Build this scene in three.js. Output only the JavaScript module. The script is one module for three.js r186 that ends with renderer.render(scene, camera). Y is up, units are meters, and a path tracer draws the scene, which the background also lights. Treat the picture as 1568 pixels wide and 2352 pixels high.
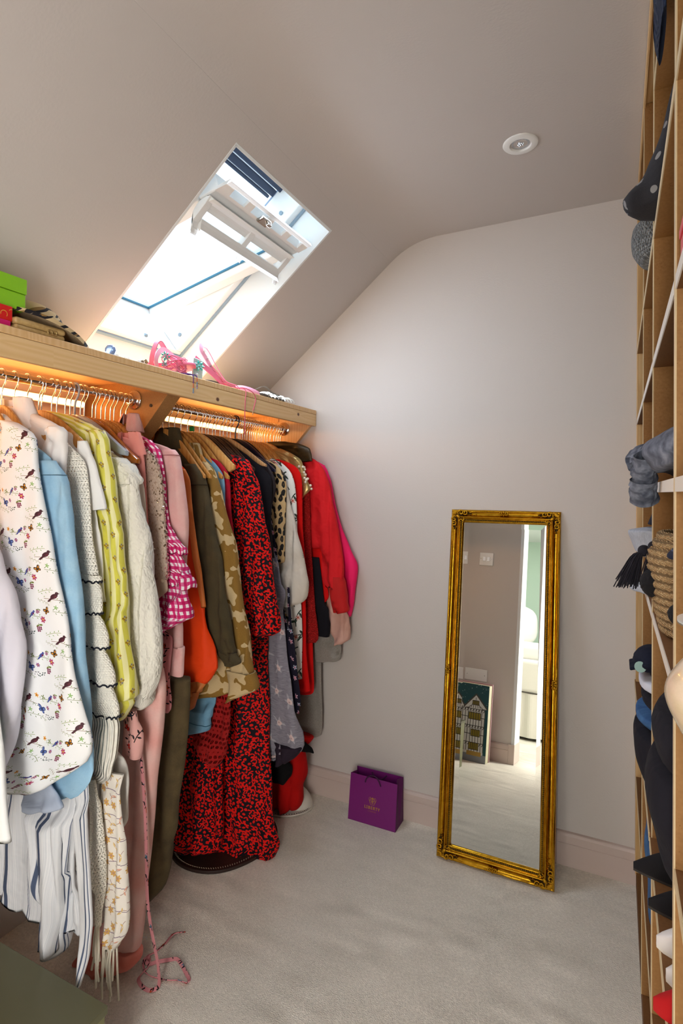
import * as THREE from 'three';
import { RoundedBoxGeometry } from 'three/addons/geometries/RoundedBoxGeometry.js';
import { mergeGeometries, mergeVertices, toCreasedNormals } from 'three/addons/utils/BufferGeometryUtils.js';
import { ImprovedNoise } from 'three/addons/math/ImprovedNoise.js';
import { RectAreaLightUniformsLib } from 'three/addons/lights/RectAreaLightUniformsLib.js';
RectAreaLightUniformsLib.init();

// ---------------------------------------------------------------- camera, sky, lights, exposure
// Room axes: far wall is z = 0, the camera looks towards it; floor is y = 0; left is -x. Metres.
const scene = new THREE.Scene();
const camera = new THREE.PerspectiveCamera(2 * Math.atan(1176 / 1276.18) * 180 / Math.PI, 1568 / 2352, 0.02, 60);
camera.position.set(0, 1.4, 2.2842);
camera.rotation.order = 'YXZ';
camera.rotation.set(0.012255, 0.460343, 0.009959);
camera.setViewOffset(1568, 2352, 0, 64, 1568, 2352);          // the photograph's lens was shifted
const renderer = new THREE.WebGLRenderer({ antialias: true });
renderer.toneMapping = THREE.LinearToneMapping;
renderer.toneMappingExposure = 2.4;
renderer.shadowMap.enabled = true;
renderer.shadowMap.type = THREE.PCFSoftShadowMap;
scene.background = new THREE.Color(0.74, 0.90, 1.0);           // bright overcast sky
scene.backgroundIntensity = 1.35;
function areaLight(color, intensity, w, h, pos, target) {
  const l = new THREE.RectAreaLight(color, intensity, w, h);
  l.position.set(...pos); l.lookAt(...target); scene.add(l); return l;
}
// two unseen lamps behind the camera, placed to light the bedroom and the closet
const UNSEEN_LAMPS = [[-1.0, 2.43, 4.2]], UNSEEN_LANTERN = [0.22, 1.08, 3.35];
for (const p of UNSEEN_LAMPS) areaLight(0xffffff, 6, 0.9, 0.9, [p[0], p[1] - 0.02, p[2]], [p[0], 0, p[2]]);
areaLight(0xfffdf8, 5.6, 0.6, 1.65, [UNSEEN_LANTERN[0], UNSEEN_LANTERN[1], UNSEEN_LANTERN[2] - 0.32], [UNSEEN_LANTERN[0], UNSEEN_LANTERN[1], 0]);
// daylight of the roof window, at the inner face of its opening
areaLight(0xe0eeff, 3.4, 0.55, 0.86, [-1.307, 2.067, 0.752], [-1.307 + 0.6356, 2.067 - 0.772, 0.752]);
// warm strips of light under the shelf, behind the clothes
const STRIPS = [[0.97, 2.2], [0.06, 0.58]];
for (const [a, b] of STRIPS) areaLight(0xffb060, 13, b - a, 0.02, [-1.628, 1.688, (a + b) / 2], [-1.2, 1.60, (a + b) / 2]);

// ---------------------------------------------------------------- helpers
const rng = (s) => () => { s |= 0; s = s + 0x6D2B79F5 | 0; let t = Math.imul(s ^ s >>> 15, 1 | s); t = t + Math.imul(t ^ t >>> 7, 61 | t) ^ t; return ((t ^ t >>> 14) >>> 0) / 4294967296; };
const noise3 = new ImprovedNoise();
const N3 = (x, y, z) => noise3.noise(x + 31.7, y + 17.3, z + 9.1);
const V = (x, y, z) => new THREE.Vector3(x, y, z);
const lerp = (a, b, t) => a + (b - a) * t, clamp = (x, a = 0, b = 1) => Math.min(b, Math.max(a, x));
const sstep = (a, b, x) => { const t = clamp((x - a) / (b - a)); return t * t * (3 - 2 * t); };
const used = {};
function numbered(n) { const k = used[n] = (used[n] ?? -1) + 1; return k ? n + '_' + String(k).padStart(3, '0') : n; }
function mesh(name, geo, mat, parent) {
  const m = new THREE.Mesh(geo, mat); m.castShadow = m.receiveShadow = true;
  m.name = parent ? name : numbered(name); (parent ?? scene).add(m); return m;
}
function tag(o, label, category, group) { o.userData.label = label; o.userData.category = category; if (group) o.userData.group = group; return o; }
function thing(name, label, category, pos = [0, 0, 0], group) {
  const o = new THREE.Group(); o.name = numbered(name); o.position.set(...pos); scene.add(o); return tag(o, label, category, group);
}
function struct(name, geo, mat, parent) { const m = mesh(name, geo, mat, parent); if (!parent) m.userData.kind = 'structure'; return m; }
const at = (g, x, y, z) => g.translate(x, y, z);
const box = (w, h, d, x = 0, y = 0, z = 0) => boxUV(new THREE.BoxGeometry(w, h, d)).translate(x, y, z);
const span = (x0, x1, y0, y1, z0, z1) => box(x1 - x0, y1 - y0, z1 - z0, (x0 + x1) / 2, (y0 + y1) / 2, (z0 + z1) / 2);
const rbox = (w, h, d, r, x = 0, y = 0, z = 0, s = 2) => planarUV(new RoundedBoxGeometry(w, h, d, s, Math.min(r, w / 2.01, h / 2.01, d / 2.01))).translate(x, y, z);
const rspan = (x0, x1, y0, y1, z0, z1, r = 0.002) => rbox(x1 - x0, y1 - y0, z1 - z0, r, (x0 + x1) / 2, (y0 + y1) / 2, (z0 + z1) / 2);
function boxUV(g) { return planarUV(g); }
// uv in metres, taken from the two axes across each face's normal; the longer direction of an object runs along v
function planarUV(g) {
  const p = g.attributes.position, n = g.attributes.normal, uv = new Float32Array(p.count * 2);
  for (let i = 0; i < p.count; i++) {
    const a = Math.abs(n.getX(i)), b = Math.abs(n.getY(i)), c = Math.abs(n.getZ(i));
    if (a >= b && a >= c) { uv[2 * i] = p.getZ(i); uv[2 * i + 1] = p.getY(i); }
    else if (b >= c) { uv[2 * i] = p.getX(i); uv[2 * i + 1] = p.getZ(i); }
    else { uv[2 * i] = p.getX(i); uv[2 * i + 1] = p.getY(i); }
  }
  g.setAttribute('uv', new THREE.BufferAttribute(uv, 2)); return g;
}
function extrude(pts, depth, bevel = 0, holes = [], seg = 12) {
  const s = new THREE.Shape(pts.map((p) => new THREE.Vector2(p[0], p[1])));
  for (const h of holes) s.holes.push(new THREE.Path(h.map((p) => new THREE.Vector2(p[0], p[1]))));
  return new THREE.ExtrudeGeometry(s, { depth, bevelEnabled: bevel > 0, bevelSize: bevel, bevelThickness: bevel, bevelSegments: 2, curveSegments: seg });
}
function tube(pts, r, n = 40, m = 8, closed = false, tension = 0.5) {
  const c = new THREE.CatmullRomCurve3(pts.map((p) => V(...p)), closed, 'catmullrom', tension);
  return new THREE.TubeGeometry(c, n, r, m, closed);
}
const cyl = (r0, r1, h, n = 24) => new THREE.CylinderGeometry(r0, r1, h, n);
const sph = (r, x = 0, y = 0, z = 0, a = 14, b = 10) => new THREE.SphereGeometry(r, a, b).translate(x, y, z);
const lathe = (pts, n = 32) => new THREE.LatheGeometry(pts.map((p) => new THREE.Vector2(p[0], p[1])), n);
function merge(list) { return mergeGeometries(list.map((g) => { const h = g.index ? g.toNonIndexed() : g; for (const k of Object.keys(h.attributes)) if (!['position', 'normal', 'uv'].includes(k)) h.deleteAttribute(k); return h; })); }
function displaced(g, f) {                                     // moves the vertices of a closed shape, keeps it closed
  g.deleteAttribute('normal'); const uv = g.attributes.uv; g.deleteAttribute('uv');
  g = mergeVertices(g, 1e-5); const p = g.attributes.position, v = V(0, 0, 0);
  for (let i = 0; i < p.count; i++) { v.fromBufferAttribute(p, i); f(v); p.setXYZ(i, v.x, v.y, v.z); }
  g.computeVertexNormals(); return planarUV(g);
}

// ---------------------------------------------------------------- textures
function canvas(w, h = w) { const c = document.createElement('canvas'); c.width = w; c.height = h; return [c, c.getContext('2d')]; }
function tex(c, sx = 1, sy = sx, srgb = true) {                 // sx, sy: metres that one tile covers
  const t = new THREE.CanvasTexture(c); t.wrapS = t.wrapT = THREE.RepeatWrapping; t.repeat.set(1 / sx, 1 / sy);
  if (srgb) t.colorSpace = THREE.SRGBColorSpace; return t;
}
function field(n, f, sx, sy, srgb = false) {                    // f(u, v) in 0..1 -> grey or [r, g, b] in 0..255
  const d = new Uint8Array(n * n * 4);
  for (let j = 0; j < n; j++) for (let i = 0; i < n; i++) {
    const c = f(i / n, j / n), k = 4 * (j * n + i);
    if (Array.isArray(c)) { d[k] = clamp(c[0], 0, 255); d[k + 1] = clamp(c[1], 0, 255); d[k + 2] = clamp(c[2], 0, 255); } else d[k] = d[k + 1] = d[k + 2] = clamp(c * 255, 0, 255);
    d[k + 3] = 255;
  }
  const t = new THREE.DataTexture(d, n, n); t.wrapS = t.wrapT = THREE.RepeatWrapping; t.magFilter = THREE.LinearFilter; t.repeat.set(1 / sx, 1 / (sy ?? sx));
  if (srgb) t.colorSpace = THREE.SRGBColorSpace; t.needsUpdate = true; return t;
}
// tileable noise: blends four shifted copies
function tn(u, v, k, s = 0) {
  const f = (a, b) => N3(a * k + s * 7.3, b * k + s * 3.1, s * 1.7);
  return lerp(lerp(f(u, v), f(u - 1, v), u), lerp(f(u, v - 1), f(u - 1, v - 1), u), v);
}
const fbm = (u, v, k, s = 0) => tn(u, v, k, s) + 0.5 * tn(u, v, k * 2, s + 1) + 0.25 * tn(u, v, k * 4, s + 2);
const std = (o) => new THREE.MeshStandardMaterial({ roughness: 0.8, side: THREE.DoubleSide, ...o });
const phys = (o) => new THREE.MeshPhysicalMaterial({ roughness: 0.8, side: THREE.DoubleSide, ...o });

const paintBump = field(256, (u, v) => 0.5 + 0.5 * fbm(u, v, 40), 0.25);
const M = {};
M.paint = std({ color: 0xd4ccc6, roughness: 0.62, bumpMap: paintBump, bumpScale: 0.0003 });
M.ceiling = std({ color: 0xcac3bf, roughness: 0.75, bumpMap: paintBump, bumpScale: 0.0003 });
M.trim = std({ color: 0xd2bfb6, roughness: 0.38 });
M.white = std({ color: 0xf1f3f4, roughness: 0.35 });
M.lining = std({ color: 0xeef2f4, roughness: 0.5 });
M.plastic = phys({ color: 0xf2f2f0, roughness: 0.3, clearcoat: 0.3 });
const woodTex = (base, dark, seed, size = 512) => field(size, (u, v) => {
  const w = fbm(u, v, 2, seed) * 0.35, rings = Math.sin((u * 14 + w * 6 + tn(u, v, 1.5, seed + 5) * 3) * Math.PI * 2 * 0.8);
  const g = 0.5 + 0.35 * rings + 0.25 * tn(u * 1, v * 0.15, 90, seed + 3), t = clamp(g);
  return [lerp(dark[0], base[0], t), lerp(dark[1], base[1], t), lerp(dark[2], base[2], t)];
}, 0.16, 0.9, true);
M.pine = std({ map: woodTex([224, 188, 136], [205, 160, 102], 3), roughness: 0.5 });
M.pineEnd = std({ map: woodTex([226, 190, 140], [214, 172, 118], 8), roughness: 0.5 });
const mdfTex = field(512, (u, v) => { const n = fbm(u, v, 60, 4) * 16 + tn(u, v, 9, 2) * 9, s = tn(u, v, 130, 6) > 0.42 ? -26 : 0; return [190 + n + s, 145 + n + s, 88 + n * 0.8 + s]; }, 0.3, 0.3, true);
M.mdf = std({ color: 0xd8ccc0, map: mdfTex, roughness: 0.72 });
M.mdfEdge = std({ color: 0xd9c39b, roughness: 0.7 });
M.mdfGrey = std({ color: 0xa08a70, map: mdfTex, roughness: 0.75 });
M.shelfWhite = std({ color: 0xe3dcd2, roughness: 0.55 });
M.chrome = std({ color: 0xdddddd, metalness: 1, roughness: 0.12 });
M.steel = std({ color: 0xb9b4ad, metalness: 1, roughness: 0.25 });
M.dark = std({ color: 0x2a2420, roughness: 0.7 });

// ---------------------------------------------------------------- the room
const ZR = 2.56, XL = -1.71;
const carpetMap = field(1024, (u, v) => {
  const n = fbm(u, v, 150, 1) * 13, l = fbm(u, v, 7, 2) * 8, st = tn(u * 0.4, v, 26, 5) * tn(u, v, 4, 9) * 60;
  return [236 + n * 1.5 + l + st * 1.5, 228 + n * 1.5 + l + st * 1.5, 214 + n * 1.5 + l + st * 1.5];
}, 1.1, 1.1, true);
const carpetBump = field(1024, (u, v) => 0.5 + 0.45 * fbm(u, v, 150, 7) + 0.12 * fbm(u, v, 9, 3), 0.45);
M.carpet = phys({ map: carpetMap, bumpMap: carpetBump, bumpScale: 0.0035, roughness: 1, sheen: 0.25, sheenRoughness: 0.6, sheenColor: new THREE.Color(0.9, 0.88, 0.84) });
struct('floor', span(-2.6, 1.9, -0.12, 0, -0.1, 6.4), M.carpet);

const SL = (s, off = 0) => [-1.537 + 0.7720 * s - 0.6356 * off, 1.888 + 0.6356 * s + 0.7720 * off];   // along and off the roof slope
const knee = []; for (let i = 0; i <= 12; i++) { const t = i / 12, a = [-0.90, 2.4125], b = [-0.806, 2.49], c = [-0.68, 2.49]; knee.push([(1 - t) ** 2 * a[0] + 2 * t * (1 - t) * b[0] + t * t * c[0], (1 - t) ** 2 * a[1] + 2 * t * (1 - t) * b[1] + t * t * c[1]]); }
{ // far wall: a gable slab
  const p = [[-1.85, -0.12], [0.75, -0.12], [0.75, 2.7], [-0.9, 2.7], [-1.85, 1.9]];
  struct('wall_far', planarUV(extrude(p, 0.12).translate(0, 0, -0.12)), M.paint);
  struct('wall_left', span(XL - 0.1, XL, -0.12, 1.80, 0, ZR + 0.24), M.paint);
  struct('wall_right', span(0.47, 0.57, -0.12, 2.7, 0, ZR), M.paint);
}
{ // sloping ceiling with the window opening cut through, the curved knee and the flat part
  const s0 = -0.27, s1 = 0.825, hole = [[-0.172, 0.47], [0.747, 0.47], [0.747, 1.034], [-0.172, 1.034]];
  const g = extrude([[s0, -0.12], [s1, -0.12], [s1, ZR + 0.24], [s0, ZR + 0.24]], 0.15, 0, [hole]);
  // shape axes (s, z) and extrusion (off) turned into the room
  const p = g.attributes.position; for (let i = 0; i < p.count; i++) { const [x, y] = SL(p.getX(i), p.getZ(i)), z = p.getY(i); p.setXYZ(i, x, y, z); }
  const flip = g.toNonIndexed(); flip.computeVertexNormals(); struct('ceiling_slope', planarUV(flip), M.ceiling);
  const k = [...knee, [0.75, 2.49], [0.75, 2.65], [-0.72, 2.65], SL(0.825, 0.15)];
  const kg = extrude(k, ZR + 0.36).translate(0, 0, -0.12);
  struct('ceiling', planarUV(toCreasedNormals(kg, 0.5)), M.ceiling);
}
function skirting(name, length, x, z, turn) {                   // stepped board with one groove
  const h = 0.122, prof = [[0, 0], [0.018, 0], [0.018, 0.083], [0.0155, 0.0845], [0.0155, 0.0865], [0.018, 0.088], [0.018, 0.112], [0.013, 0.119], [0.010, 0.121], [0, h]];
  const m = struct(name, extrude(prof, length), M.trim); m.position.set(x, 0, z); m.rotation.y = turn; return m;
}
skirting('baseboard_far', 1.9, -1.7, 0, -Math.PI / 2).position.set(0.2, 0, 0);
// rear wall with the doorway in which the camera stands
struct('wall_rear', merge([span(-1.85, -0.72, -0.12, 2.7, ZR, ZR + 0.24), span(-0.72, 0.075, 2.03, 2.7, ZR, ZR + 0.24), span(0.075, 0.75, -0.12, 2.7, ZR, ZR + 0.24)]), M.paint);
{ const m = skirting('baseboard_rear', 0.985, 0, 0, Math.PI / 2); m.position.set(-1.705, 0, ZR); m.scale.y = 1.12; }
{ // door lining
  const g = new THREE.Group(); g.name = 'door_1'; g.userData.kind = 'structure'; scene.add(g);
  mesh('jamb', rspan(-0.72, -0.695, 0, 2.03, ZR - 0.004, ZR + 0.244), M.white, g);
  mesh('jamb', rspan(0.05, 0.075, 0, 2.03, ZR - 0.004, ZR + 0.244), M.white, g);
  mesh('head', rspan(-0.72, 0.075, 2.005, 2.03, ZR - 0.004, ZR + 0.244), M.white, g);
  mesh('plinth', rspan(-0.738, -0.692, 0, 0.14, ZR - 0.02, ZR + 0.25), M.trim, g);
}
// ---------------------------------------------------------------- the roof window
{
  const w = new THREE.Group(); w.name = 'window_1'; w.userData.kind = 'structure'; scene.add(w);
  const slab = (s0, s1, o0, o1, z0, z1, r = 0.003) => { const g = rspan(s0, s1, o0, o1, z0, z1, r); g.rotateZ(0.6889); const [x, y] = SL(0); return g.translate(x, y, 0); };
  // lining boards of the reveal
  mesh('lining', slab(-0.18, 0.752, -0.001, 0.15, 0.462, 0.471, 0.001), M.lining, w);
  mesh('lining', slab(-0.18, 0.752, -0.001, 0.15, 1.033, 1.042, 0.001), M.lining, w);
  mesh('lining', slab(0.746, 0.756, -0.001, 0.15, 0.462, 1.042, 0.001), M.lining, w);
  mesh('lining', span(-1.70, -1.682, 1.76, 1.985, 0.462, 1.042), M.lining, w);
  // fixed frame
  const fr = [[-0.12, -0.035, 0.45, 1.054], [0.742, 0.83, 0.45, 1.054], [-0.035, 0.742, 0.45, 0.508], [-0.035, 0.742, 0.996, 1.054]];
  for (const [a, b, c, d] of fr) mesh('frame_rail', merge([slab(a, b, 0.15, 0.27, c, d, 0.004)]), M.white, w);
  mesh('frame_bead', slab(-0.062, -0.050, 0.140, 0.152, 0.471, 1.033), M.seal ??= std({ color: 0x8fa3b4, roughness: 0.6 }), w);
  mesh('frame_bead', slab(-0.05, 0.745, 0.140, 0.152, 0.471, 0.480), M.seal, w);
  for (const s of [0.02, 0.66]) { const g = cyl(0.008, 0.008, 0.004, 16).rotateX(Math.PI / 2).translate(...SL(s, 0.19), 0.51); mesh('screw_cap', g, M.seal, w); }
  mesh('corner_wedge', new THREE.ConeGeometry(0.009, 0.016, 4).rotateZ(0.7).translate(...SL(-0.032, 0.19), 0.66), M.seal, w);
  // dark casing and rolled blind above the top rail
  const mb = std({ color: 0x2c3a55, roughness: 0.5 }), mc = std({ color: 0x77869c, roughness: 0.45, metalness: 0.4 });
  mesh('blind_cassette', merge([slab(0.672, 0.700, 0.275, 0.305, 0.50, 1.0), slab(0.705, 0.728, 0.255, 0.285, 0.50, 1.0), slab(0.655, 0.668, 0.29, 0.312, 0.50, 1.0)]), mb, w);
  mesh('casing_rail', merge([slab(0.735, 0.760, 0.245, 0.27, 0.48, 1.02), slab(0.60, 0.735, 0.285, 0.30, 0.472, 0.484), slab(0.60, 0.735, 0.285, 0.30, 1.02, 1.032)]), mc, w);
  for (let i = 0; i < 7; i++) mesh('casing_clip', slab(0.728, 0.738, 0.225, 0.25, 0.53 + i * 0.068, 0.552 + i * 0.068 + 0.012 * (i % 2)), mb, w);
  // pivoting sash, standing open: its foot swings outwards, its head into the room
  const s = new THREE.Group(); s.name = 'sash'; s.position.set(...SL(0.29, 0.205), 0.75); s.rotation.z = 0.6889 - 0.462; w.add(s);
  const H = 0.39, W = 0.24;
  const rail = (x0, x1, z0, z1) => mesh('sash_rail', merge([rspan(x0, x1, -0.028, 0.024, z0, z1, 0.006)]), M.white, s);
  rail(-H, -H + 0.06, -W, W); rail(H - 0.075, H, -W, W); rail(-H + 0.06, H - 0.075, -W, -W + 0.055); rail(-H + 0.06, H - 0.075, W - 0.055, W);
  const seal = std({ color: 0x2f6f8e, roughness: 0.5 });
  const inn = (x0, x1, z0, z1) => rspan(x0, x1, -0.002, 0.006, z0, z1, 0.001);
  mesh('seal', merge([inn(-H + 0.06, -H + 0.066, -W + 0.055, W - 0.055), inn(-H + 0.06, H - 0.075, -W + 0.055, -W + 0.061), inn(-H + 0.06, H - 0.075, W - 0.061, W - 0.055)]), seal, s);
  mesh('pane', span(-H + 0.055, H - 0.07, 0.008, 0.010, -W + 0.05, W - 0.05), phys({ color: 0xf4fbff, roughness: 0.02, transmission: 1, thickness: 0, ior: 1.45 }), s);
  // ventilation flap along the sash head: a curved bar with two long openings and a slotted back plate
  const arc = []; for (let i = 0; i <= 10; i++) { const a = -0.35 + i / 10 * 2.1; arc.push([H - 0.045 - 0.062 * Math.sin(a) - 0.012, -0.030 - 0.058 * (1 - Math.cos(a))]); }
  const shell = (i0, i1, th) => { const a = arc.slice(i0, i1 + 1); return [...a, ...a.slice().reverse().map(([x, y]) => [x + th * 0.6, y - th])]; };
  mesh('vent_bar', merge([extrude(shell(0, 4, 0.013), 2 * W - 0.02).translate(0, 0, -W + 0.01), extrude(shell(6, 10, 0.016), 2 * W - 0.05).translate(0, 0, -W + 0.02)]), M.plastic, s);
  for (const z of [-W + 0.004, -0.011, W - 0.026]) mesh('vent_rib', extrude([...arc, [arc[10][0] - 0.014, arc[10][1] - 0.014], [arc[6][0] - 0.006, arc[6][1] - 0.024], [arc[2][0] + 0.004, arc[2][1] - 0.018]], 0.022, 0.001).translate(0, 0, z), M.plastic, s);
  mesh('vent_gasket', rspan(H - 0.048, H - 0.043, -0.036, -0.028, -W + 0.005, W - 0.005, 0.001), M.dark, s);
  const holes = []; for (let i = 0; i < 4; i++) { const a = -W + 0.03 + i * 0.108, b = a + 0.088; holes.push([[0.012, a], [0.045, a + 0.012], [0.045, b], [0.012, b - 0.012]]); }
  const plate = extrude([[0, -W], [0.058, -W + 0.004], [0.058, W - 0.004], [0, W]], 0.008, 0.001, holes); plate.rotateX(Math.PI / 2);
  plate.scale(1, 1, 1); mesh('vent_plate', plate.translate(H - 0.012, -0.020, 0), M.white, s);
  mesh('latch', merge([rbox(0.030, 0.012, 0.05, 0.004, H + 0.01, -0.036, 0.02), rbox(0.012, 0.02, 0.02, 0.003, H + 0.02, -0.044, 0.01)]), M.steel, s);
}
// ---------------------------------------------------------------- downlight
{
  const t = thing('ceiling_downlight', 'round white recessed downlight in the flat ceiling above the mirror', 'light', [-0.274, 2.49, 0.497]);
  mesh('bezel', lathe([[0.030, 0.004], [0.031, -0.004], [0.034, -0.006], [0.050, -0.0045], [0.0535, -0.001], [0.0535, 0]], 48), M.plastic, t);
  mesh('reflector', lathe([[0.030, 0.002], [0.027, -0.0005], [0.018, 0.0003], [0.001, -0.0003], [0, -0.0003]], 36), std({ color: 0xb9bcc2, roughness: 0.25, metalness: 0.7 }), t);
  const f = []; for (let i = 0; i < 9; i++) { const a = i * 2.4, r = 0.0035 * Math.sqrt(i); f.push(new THREE.OctahedronGeometry(0.0032).translate(r * Math.cos(a), -0.0015, r * Math.sin(a))); }
  mesh('led_chip', merge(f), std({ color: 0xe9eef2, roughness: 0.15, metalness: 0.3 }), t);
}
// ---------------------------------------------------------------- hanging shelf over the rails
{
  const t = thing('hanging_shelf', 'long pine shelf with a deep front board over the clothes rails', 'shelf', [-1.267, 1.777, 1.2]);
  const g = (a) => a.translate(1.267, -1.777, -1.2), Z1 = ZR - 0.01;
  mesh('board', g(rspan(-1.70, -1.267, 1.757, 1.777, 0.002, Z1, 0.003)), M.pineEnd, t);
  const knots = [[1.47, 1.728], [0.165, 1.738], [0.72, 1.72], [1.9, 1.73]];
  const front = field(1024, (u, v) => {                          // 1.36 m long board: u along its height, v along its length
    let y = (u - 0.5) * 0.054, z = v * 1.36, dx = 0, near = 9;
    for (const [kz, ky] of knots) { const dz = z - kz, dy = y - (ky - 1.73), r = Math.hypot(dz * 0.32, dy); dx += 0.012 * Math.exp(-(r * r) / 0.0002) * Math.sign(dy || 1); near = Math.min(near, Math.hypot(dz * 0.8, dy)); }
    const g0 = y + dx + 0.006 * N3(z * 3, y * 8, 1), gr = 0.5 + 0.5 * Math.sin(g0 * 430 + 4 * N3(z * 1.6, y * 30, 5)), f = N3(z * 9, y * 700, 2) * 2.5;
    const k = near < 0.009 ? 1 - near / 0.009 : 0, t = 0.45 + gr * 0.4, kk = sstep(0, 0.6, k);
    return [lerp(lerp(214, 232, t) + f, 92, kk), lerp(lerp(172, 198, t) + f, 52, kk), lerp(lerp(112, 148, t) + f, 28, kk)];
  }, 1, 1, true);
  const fb = new RoundedBoxGeometry(0.02, 0.054, Z1 - 0.002, 2, 0.003); { const p = fb.attributes.position, uv = fb.attributes.uv; for (let i = 0; i < p.count; i++) uv.setXY(i, p.getY(i) / 0.054 + 0.5, (p.getZ(i) + Z1 / 2) / 1.36); }
  mesh('front_board', g(fb.translate(-1.277, 1.7295, Z1 / 2 + 0.001)), std({ map: front, roughness: 0.5 }), t);
  // brackets: pairs of sawn boards with a sloping front
  const prof = [[-1.29, 1.705], [-1.29, 1.757], [-1.69, 1.757], [-1.69, 1.33], [-1.64, 1.33]];
  for (const [z, d] of [[0.885, 0.058], [0.003, 0.02]]) mesh('bracket', g(planarUV(extrude(prof, d - 0.002, 0.001).translate(0, 0, z))), z > 0.5 ? M.mdf : M.pineEnd, t);
  mesh('bracket', g(planarUV(extrude(prof, 0.056, 0.001).translate(0, 0, 2.25))), M.mdf, t);
  mesh('back_panel', g(span(XL + 0.001, -1.672, 0.9, 1.7565, 0.002, Z1)), std({ color: 0xeadfce, roughness: 0.6 }), t);
  const screws = [[-1.52, 1.712], [-1.36, 1.672], [-1.47, 1.60]].map(([x, y]) => cyl(0.0055, 0.0055, 0.003, 12).rotateX(Math.PI / 2).translate(x, y, 0.9435));
  for (const s of screws) mesh('screw_hole', g(s), M.dark, t);
  mesh('plug', g(cyl(0.008, 0.008, 0.004, 14).rotateX(Math.PI / 2).translate(-1.47, 1.735, 0.024)), M.pineEnd, t);
}
for (const [i, [a, b]] of STRIPS.entries()) {
  const t = thing('light_strip', i ? 'glowing warm light strip under the far half of the pine shelf' : 'glowing warm light strip under the near half of the pine shelf', 'light', [-1.65, 1.688, (a + b) / 2]);
  mesh('housing', rbox(0.022, 0.026, b - a + 0.01, 0.003, -0.010, 0, 0), M.white, t);
  mesh('diffuser', rbox(0.008, 0.02, b - a, 0.003, 0.005, 0, 0), std({ color: 0xffe2b0, emissive: 0xffc27a, emissiveIntensity: 2.2 }), t);
}
for (const [i, [a, b]] of [[0.945, 2.246], [0.0235, 0.8825]].entries()) {
  const t = thing('clothes_rail', i ? 'chrome clothes rail under the far half of the pine shelf' : 'chrome clothes rail under the near half of the pine shelf', 'rail', [-1.433, 1.694, (a + b) / 2]);
  mesh('pole', cyl(0.0125, 0.0125, b - a, 28).rotateX(Math.PI / 2), M.chrome, t);
  for (const e of [a, b]) {
    const d = e === a ? 1 : -1;
    mesh('end_socket', lathe([[0.0128, 0.022], [0.017, 0.022], [0.018, 0.020], [0.018, 0.007], [0.030, 0.005], [0.032, 0.002], [0.032, 0], [0, 0]], 36).rotateX(Math.PI / 2 * d).translate(0, 0, e - (a + b) / 2), M.chrome, t);
  }
}
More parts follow.
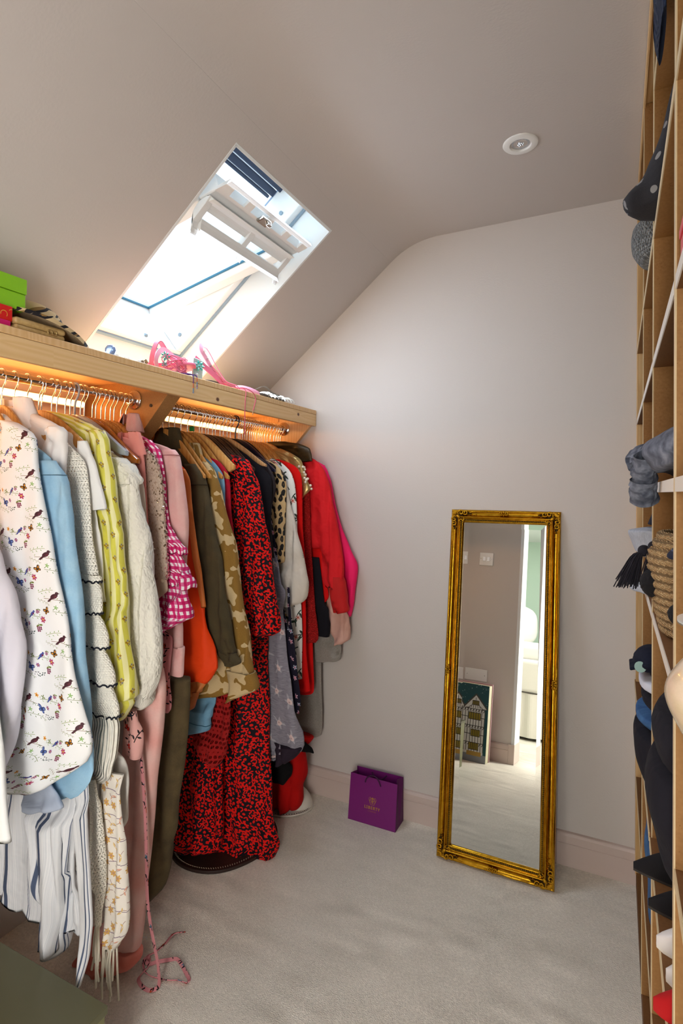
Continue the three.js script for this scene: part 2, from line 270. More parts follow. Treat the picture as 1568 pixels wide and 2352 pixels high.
// ---------------------------------------------------------------- the bedroom seen in the mirror
{
  const wall = std({ color: 0xc9dccb, roughness: 0.8 }), Z0 = ZR + 0.24, Z1 = 6.2;
  struct('wall_bedroom_back', span(-2.5, 1.8, -0.1, 2.6, Z1, Z1 + 0.12), wall);
  struct('wall_bedroom_left', span(-2.62, -2.5, -0.1, 2.6, Z0, Z1 + 0.12), wall);
  struct('wall_bedroom_right', span(1.8, 1.92, -0.1, 2.6, Z0, Z1 + 0.12), wall);
  struct('wall_bedroom_front', merge([span(-2.62, -1.85, -0.1, 2.6, Z0 - 0.12, Z0), span(0.75, 1.92, -0.1, 2.6, Z0 - 0.12, Z0)]), wall);
  struct('ceiling_bedroom', span(-2.62, 1.92, 2.45, 2.6, Z0 - 0.12, Z1 + 0.12), std({ color: 0xeeeeea, roughness: 0.8 }));
  for (const [i, p] of UNSEEN_LAMPS.entries()) {
    const t = thing('unseen_panel_lamp', 'unseen square ceiling lamp, out of view, placed to light the bedroom beyond the doorway', 'light', p);  // out of view; lights the bedroom that the mirror reflects
    mesh('frame', rbox(0.94, 0.03, 0.94, 0.006, 0, 0.005, 0), M.white, t);
    mesh('diffuser', rbox(0.9, 0.012, 0.9, 0.004, 0, -0.008, 0), std({ color: 0xffffff, emissive: 0xfff3e6, emissiveIntensity: 1.5 }), t);
  }
  { const t = thing('unseen_floor_lamp', 'unseen tall white glowing box, out of view behind the doorway, placed to light the closet', 'lamp', [UNSEEN_LANTERN[0], 0, UNSEEN_LANTERN[2]]);  // out of view; sends light through the doorway onto clothes and ceiling
    mesh('shade', rbox(0.62, 1.68, 0.5, 0.03, 0, UNSEEN_LANTERN[1], 0, 3), std({ color: 0xffffff, emissive: 0xfffaf4, emissiveIntensity: 1.2 }), t);
    mesh('base', rbox(0.4, 0.03, 0.4, 0.01, 0, 0.015, 0), M.dark, t); mesh('leg', cyl(0.015, 0.015, 0.24, 12).translate(0, 0.13, 0), M.dark, t); }
  // bed with a white cover, a pillow and a gathered valance
  const t = thing('bed', 'white made bed with a gathered valance, seen in the mirror through the doorway', 'bed', [-0.9, 0, 5.05]);
  const linen = std({ color: 0xf0eee8, roughness: 0.9 }), lower = std({ color: 0xe4dfd4, roughness: 0.95 });
  const pts = (r) => { const a = []; for (let i = 0; i <= 160; i++) { const s = i / 160 * 3.0; a.push([-1.5 + s, r(s)]); } return a; };
  const outline = [...pts((s) => -0.93 + 0.016 * Math.sin(s * 38) + 0.01 * N3(s * 9, 0, 0)), [1.5, 0.9], [-1.5, 0.9]];
  mesh('valance', extrude(outline, 0.42).rotateX(Math.PI / 2).translate(0, 0.45, 0), lower, t);
  mesh('mattress', rbox(3.0, 0.34, 1.86, 0.05, 0, 0.62, -0.02, 5), lower, t);
  mesh('piping', tube([[-1.49, 0.462, -0.953], [0, 0.462, -0.958], [1.49, 0.462, -0.953]], 0.006, 30), std({ color: 0x555049 }), t);
  mesh('duvet', displaced(new RoundedBoxGeometry(3.0, 0.22, 1.8, 8, 0.09), (v) => { v.y += 0.02 * N3(v.x * 5, v.z * 5, 2); v.z += 0.012 * N3(v.x * 7, v.y * 5, 1); }).translate(0, 0.86, 0), linen, t);
  for (const x of [-0.35, 0.55]) { const g = displaced(new THREE.SphereGeometry(1, 40, 26), (v) => { const e = 0.6; v.set(0.36 * Math.sign(v.x) * Math.abs(v.x) ** e, 0.25 * Math.sign(v.y) * Math.abs(v.y) ** e, 0.09 * v.z + 0.01 * N3(v.x * 4, v.y * 4, 1)); }).rotateX(-0.3).translate(x, 1.2, 0.3); mesh('pillow', g, linen, t); }
}
// ---------------------------------------------------------------- leaning mirror
{
  const TH = 0.1413;                                             // lean
  const t = thing('leaning_mirror', 'tall narrow mirror with an ornate gold frame, leaning on the far wall', 'mirror', [-0.4035, 0.004, 0.178]);
  t.rotation.order = 'YXZ'; t.rotation.set(-TH, 0.0, 0);
  const W = 0.212, H = 1.335, goldBump = field(256, (u, v) => 0.5 + 0.5 * fbm(u, v, 12, 3), 0.08);
  const patina = field(512, (u, v) => { const n = clamp(0.5 + fbm(u, v, 22, 8) * 0.9), k = tn(u, v, 60, 4) > 0.46 ? 0.7 : 1; return [lerp(178, 214, n) * k, lerp(130, 164, n) * k, lerp(26, 46, n) * k]; }, 0.3, 0.5, true);
  const gold = std({ map: patina, metalness: 1, roughness: 0.24, bumpMap: goldBump, bumpScale: 0.0003 });
  const darkBronze = std({ color: 0x4a3410, metalness: 0.6, roughness: 0.5, bumpMap: goldBump, bumpScale: 0.001 });  // dark bronze tone under the beads and behind the corner scrolls
  // one moulding profile: (distance in from the outer edge, height)
  const prof = [[0, 0], [0, 0.016], [0.003, 0.020], [0.007, 0.021], [0.010, 0.017], [0.014, 0.0145], [0.020, 0.015], [0.026, 0.019], [0.0285, 0.0245], [0.031, 0.0265], [0.0335, 0.0245], [0.0345, 0.020], [0.0365, 0.0195], [0.0375, 0.0215], [0.039, 0.0215], [0.040, 0.0185]];
  const inner = [[0.0455, 0.0175], [0.0470, 0.0185], [0.0495, 0.0165], [0.0525, 0.0105], [0.0525, 0.004]];
  function ring(pf, name, mat) {                                 // sweeps a profile round the rectangle, mitred
    const geos = [], c = [[-W, 0], [W, 0], [W, H], [-W, H]], inn = [[1, 1], [-1, 1], [-1, -1], [1, -1]];
    for (let k = 0; k < 4; k++) {
      const a = c[k], b = c[(k + 1) % 4], ia = inn[k], ib = inn[(k + 1) % 4], pos = [], idx = [], uv = [], n = pf.length, S = 40;
      for (let i = 0; i <= S; i++) for (let j = 0; j < n; j++) {
        const f = i / S, d = pf[j][0], L = [a[0] + ia[0] * d, a[1] + ia[1] * d], R = [b[0] + ib[0] * d, b[1] + ib[1] * d];
        pos.push(lerp(L[0], R[0], f), lerp(L[1], R[1], f), pf[j][1]); uv.push(pf[j][0], f * Math.hypot(b[0] - a[0], b[1] - a[1]));
        if (i < S && j < n - 1) { const q = i * n + j; idx.push(q, q + n, q + 1, q + 1, q + n, q + n + 1); }
      }
      const g = new THREE.BufferGeometry(); g.setAttribute('position', new THREE.Float32BufferAttribute(pos, 3)); g.setAttribute('uv', new THREE.Float32BufferAttribute(uv, 2)); g.setIndex(idx); g.computeVertexNormals(); geos.push(g);
      mesh(name, g, mat, t);
    }
  }
  ring(prof, 'moulding', gold); ring(inner, 'sight_edge', gold);
  ring([[0.0395, 0.0165], [0.0425, 0.0155], [0.046, 0.0165]], 'bead_channel', darkBronze);
  const bd = [], bead = new THREE.SphereGeometry(0.0026, 7, 5);
  for (let y = 0.05; y < H - 0.045; y += 0.0066) for (const x of [-W + 0.0428, W - 0.0428]) bd.push(bead.clone().translate(x, y, 0.0175));
  for (let x = -W + 0.05; x < W - 0.045; x += 0.0066) for (const y of [0.0428, H - 0.0428]) bd.push(bead.clone().translate(x, y, 0.0175));
  const bm = mesh('beading', merge(bd), std({ color: 0x9a7418, metalness: 0.8, roughness: 0.35 }), t); bm.userData.kind = 'stuff';
  mesh('backing', span(-W + 0.003, W - 0.003, 0.003, H - 0.003, -0.003, 0.004), M.dark, t);
  // swept wire line along the outer edge
  const wire = (a, b) => { const pts = []; for (let i = 0; i <= 24; i++) { const f = i / 24, d = 0.0075 - 0.008 * Math.abs(Math.sin(f * Math.PI * 2)) ** 0.8 * (f > 0.02 && f < 0.98 ? 1 : 0) + 0.004; const dx = b[0] - a[0], dy = b[1] - a[1], l = Math.hypot(dx, dy); pts.push([lerp(a[0], b[0], f) - dy / l * d, lerp(a[1], b[1], f) + dx / l * d, 0.0195]); } return tube(pts, 0.0026, 90, 6); };
  const k = 0.075;
  for (const [a, b] of [[[-W + k, 0], [W - k, 0]], [[W, k], [W, H - k]], [[W - k, H], [-W + k, H]], [[-W, H - k], [-W, k]]]) mesh('swept_line', wire(a, b), gold, t);
  // corner and centre ornaments: scrolls, shell, boss and leaf chains
  const scroll = (x, y, r, a0, turns, dir, th = 0.0035, z = 0.021) => { const p = []; for (let i = 0; i <= 26; i++) { const f = i / 26, a = a0 + dir * f * turns * 6.283, rr = r * (1 - 0.8 * f); p.push([x + rr * Math.cos(a), y + rr * Math.sin(a), z + 0.004 * f]); } return tube(p, th, 60, 6); };
  const blob = (x, y, z, a, b, c, turn = 0) => new THREE.SphereGeometry(1, 12, 9).scale(a, b, c).rotateZ(turn).translate(x, y, z);
  function corner() {
    const hi = [scroll(0.040, 0.013, 0.013, 2.6, 1.1, 1), scroll(0.013, 0.040, 0.013, -1.0, 1.1, -1), scroll(0.058, 0.012, 0.010, 3.0, 1.2, -1, 0.003), scroll(0.012, 0.058, 0.010, -1.4, 1.2, 1, 0.003), scroll(0.047, 0.040, 0.010, 3.9, 0.9, 1, 0.0028), scroll(0.040, 0.047, 0.010, 0.8, 0.9, -1, 0.0028)];
    for (let i = 0; i < 7; i++) { const a = 0.1 + i * 0.23; hi.push(blob(0.006 + 0.013 * Math.cos(a), 0.006 + 0.013 * Math.sin(a), 0.021, 0.009, 0.003, 0.004, a)); }
    for (let i = 0; i < 7; i++) { const s = 0.0028 - i * 0.0002; hi.push(blob(0.066 + i * 0.006, 0.020 + 0.002 * Math.sin(i * 1.8), 0.0185, s, s, s), blob(0.020 + 0.002 * Math.sin(i * 1.8), 0.066 + i * 0.006, 0.0185, s, s, s)); }
    for (let i = 0; i < 5; i++) hi.push(blob(0.026 + i * 0.009, 0.006 + 0.002 * (i % 2), 0.022, 0.006, 0.003, 0.003, 0.5), blob(0.006 + 0.002 * (i % 2), 0.026 + i * 0.009, 0.022, 0.006, 0.003, 0.003, 1.07));
    return [merge([blob(0.028, 0.028, 0.014, 0.030, 0.022, 0.008, 0.785), blob(0.05, 0.016, 0.014, 0.035, 0.010, 0.006), blob(0.016, 0.05, 0.014, 0.035, 0.010, 0.006, 1.57)]), merge(hi), blob(0.030, 0.030, 0.024, 0.011, 0.0075, 0.008, 0.785)];
  }
  const [g0, g1, g2] = corner();
  for (const [x, y, sx, sy] of [[-W, 0, 1, 1], [W, 0, -1, 1], [W, H, -1, -1], [-W, H, 1, -1]]) {
    const put = (g) => { const c = (g.index ? g.toNonIndexed() : g.clone()).scale(sx, sy, 1).translate(x, y, 0); if (sx * sy < 0) for (const k of ['position', 'normal', 'uv']) { const at = c.attributes[k], n = at.itemSize, a = at.array; for (let i = 0; i < at.count; i += 3) for (let q = 0; q < n; q++) { const w = a[(i + 1) * n + q]; a[(i + 1) * n + q] = a[(i + 2) * n + q]; a[(i + 2) * n + q] = w; } } return c; };
    mesh('corner_ground', put(g0), darkBronze, t); mesh('corner_scrolls', put(g1), gold, t); mesh('corner_boss', put(g2), gold, t);
  }
  const mid = () => merge([scroll(-0.010, 0.012, 0.008, 0.5, 1.2, 1, 0.0026), scroll(0.010, 0.012, 0.008, 2.6, 1.2, -1, 0.0026), blob(0, 0.008, 0.02, 0.005, 0.007, 0.005), blob(0, 0.019, 0.018, 0.003, 0.006, 0.004), blob(-0.02, 0.006, 0.018, 0.009, 0.0028, 0.003, 0.2), blob(0.02, 0.006, 0.018, 0.009, 0.0028, 0.003, -0.2)]);
  for (const [x, y, r] of [[0, 0, 0], [0, H, Math.PI], [-W, H * 0.52, -Math.PI / 2], [W, H * 0.52, Math.PI / 2]]) mesh('centre_ornament', mid().rotateZ(r).translate(x, y, 0.002), gold, t);
  // glass: flat field and four bevels, one closed pane
  const w = W - 0.0520, y0 = 0.0520, y1 = H - 0.0520, b = 0.020, z0 = 0.0074, z1 = 0.0068;
  const silver = std({ color: 0xe4e8e6, metalness: 1, roughness: 0.0, side: THREE.FrontSide });
  const o = [[-w, y0, z0], [w, y0, z0], [w, y1, z0], [-w, y1, z0]], n = [[-w + b, y0 + b, z1], [w - b, y0 + b, z1], [w - b, y1 - b, z1], [-w + b, y1 - b, z1]];
  const quad = (a, b2, c, d) => { const g = new THREE.BufferGeometry(); g.setAttribute('position', new THREE.Float32BufferAttribute([a, b2, c, a, c, d].flat(), 3)); g.computeVertexNormals(); return planarUV(g); };
  mesh('glass', quad(...n), silver, t);
  for (let i = 0; i < 4; i++) mesh('bevel', quad(o[i], o[(i + 1) % 4], n[(i + 1) % 4], n[i]), silver, t);
}
// ---------------------------------------------------------------- shopping bag
{
  const t = thing('shopping_bag', 'purple paper shopping bag with gold lettering standing against the skirting board', 'bag', [-0.918, 0, 0.075]);
  const W = 0.108, Hh = 0.185, D = 0.047, top = 0.0205;           // half width, height, half depth; the mouth is pinched
  const paper = std({ color: 0x7a1270, roughness: 0.55 }), inside = std({ color: 0x5c0d55, roughness: 0.6 });
  const [c, x] = canvas(1024, 880); x.fillStyle = '#7a1270'; x.fillRect(0, 0, 1024, 880);
  const n = rng(5);
  x.fillStyle = '#b98a1e'; x.textAlign = 'center'; x.font = 'bold 78px sans-serif'; x.letterSpacing = '6px';
  x.fillText('LIBERTY', 512, 588); x.font = '34px sans-serif'; x.fillStyle = '#a2691f'; x.fillText('LONDON', 512, 638);
  // crest: shield with a crown between two supporters
  x.strokeStyle = x.fillStyle = '#b98a1e'; x.lineWidth = 5; x.beginPath(); x.moveTo(484, 400); x.lineTo(540, 400); x.lineTo(538, 440); x.quadraticCurveTo(530, 468, 512, 476); x.quadraticCurveTo(494, 468, 486, 440); x.closePath(); x.stroke();
  x.fillRect(506, 404, 12, 66); x.fillRect(488, 428, 48, 10);
  x.beginPath(); x.moveTo(488, 394); x.lineTo(484, 366); x.lineTo(498, 380); x.lineTo(512, 356); x.lineTo(526, 380); x.lineTo(540, 366); x.lineTo(536, 394); x.closePath(); x.fill();
  for (const s of [-1, 1]) { x.lineWidth = 9; x.beginPath(); x.moveTo(512 + s * 42, 480); x.quadraticCurveTo(512 + s * 74, 440, 512 + s * 46, 400); x.quadraticCurveTo(512 + s * 40, 372, 512 + s * 62, 364); x.stroke(); x.lineWidth = 5; x.beginPath(); x.moveTo(512 + s * 60, 440); x.quadraticCurveTo(512 + s * 90, 420, 512 + s * 74, 380); x.stroke(); x.beginPath(); x.moveTo(512 + s * 60, 420); x.lineTo(512 + s * 38, 424); x.stroke(); }
  x.lineWidth = 4; x.beginPath(); x.moveTo(462, 492); x.quadraticCurveTo(512, 506, 562, 492); x.stroke();
  for (let i = 0; i < 5; i++) x.fillRect(470 + i * 18, 498 + n() * 4, 10, 4);
  const print = std({ map: tex(c, 1, 1), roughness: 0.5 });
  const panel = (pts, uv) => { const g = new THREE.BufferGeometry(), q = [0, 1, 2, 0, 2, 3], dz = 0.0012; const p = pts.map((a) => V(...a)), nn = p[1].clone().sub(p[0]).cross(p[3].clone().sub(p[0])).normalize().multiplyScalar(dz), P = [], U = []; const u4 = uv ?? [[0, 0], [1, 0], [1, 1], [0, 1]];
    for (const i of q) { P.push(p[i].x, p[i].y, p[i].z); U.push(...u4[i]); }
    for (const i of [0, 2, 1, 0, 3, 2]) { P.push(p[i].x - nn.x, p[i].y - nn.y, p[i].z - nn.z); U.push(...u4[i]); }
    for (let i = 0; i < 4; i++) { const a = p[i], b = p[(i + 1) % 4]; const a2 = a.clone().sub(nn), b2 = b.clone().sub(nn); for (const v of [a, a2, b2, a, b2, b]) { P.push(v.x, v.y, v.z); U.push(0.02, 0.02); } }
    g.setAttribute('position', new THREE.Float32BufferAttribute(P, 3)); g.setAttribute('uv', new THREE.Float32BufferAttribute(U, 2)); g.computeVertexNormals(); return g; };
  mesh('front_panel', panel([[-W, 0.001, D], [W, 0.001, D], [W, Hh, top + 0.004], [-W, Hh, top]]), print, t);
  mesh('back_panel', panel([[W, 0.001, -D], [-W, 0.001, -D], [-W, Hh, -D + 0.002], [W, Hh, -D + 0.002]]), paper, t);
  for (const s of [-1, 1]) {                                      // gusset folded inwards
    const m = [s * (W - 0.016), Hh, -0.012], b = [s * (W - 0.002), 0.07, -0.002], f0 = [s * W, 0.001, D], f1 = [s * W, Hh, s > 0 ? top + 0.004 : top], b0 = [s * W, 0.001, -D], b1 = [s * W, Hh, -D + 0.002];
    const q = (a, bb, cc, d) => s > 0 ? panel([a, bb, cc, d]) : panel([bb, a, d, cc]);
    mesh('gusset', merge([q(f0, [s * W, 0.001, 0], m, f1), q([s * W, 0.001, 0], b0, b1, m)]), inside, t);
  }
  mesh('base', span(-W, W, 0, 0.0015, -D, D), inside, t);
  const rope = std({ color: 0x3d0b3a, roughness: 0.8 });
  mesh('handle', tube([[-0.037, Hh - 0.022, 0.0275], [-0.030, Hh - 0.004, 0.030], [-0.012, Hh + 0.010, 0.027], [0.010, Hh + 0.010, 0.027], [0.026, Hh - 0.004, 0.030], [0.034, Hh - 0.024, 0.0275]], 0.0026, 40), rope, t);
  mesh('handle', tube([[-0.035, Hh - 0.01, -D + 0.007], [-0.018, Hh - 0.024, -D + 0.012], [0.012, Hh - 0.028, -D + 0.013], [0.034, Hh - 0.01, -D + 0.007]], 0.0026, 30), rope, t);
}
// ---------------------------------------------------------------- things on the rear wall, seen in the mirror
{
  const t = thing('light_switch', 'white double light switch on the rear wall, seen in the mirror', 'switch', [-0.996, 1.553, ZR - 0.005]);
  mesh('plate', rbox(0.115, 0.11, 0.009, 0.004), M.plastic, t);
  for (const x of [-0.017, 0.017]) mesh('rocker', rbox(0.024, 0.038, 0.008, 0.002, x, 0, -0.004).rotateX(0.05), M.plastic, t);
  for (const x of [-0.046, 0.046]) mesh('screw', cyl(0.003, 0.003, 0.002, 10).rotateX(Math.PI / 2).translate(x, 0, -0.005), M.steel, t);
  const b = thing('blank_socket_plate', 'white blank double socket plate low on the rear wall, seen in the mirror', 'socket', [-1.02, 0.607, ZR - 0.005]);
  mesh('plate', rbox(0.18, 0.092, 0.009, 0.004), M.plastic, b);
  for (const x of [-0.07, 0.07]) mesh('screw', cyl(0.003, 0.003, 0.002, 10).rotateX(Math.PI / 2).translate(x, 0, -0.005), M.steel, b);
  // box-framed picture of a half-timbered house at night
  const p = thing('boxed_picture', 'boxed picture of a snowy half-timbered house at night, seen in the mirror', 'picture', [-1.05, 0, 2.36]);
  p.rotation.x = 0.0; const w = 0.19, h = 0.545;
  const [c, x] = canvas(640, 920), n = rng(11); x.fillStyle = '#17484d'; x.fillRect(0, 0, 640, 920);
  x.fillStyle = '#dfe8e6'; for (let i = 0; i < 160; i++) { x.beginPath(); x.arc(n() * 640, n() * 560, 1 + n() * 3, 0, 7); x.fill(); }
  x.fillStyle = '#d9d6d0'; x.fillRect(40, 260, 560, 600); x.fillStyle = '#8c8f96'; x.fillRect(0, 830, 640, 90);
  const gable = (cx, y, r, hgt) => { x.fillStyle = '#d9d6d0'; x.beginPath(); x.moveTo(cx - r, y); x.lineTo(cx, y - hgt); x.lineTo(cx + r, y); x.fill(); x.strokeStyle = '#4a4038'; x.lineWidth = 16; x.stroke(); x.lineWidth = 7; for (let i = -4; i <= 4; i++) { x.beginPath(); x.moveTo(cx + i * r / 5, y); x.lineTo(cx + i * r / 8, y - hgt + Math.abs(i) * hgt / 5 + 40); x.stroke(); } };
  gable(440, 290, 150, 210); gable(160, 290, 150, 170);
  x.strokeStyle = '#2b2521'; x.lineWidth = 7;
  for (let r = 0; r < 5; r++) { const y = 300 + r * 100; x.beginPath(); x.moveTo(40, y); x.lineTo(600, y); x.stroke(); for (let i = 0; i <= 16; i++) { x.beginPath(); x.moveTo(40 + i * 35, y); x.lineTo(40 + i * 35 + (n() - 0.5) * 8, y + 100); x.stroke(); if (r % 2 === 0) { x.beginPath(); x.moveTo(40 + i * 35, y); x.lineTo(58 + i * 35, y + 34); x.stroke(); } } }
  x.fillStyle = '#8f7a1e'; for (const [a, b2, ww, hh] of [[390, 190, 90, 60], [120, 200, 80, 50], [90, 345, 150, 80], [390, 340, 150, 84], [90, 545, 110, 78], [300, 545, 90, 78], [470, 545, 90, 78], [100, 700, 120, 80], [390, 700, 150, 80]]) { x.fillRect(a, b2, ww, hh); x.strokeRect(a, b2, ww, hh); for (let i = 1; i < 5; i++) { x.beginPath(); x.moveTo(a + i * ww / 5, b2); x.lineTo(a + i * ww / 5, b2 + hh); x.stroke(); } }
  x.fillStyle = '#b08a3c'; x.fillRect(60, 800, 180, 50); x.fillRect(380, 800, 160, 50);
  const fg = new THREE.PlaneGeometry(2 * w, h - 0.002); { const uv = fg.attributes.uv; for (let i = 0; i < uv.count; i++) uv.setX(i, 1 - uv.getX(i)); }
  mesh('box', rspan(-w, w, 0, h, -0.04, 0.06, 0.003), std({ color: 0xcfc9a8, roughness: 0.6 }), p);
  fg.rotateY(Math.PI).translate(0, h / 2, -0.0412);
  { const uv = fg.attributes.uv; for (let i = 0; i < uv.count; i++) uv.setX(i, 1 - uv.getX(i)); }
  mesh('picture_face', fg, std({ map: tex(c, 1, 1), roughness: 0.4 }), p);
  mesh('backing_board', rspan(-w - 0.004, w + 0.006, 0, h + 0.01, 0.061, 0.078, 0.002), std({ color: 0xc79aa2, roughness: 0.6 }), p);
}
// ---------------------------------------------------------------- cloth
const weave = field(256, (u, v) => 0.5 + 0.25 * Math.sin(u * 2 * Math.PI * 48) * Math.sin(v * 2 * Math.PI * 48) + 0.25 * fbm(u, v, 30, 2), 0.05);
const crumple = field(256, (u, v) => 0.5 + 0.6 * fbm(u, v, 5, 6), 0.22);
const twill = field(256, (u, v) => 0.5 + 0.3 * Math.sin((u + v) * 2 * Math.PI * 40) + 0.15 * fbm(u, v, 40, 2), 0.05);
const cloth = (o) => phys({ roughness: 0.9, bumpMap: crumple, bumpScale: 0.0035, specularIntensity: 0.5, ...o });
// a printed pattern on a square tile: things drawn across an edge reappear on the other side
function pat(size, metres, bg, draw, seed = 1) {
  const [c, x] = canvas(size), n = rng(seed), list = [];
  x.fillStyle = bg; x.fillRect(0, 0, size, size); x.lineCap = x.lineJoin = 'round';
  draw({ n, S: size, at(px, py, turn, f) { list.push([px, py, turn, f]); } });
  for (const [px, py, a, f] of list) for (const ox of [-size, 0, size]) for (const oy of [-size, 0, size]) {
    if (px + ox < -160 || px + ox > size + 160 || py + oy < -160 || py + oy > size + 160) continue;
    x.save(); x.translate(px + ox, py + oy); x.rotate(a); f(x); x.restore();
  }
  const t = tex(c, metres); return t;
}
const ell = (x, a, b, w, h, r = 0) => { x.beginPath(); x.ellipse(a, b, w, h, r, 0, 7); x.fill(); };
const leafShape = (x, l, w) => { x.beginPath(); x.moveTo(0, 0); x.quadraticCurveTo(l * 0.5, -w, l, 0); x.quadraticCurveTo(l * 0.5, w, 0, 0); x.fill(); };
const branch = (x, col, len, leaf, k) => { x.strokeStyle = col; x.lineWidth = 3; x.beginPath(); x.moveTo(-len / 2, 0); x.quadraticCurveTo(0, -14, len / 2, 4); x.stroke(); x.fillStyle = leaf; for (let i = 0; i < k; i++) { x.save(); x.translate(-len / 2 + i * len / k, (i % 2 ? 5 : -9)); x.rotate(i % 2 ? 0.9 : -0.9); leafShape(x, 17, 6); x.restore(); } };
const bird = (x, s, body, breast) => { x.save(); x.scale(s, s); x.fillStyle = body; ell(x, 0, 0, 30, 15, -0.5); ell(x, 22, -22, 11, 10); x.beginPath(); x.moveTo(-20, 8); x.lineTo(-58, 40); x.lineTo(-44, 44); x.lineTo(-8, 16); x.fill(); x.fillStyle = breast; ell(x, 10, 2, 13, 9, -0.7); x.fillStyle = '#3a2a1c'; x.beginPath(); x.moveTo(31, -25); x.lineTo(42, -21); x.lineTo(31, -19); x.fill(); x.restore(); };
const butterfly = (x, s, a, b) => { x.save(); x.scale(s, s); for (const k of [-1, 1]) { x.fillStyle = a; ell(x, k * 18, -12, 20, 13, k * -0.6); ell(x, k * 14, 12, 14, 11, k * 0.6); x.fillStyle = b; ell(x, k * 17, -10, 10, 6, k * -0.6); ell(x, k * 13, 12, 7, 5); x.fillStyle = '#f2f2f0'; ell(x, k * 30, -19, 2.5, 2.5); ell(x, k * 26, -8, 2, 2); } x.fillStyle = '#2a2018'; ell(x, 0, 0, 3, 16); x.restore(); };
const berries = (x, col) => { x.strokeStyle = '#5d6b33'; x.lineWidth = 3; x.beginPath(); x.moveTo(0, -30); x.lineTo(0, 20); x.stroke(); x.fillStyle = '#6d7d35'; x.save(); x.translate(0, -20); leafShape(x, 30, 12); x.rotate(2.6); leafShape(x, 26, 11); x.restore(); x.fillStyle = col; for (let i = 0; i < 8; i++) ell(x, -14 + (i % 3) * 13, -4 + Math.floor(i / 3) * 12, 6, 6); };
const flower = (x, r, petal, eye, k = 6) => { x.fillStyle = petal; for (let i = 0; i < k; i++) ell(x, r * 0.6 * Math.cos(i / k * 6.283), r * 0.6 * Math.sin(i / k * 6.283), r * 0.5, r * 0.28, i / k * 6.283); x.fillStyle = eye; ell(x, 0, 0, r * 0.3, r * 0.3); };
const tBird = pat(1024, 0.28, '#eef0f2', ({ at }) => {
  for (const [ox, oy] of [[0, 0], [512, 170], [0, 340], [512, 510], [0, 680], [512, 850]]) {
    at(ox + 120, oy + 80, 0.1, (x) => { branch(x, '#7b5a3c', 190, '#9bb06a', 3); x.translate(10, -32); bird(x, 1.2, '#4a2630', '#63303c'); });
    at(ox + 370, oy + 50, 0, (x) => { branch(x, '#6d7f3a', 220, '#7fa64a', 9); x.translate(20, -24); bird(x, 0.85, '#46509a', '#7a3550'); });
    at(ox + 250, oy + 130, 0.4, (x) => butterfly(x, 1.15, '#2b3f7c', '#6d86c8'));
    at(ox + 30, oy + 170, -0.5, (x) => butterfly(x, 0.95, '#4a3015', '#e0962c'));
    at(ox + 440, oy + 140, 0, (x) => { x.scale(1.25, 1.25); berries(x, '#7c2a4c'); });
    at(ox + 190, oy + 190, 0.2, (x) => branch(x, '#75824a', 190, '#5c7a44', 8));
    at(ox + 490, oy + 70, 0.2, (x) => flower(x, 26, '#b03a68', '#e6c14a'));
    at(ox + 235, oy + 20, 0, (x) => flower(x, 19, '#e39a2a', '#8a4a12', 5));
    at(ox + 350, oy + 185, -0.3, (x) => { x.fillStyle = '#1c3b35'; for (let i = 0; i < 9; i++) ell(x, i * 10 - 40, 10 * Math.sin(i * 2.3), 6, 4); });
    at(ox + 190, oy + 95, 0.8, (x) => { x.fillStyle = '#59714a'; for (let i = 0; i < 6; i++) { x.save(); x.translate(i * 9 - 24, 9 * Math.sin(i * 1.9)); x.rotate(i); leafShape(x, 15, 5); x.restore(); } }); at(ox + 300, oy + 175, 0, (x) => { x.fillStyle = '#2a2a30'; for (let i = 0; i < 6; i++) ell(x, i * 8 - 20, 12 * Math.cos(i * 2.1), 4, 3); }); at(ox + 20, oy + 100, 0.3, (x) => { x.scale(0.7, 0.7); branch(x, '#7d6a4a', 170, '#86a05c', 8); });
    at(ox + 60, oy + 10, -0.2, (x) => branch(x, '#8a9a4c', 150, '#6f9a44', 7)); at(ox + 450, oy + 5, 0.3, (x) => { x.scale(0.8, 0.8); berries(x, '#8a2f5c'); }); at(ox + 330, oy + 110, 0, (x) => flower(x, 17, '#8a3a8a', '#e0c050', 6)); at(ox + 130, oy + 140, 0, (x) => { x.fillStyle = '#7fae5a'; for (let i = 0; i < 5; i++) { x.rotate(1.256); leafShape(x, 22, 8); } });
    at(ox + 300, oy + 30, 0.5, (x) => { x.fillStyle = '#6b7d34'; for (let i = 0; i < 4; i++) { x.rotate(1.57); leafShape(x, 24, 9); } });
  }
}, 3);
const tLeaf = pat(512, 0.34, '#f3f5f6', ({ at }) => at(230, 260, 0.4, (x) => { x.fillStyle = '#3f7a2c'; for (let i = 0; i < 15; i++) { x.save(); x.translate(-150 + i * 20, 0); x.rotate(-1.0); leafShape(x, 130 - Math.abs(i - 6) * 9, 15); x.rotate(2.0); leafShape(x, 130 - Math.abs(i - 6) * 9, 15); x.restore(); } x.strokeStyle = '#1e4416'; x.lineWidth = 6; x.beginPath(); x.moveTo(-170, 0); x.lineTo(190, 0); x.stroke(); }));
const sprig = (x, s) => { x.save(); x.scale(s, s); x.strokeStyle = '#8a7018'; x.lineWidth = 3; for (const a of [-0.8, 0, 0.8]) { x.beginPath(); x.moveTo(0, 30); x.quadraticCurveTo(a * 14, 8, a * 26, -16); x.stroke(); } for (const [a, b, c] of [[-18, -10, '#a67a10'], [0, -24, '#8d8c9a'], [18, -12, '#a67a10'], [-4, 2, '#b5860f'], [12, 10, '#8d8c9a']]) { x.save(); x.translate(a, b); flower(x, 12, c, '#6b4b0a', 5); x.restore(); } x.restore(); };
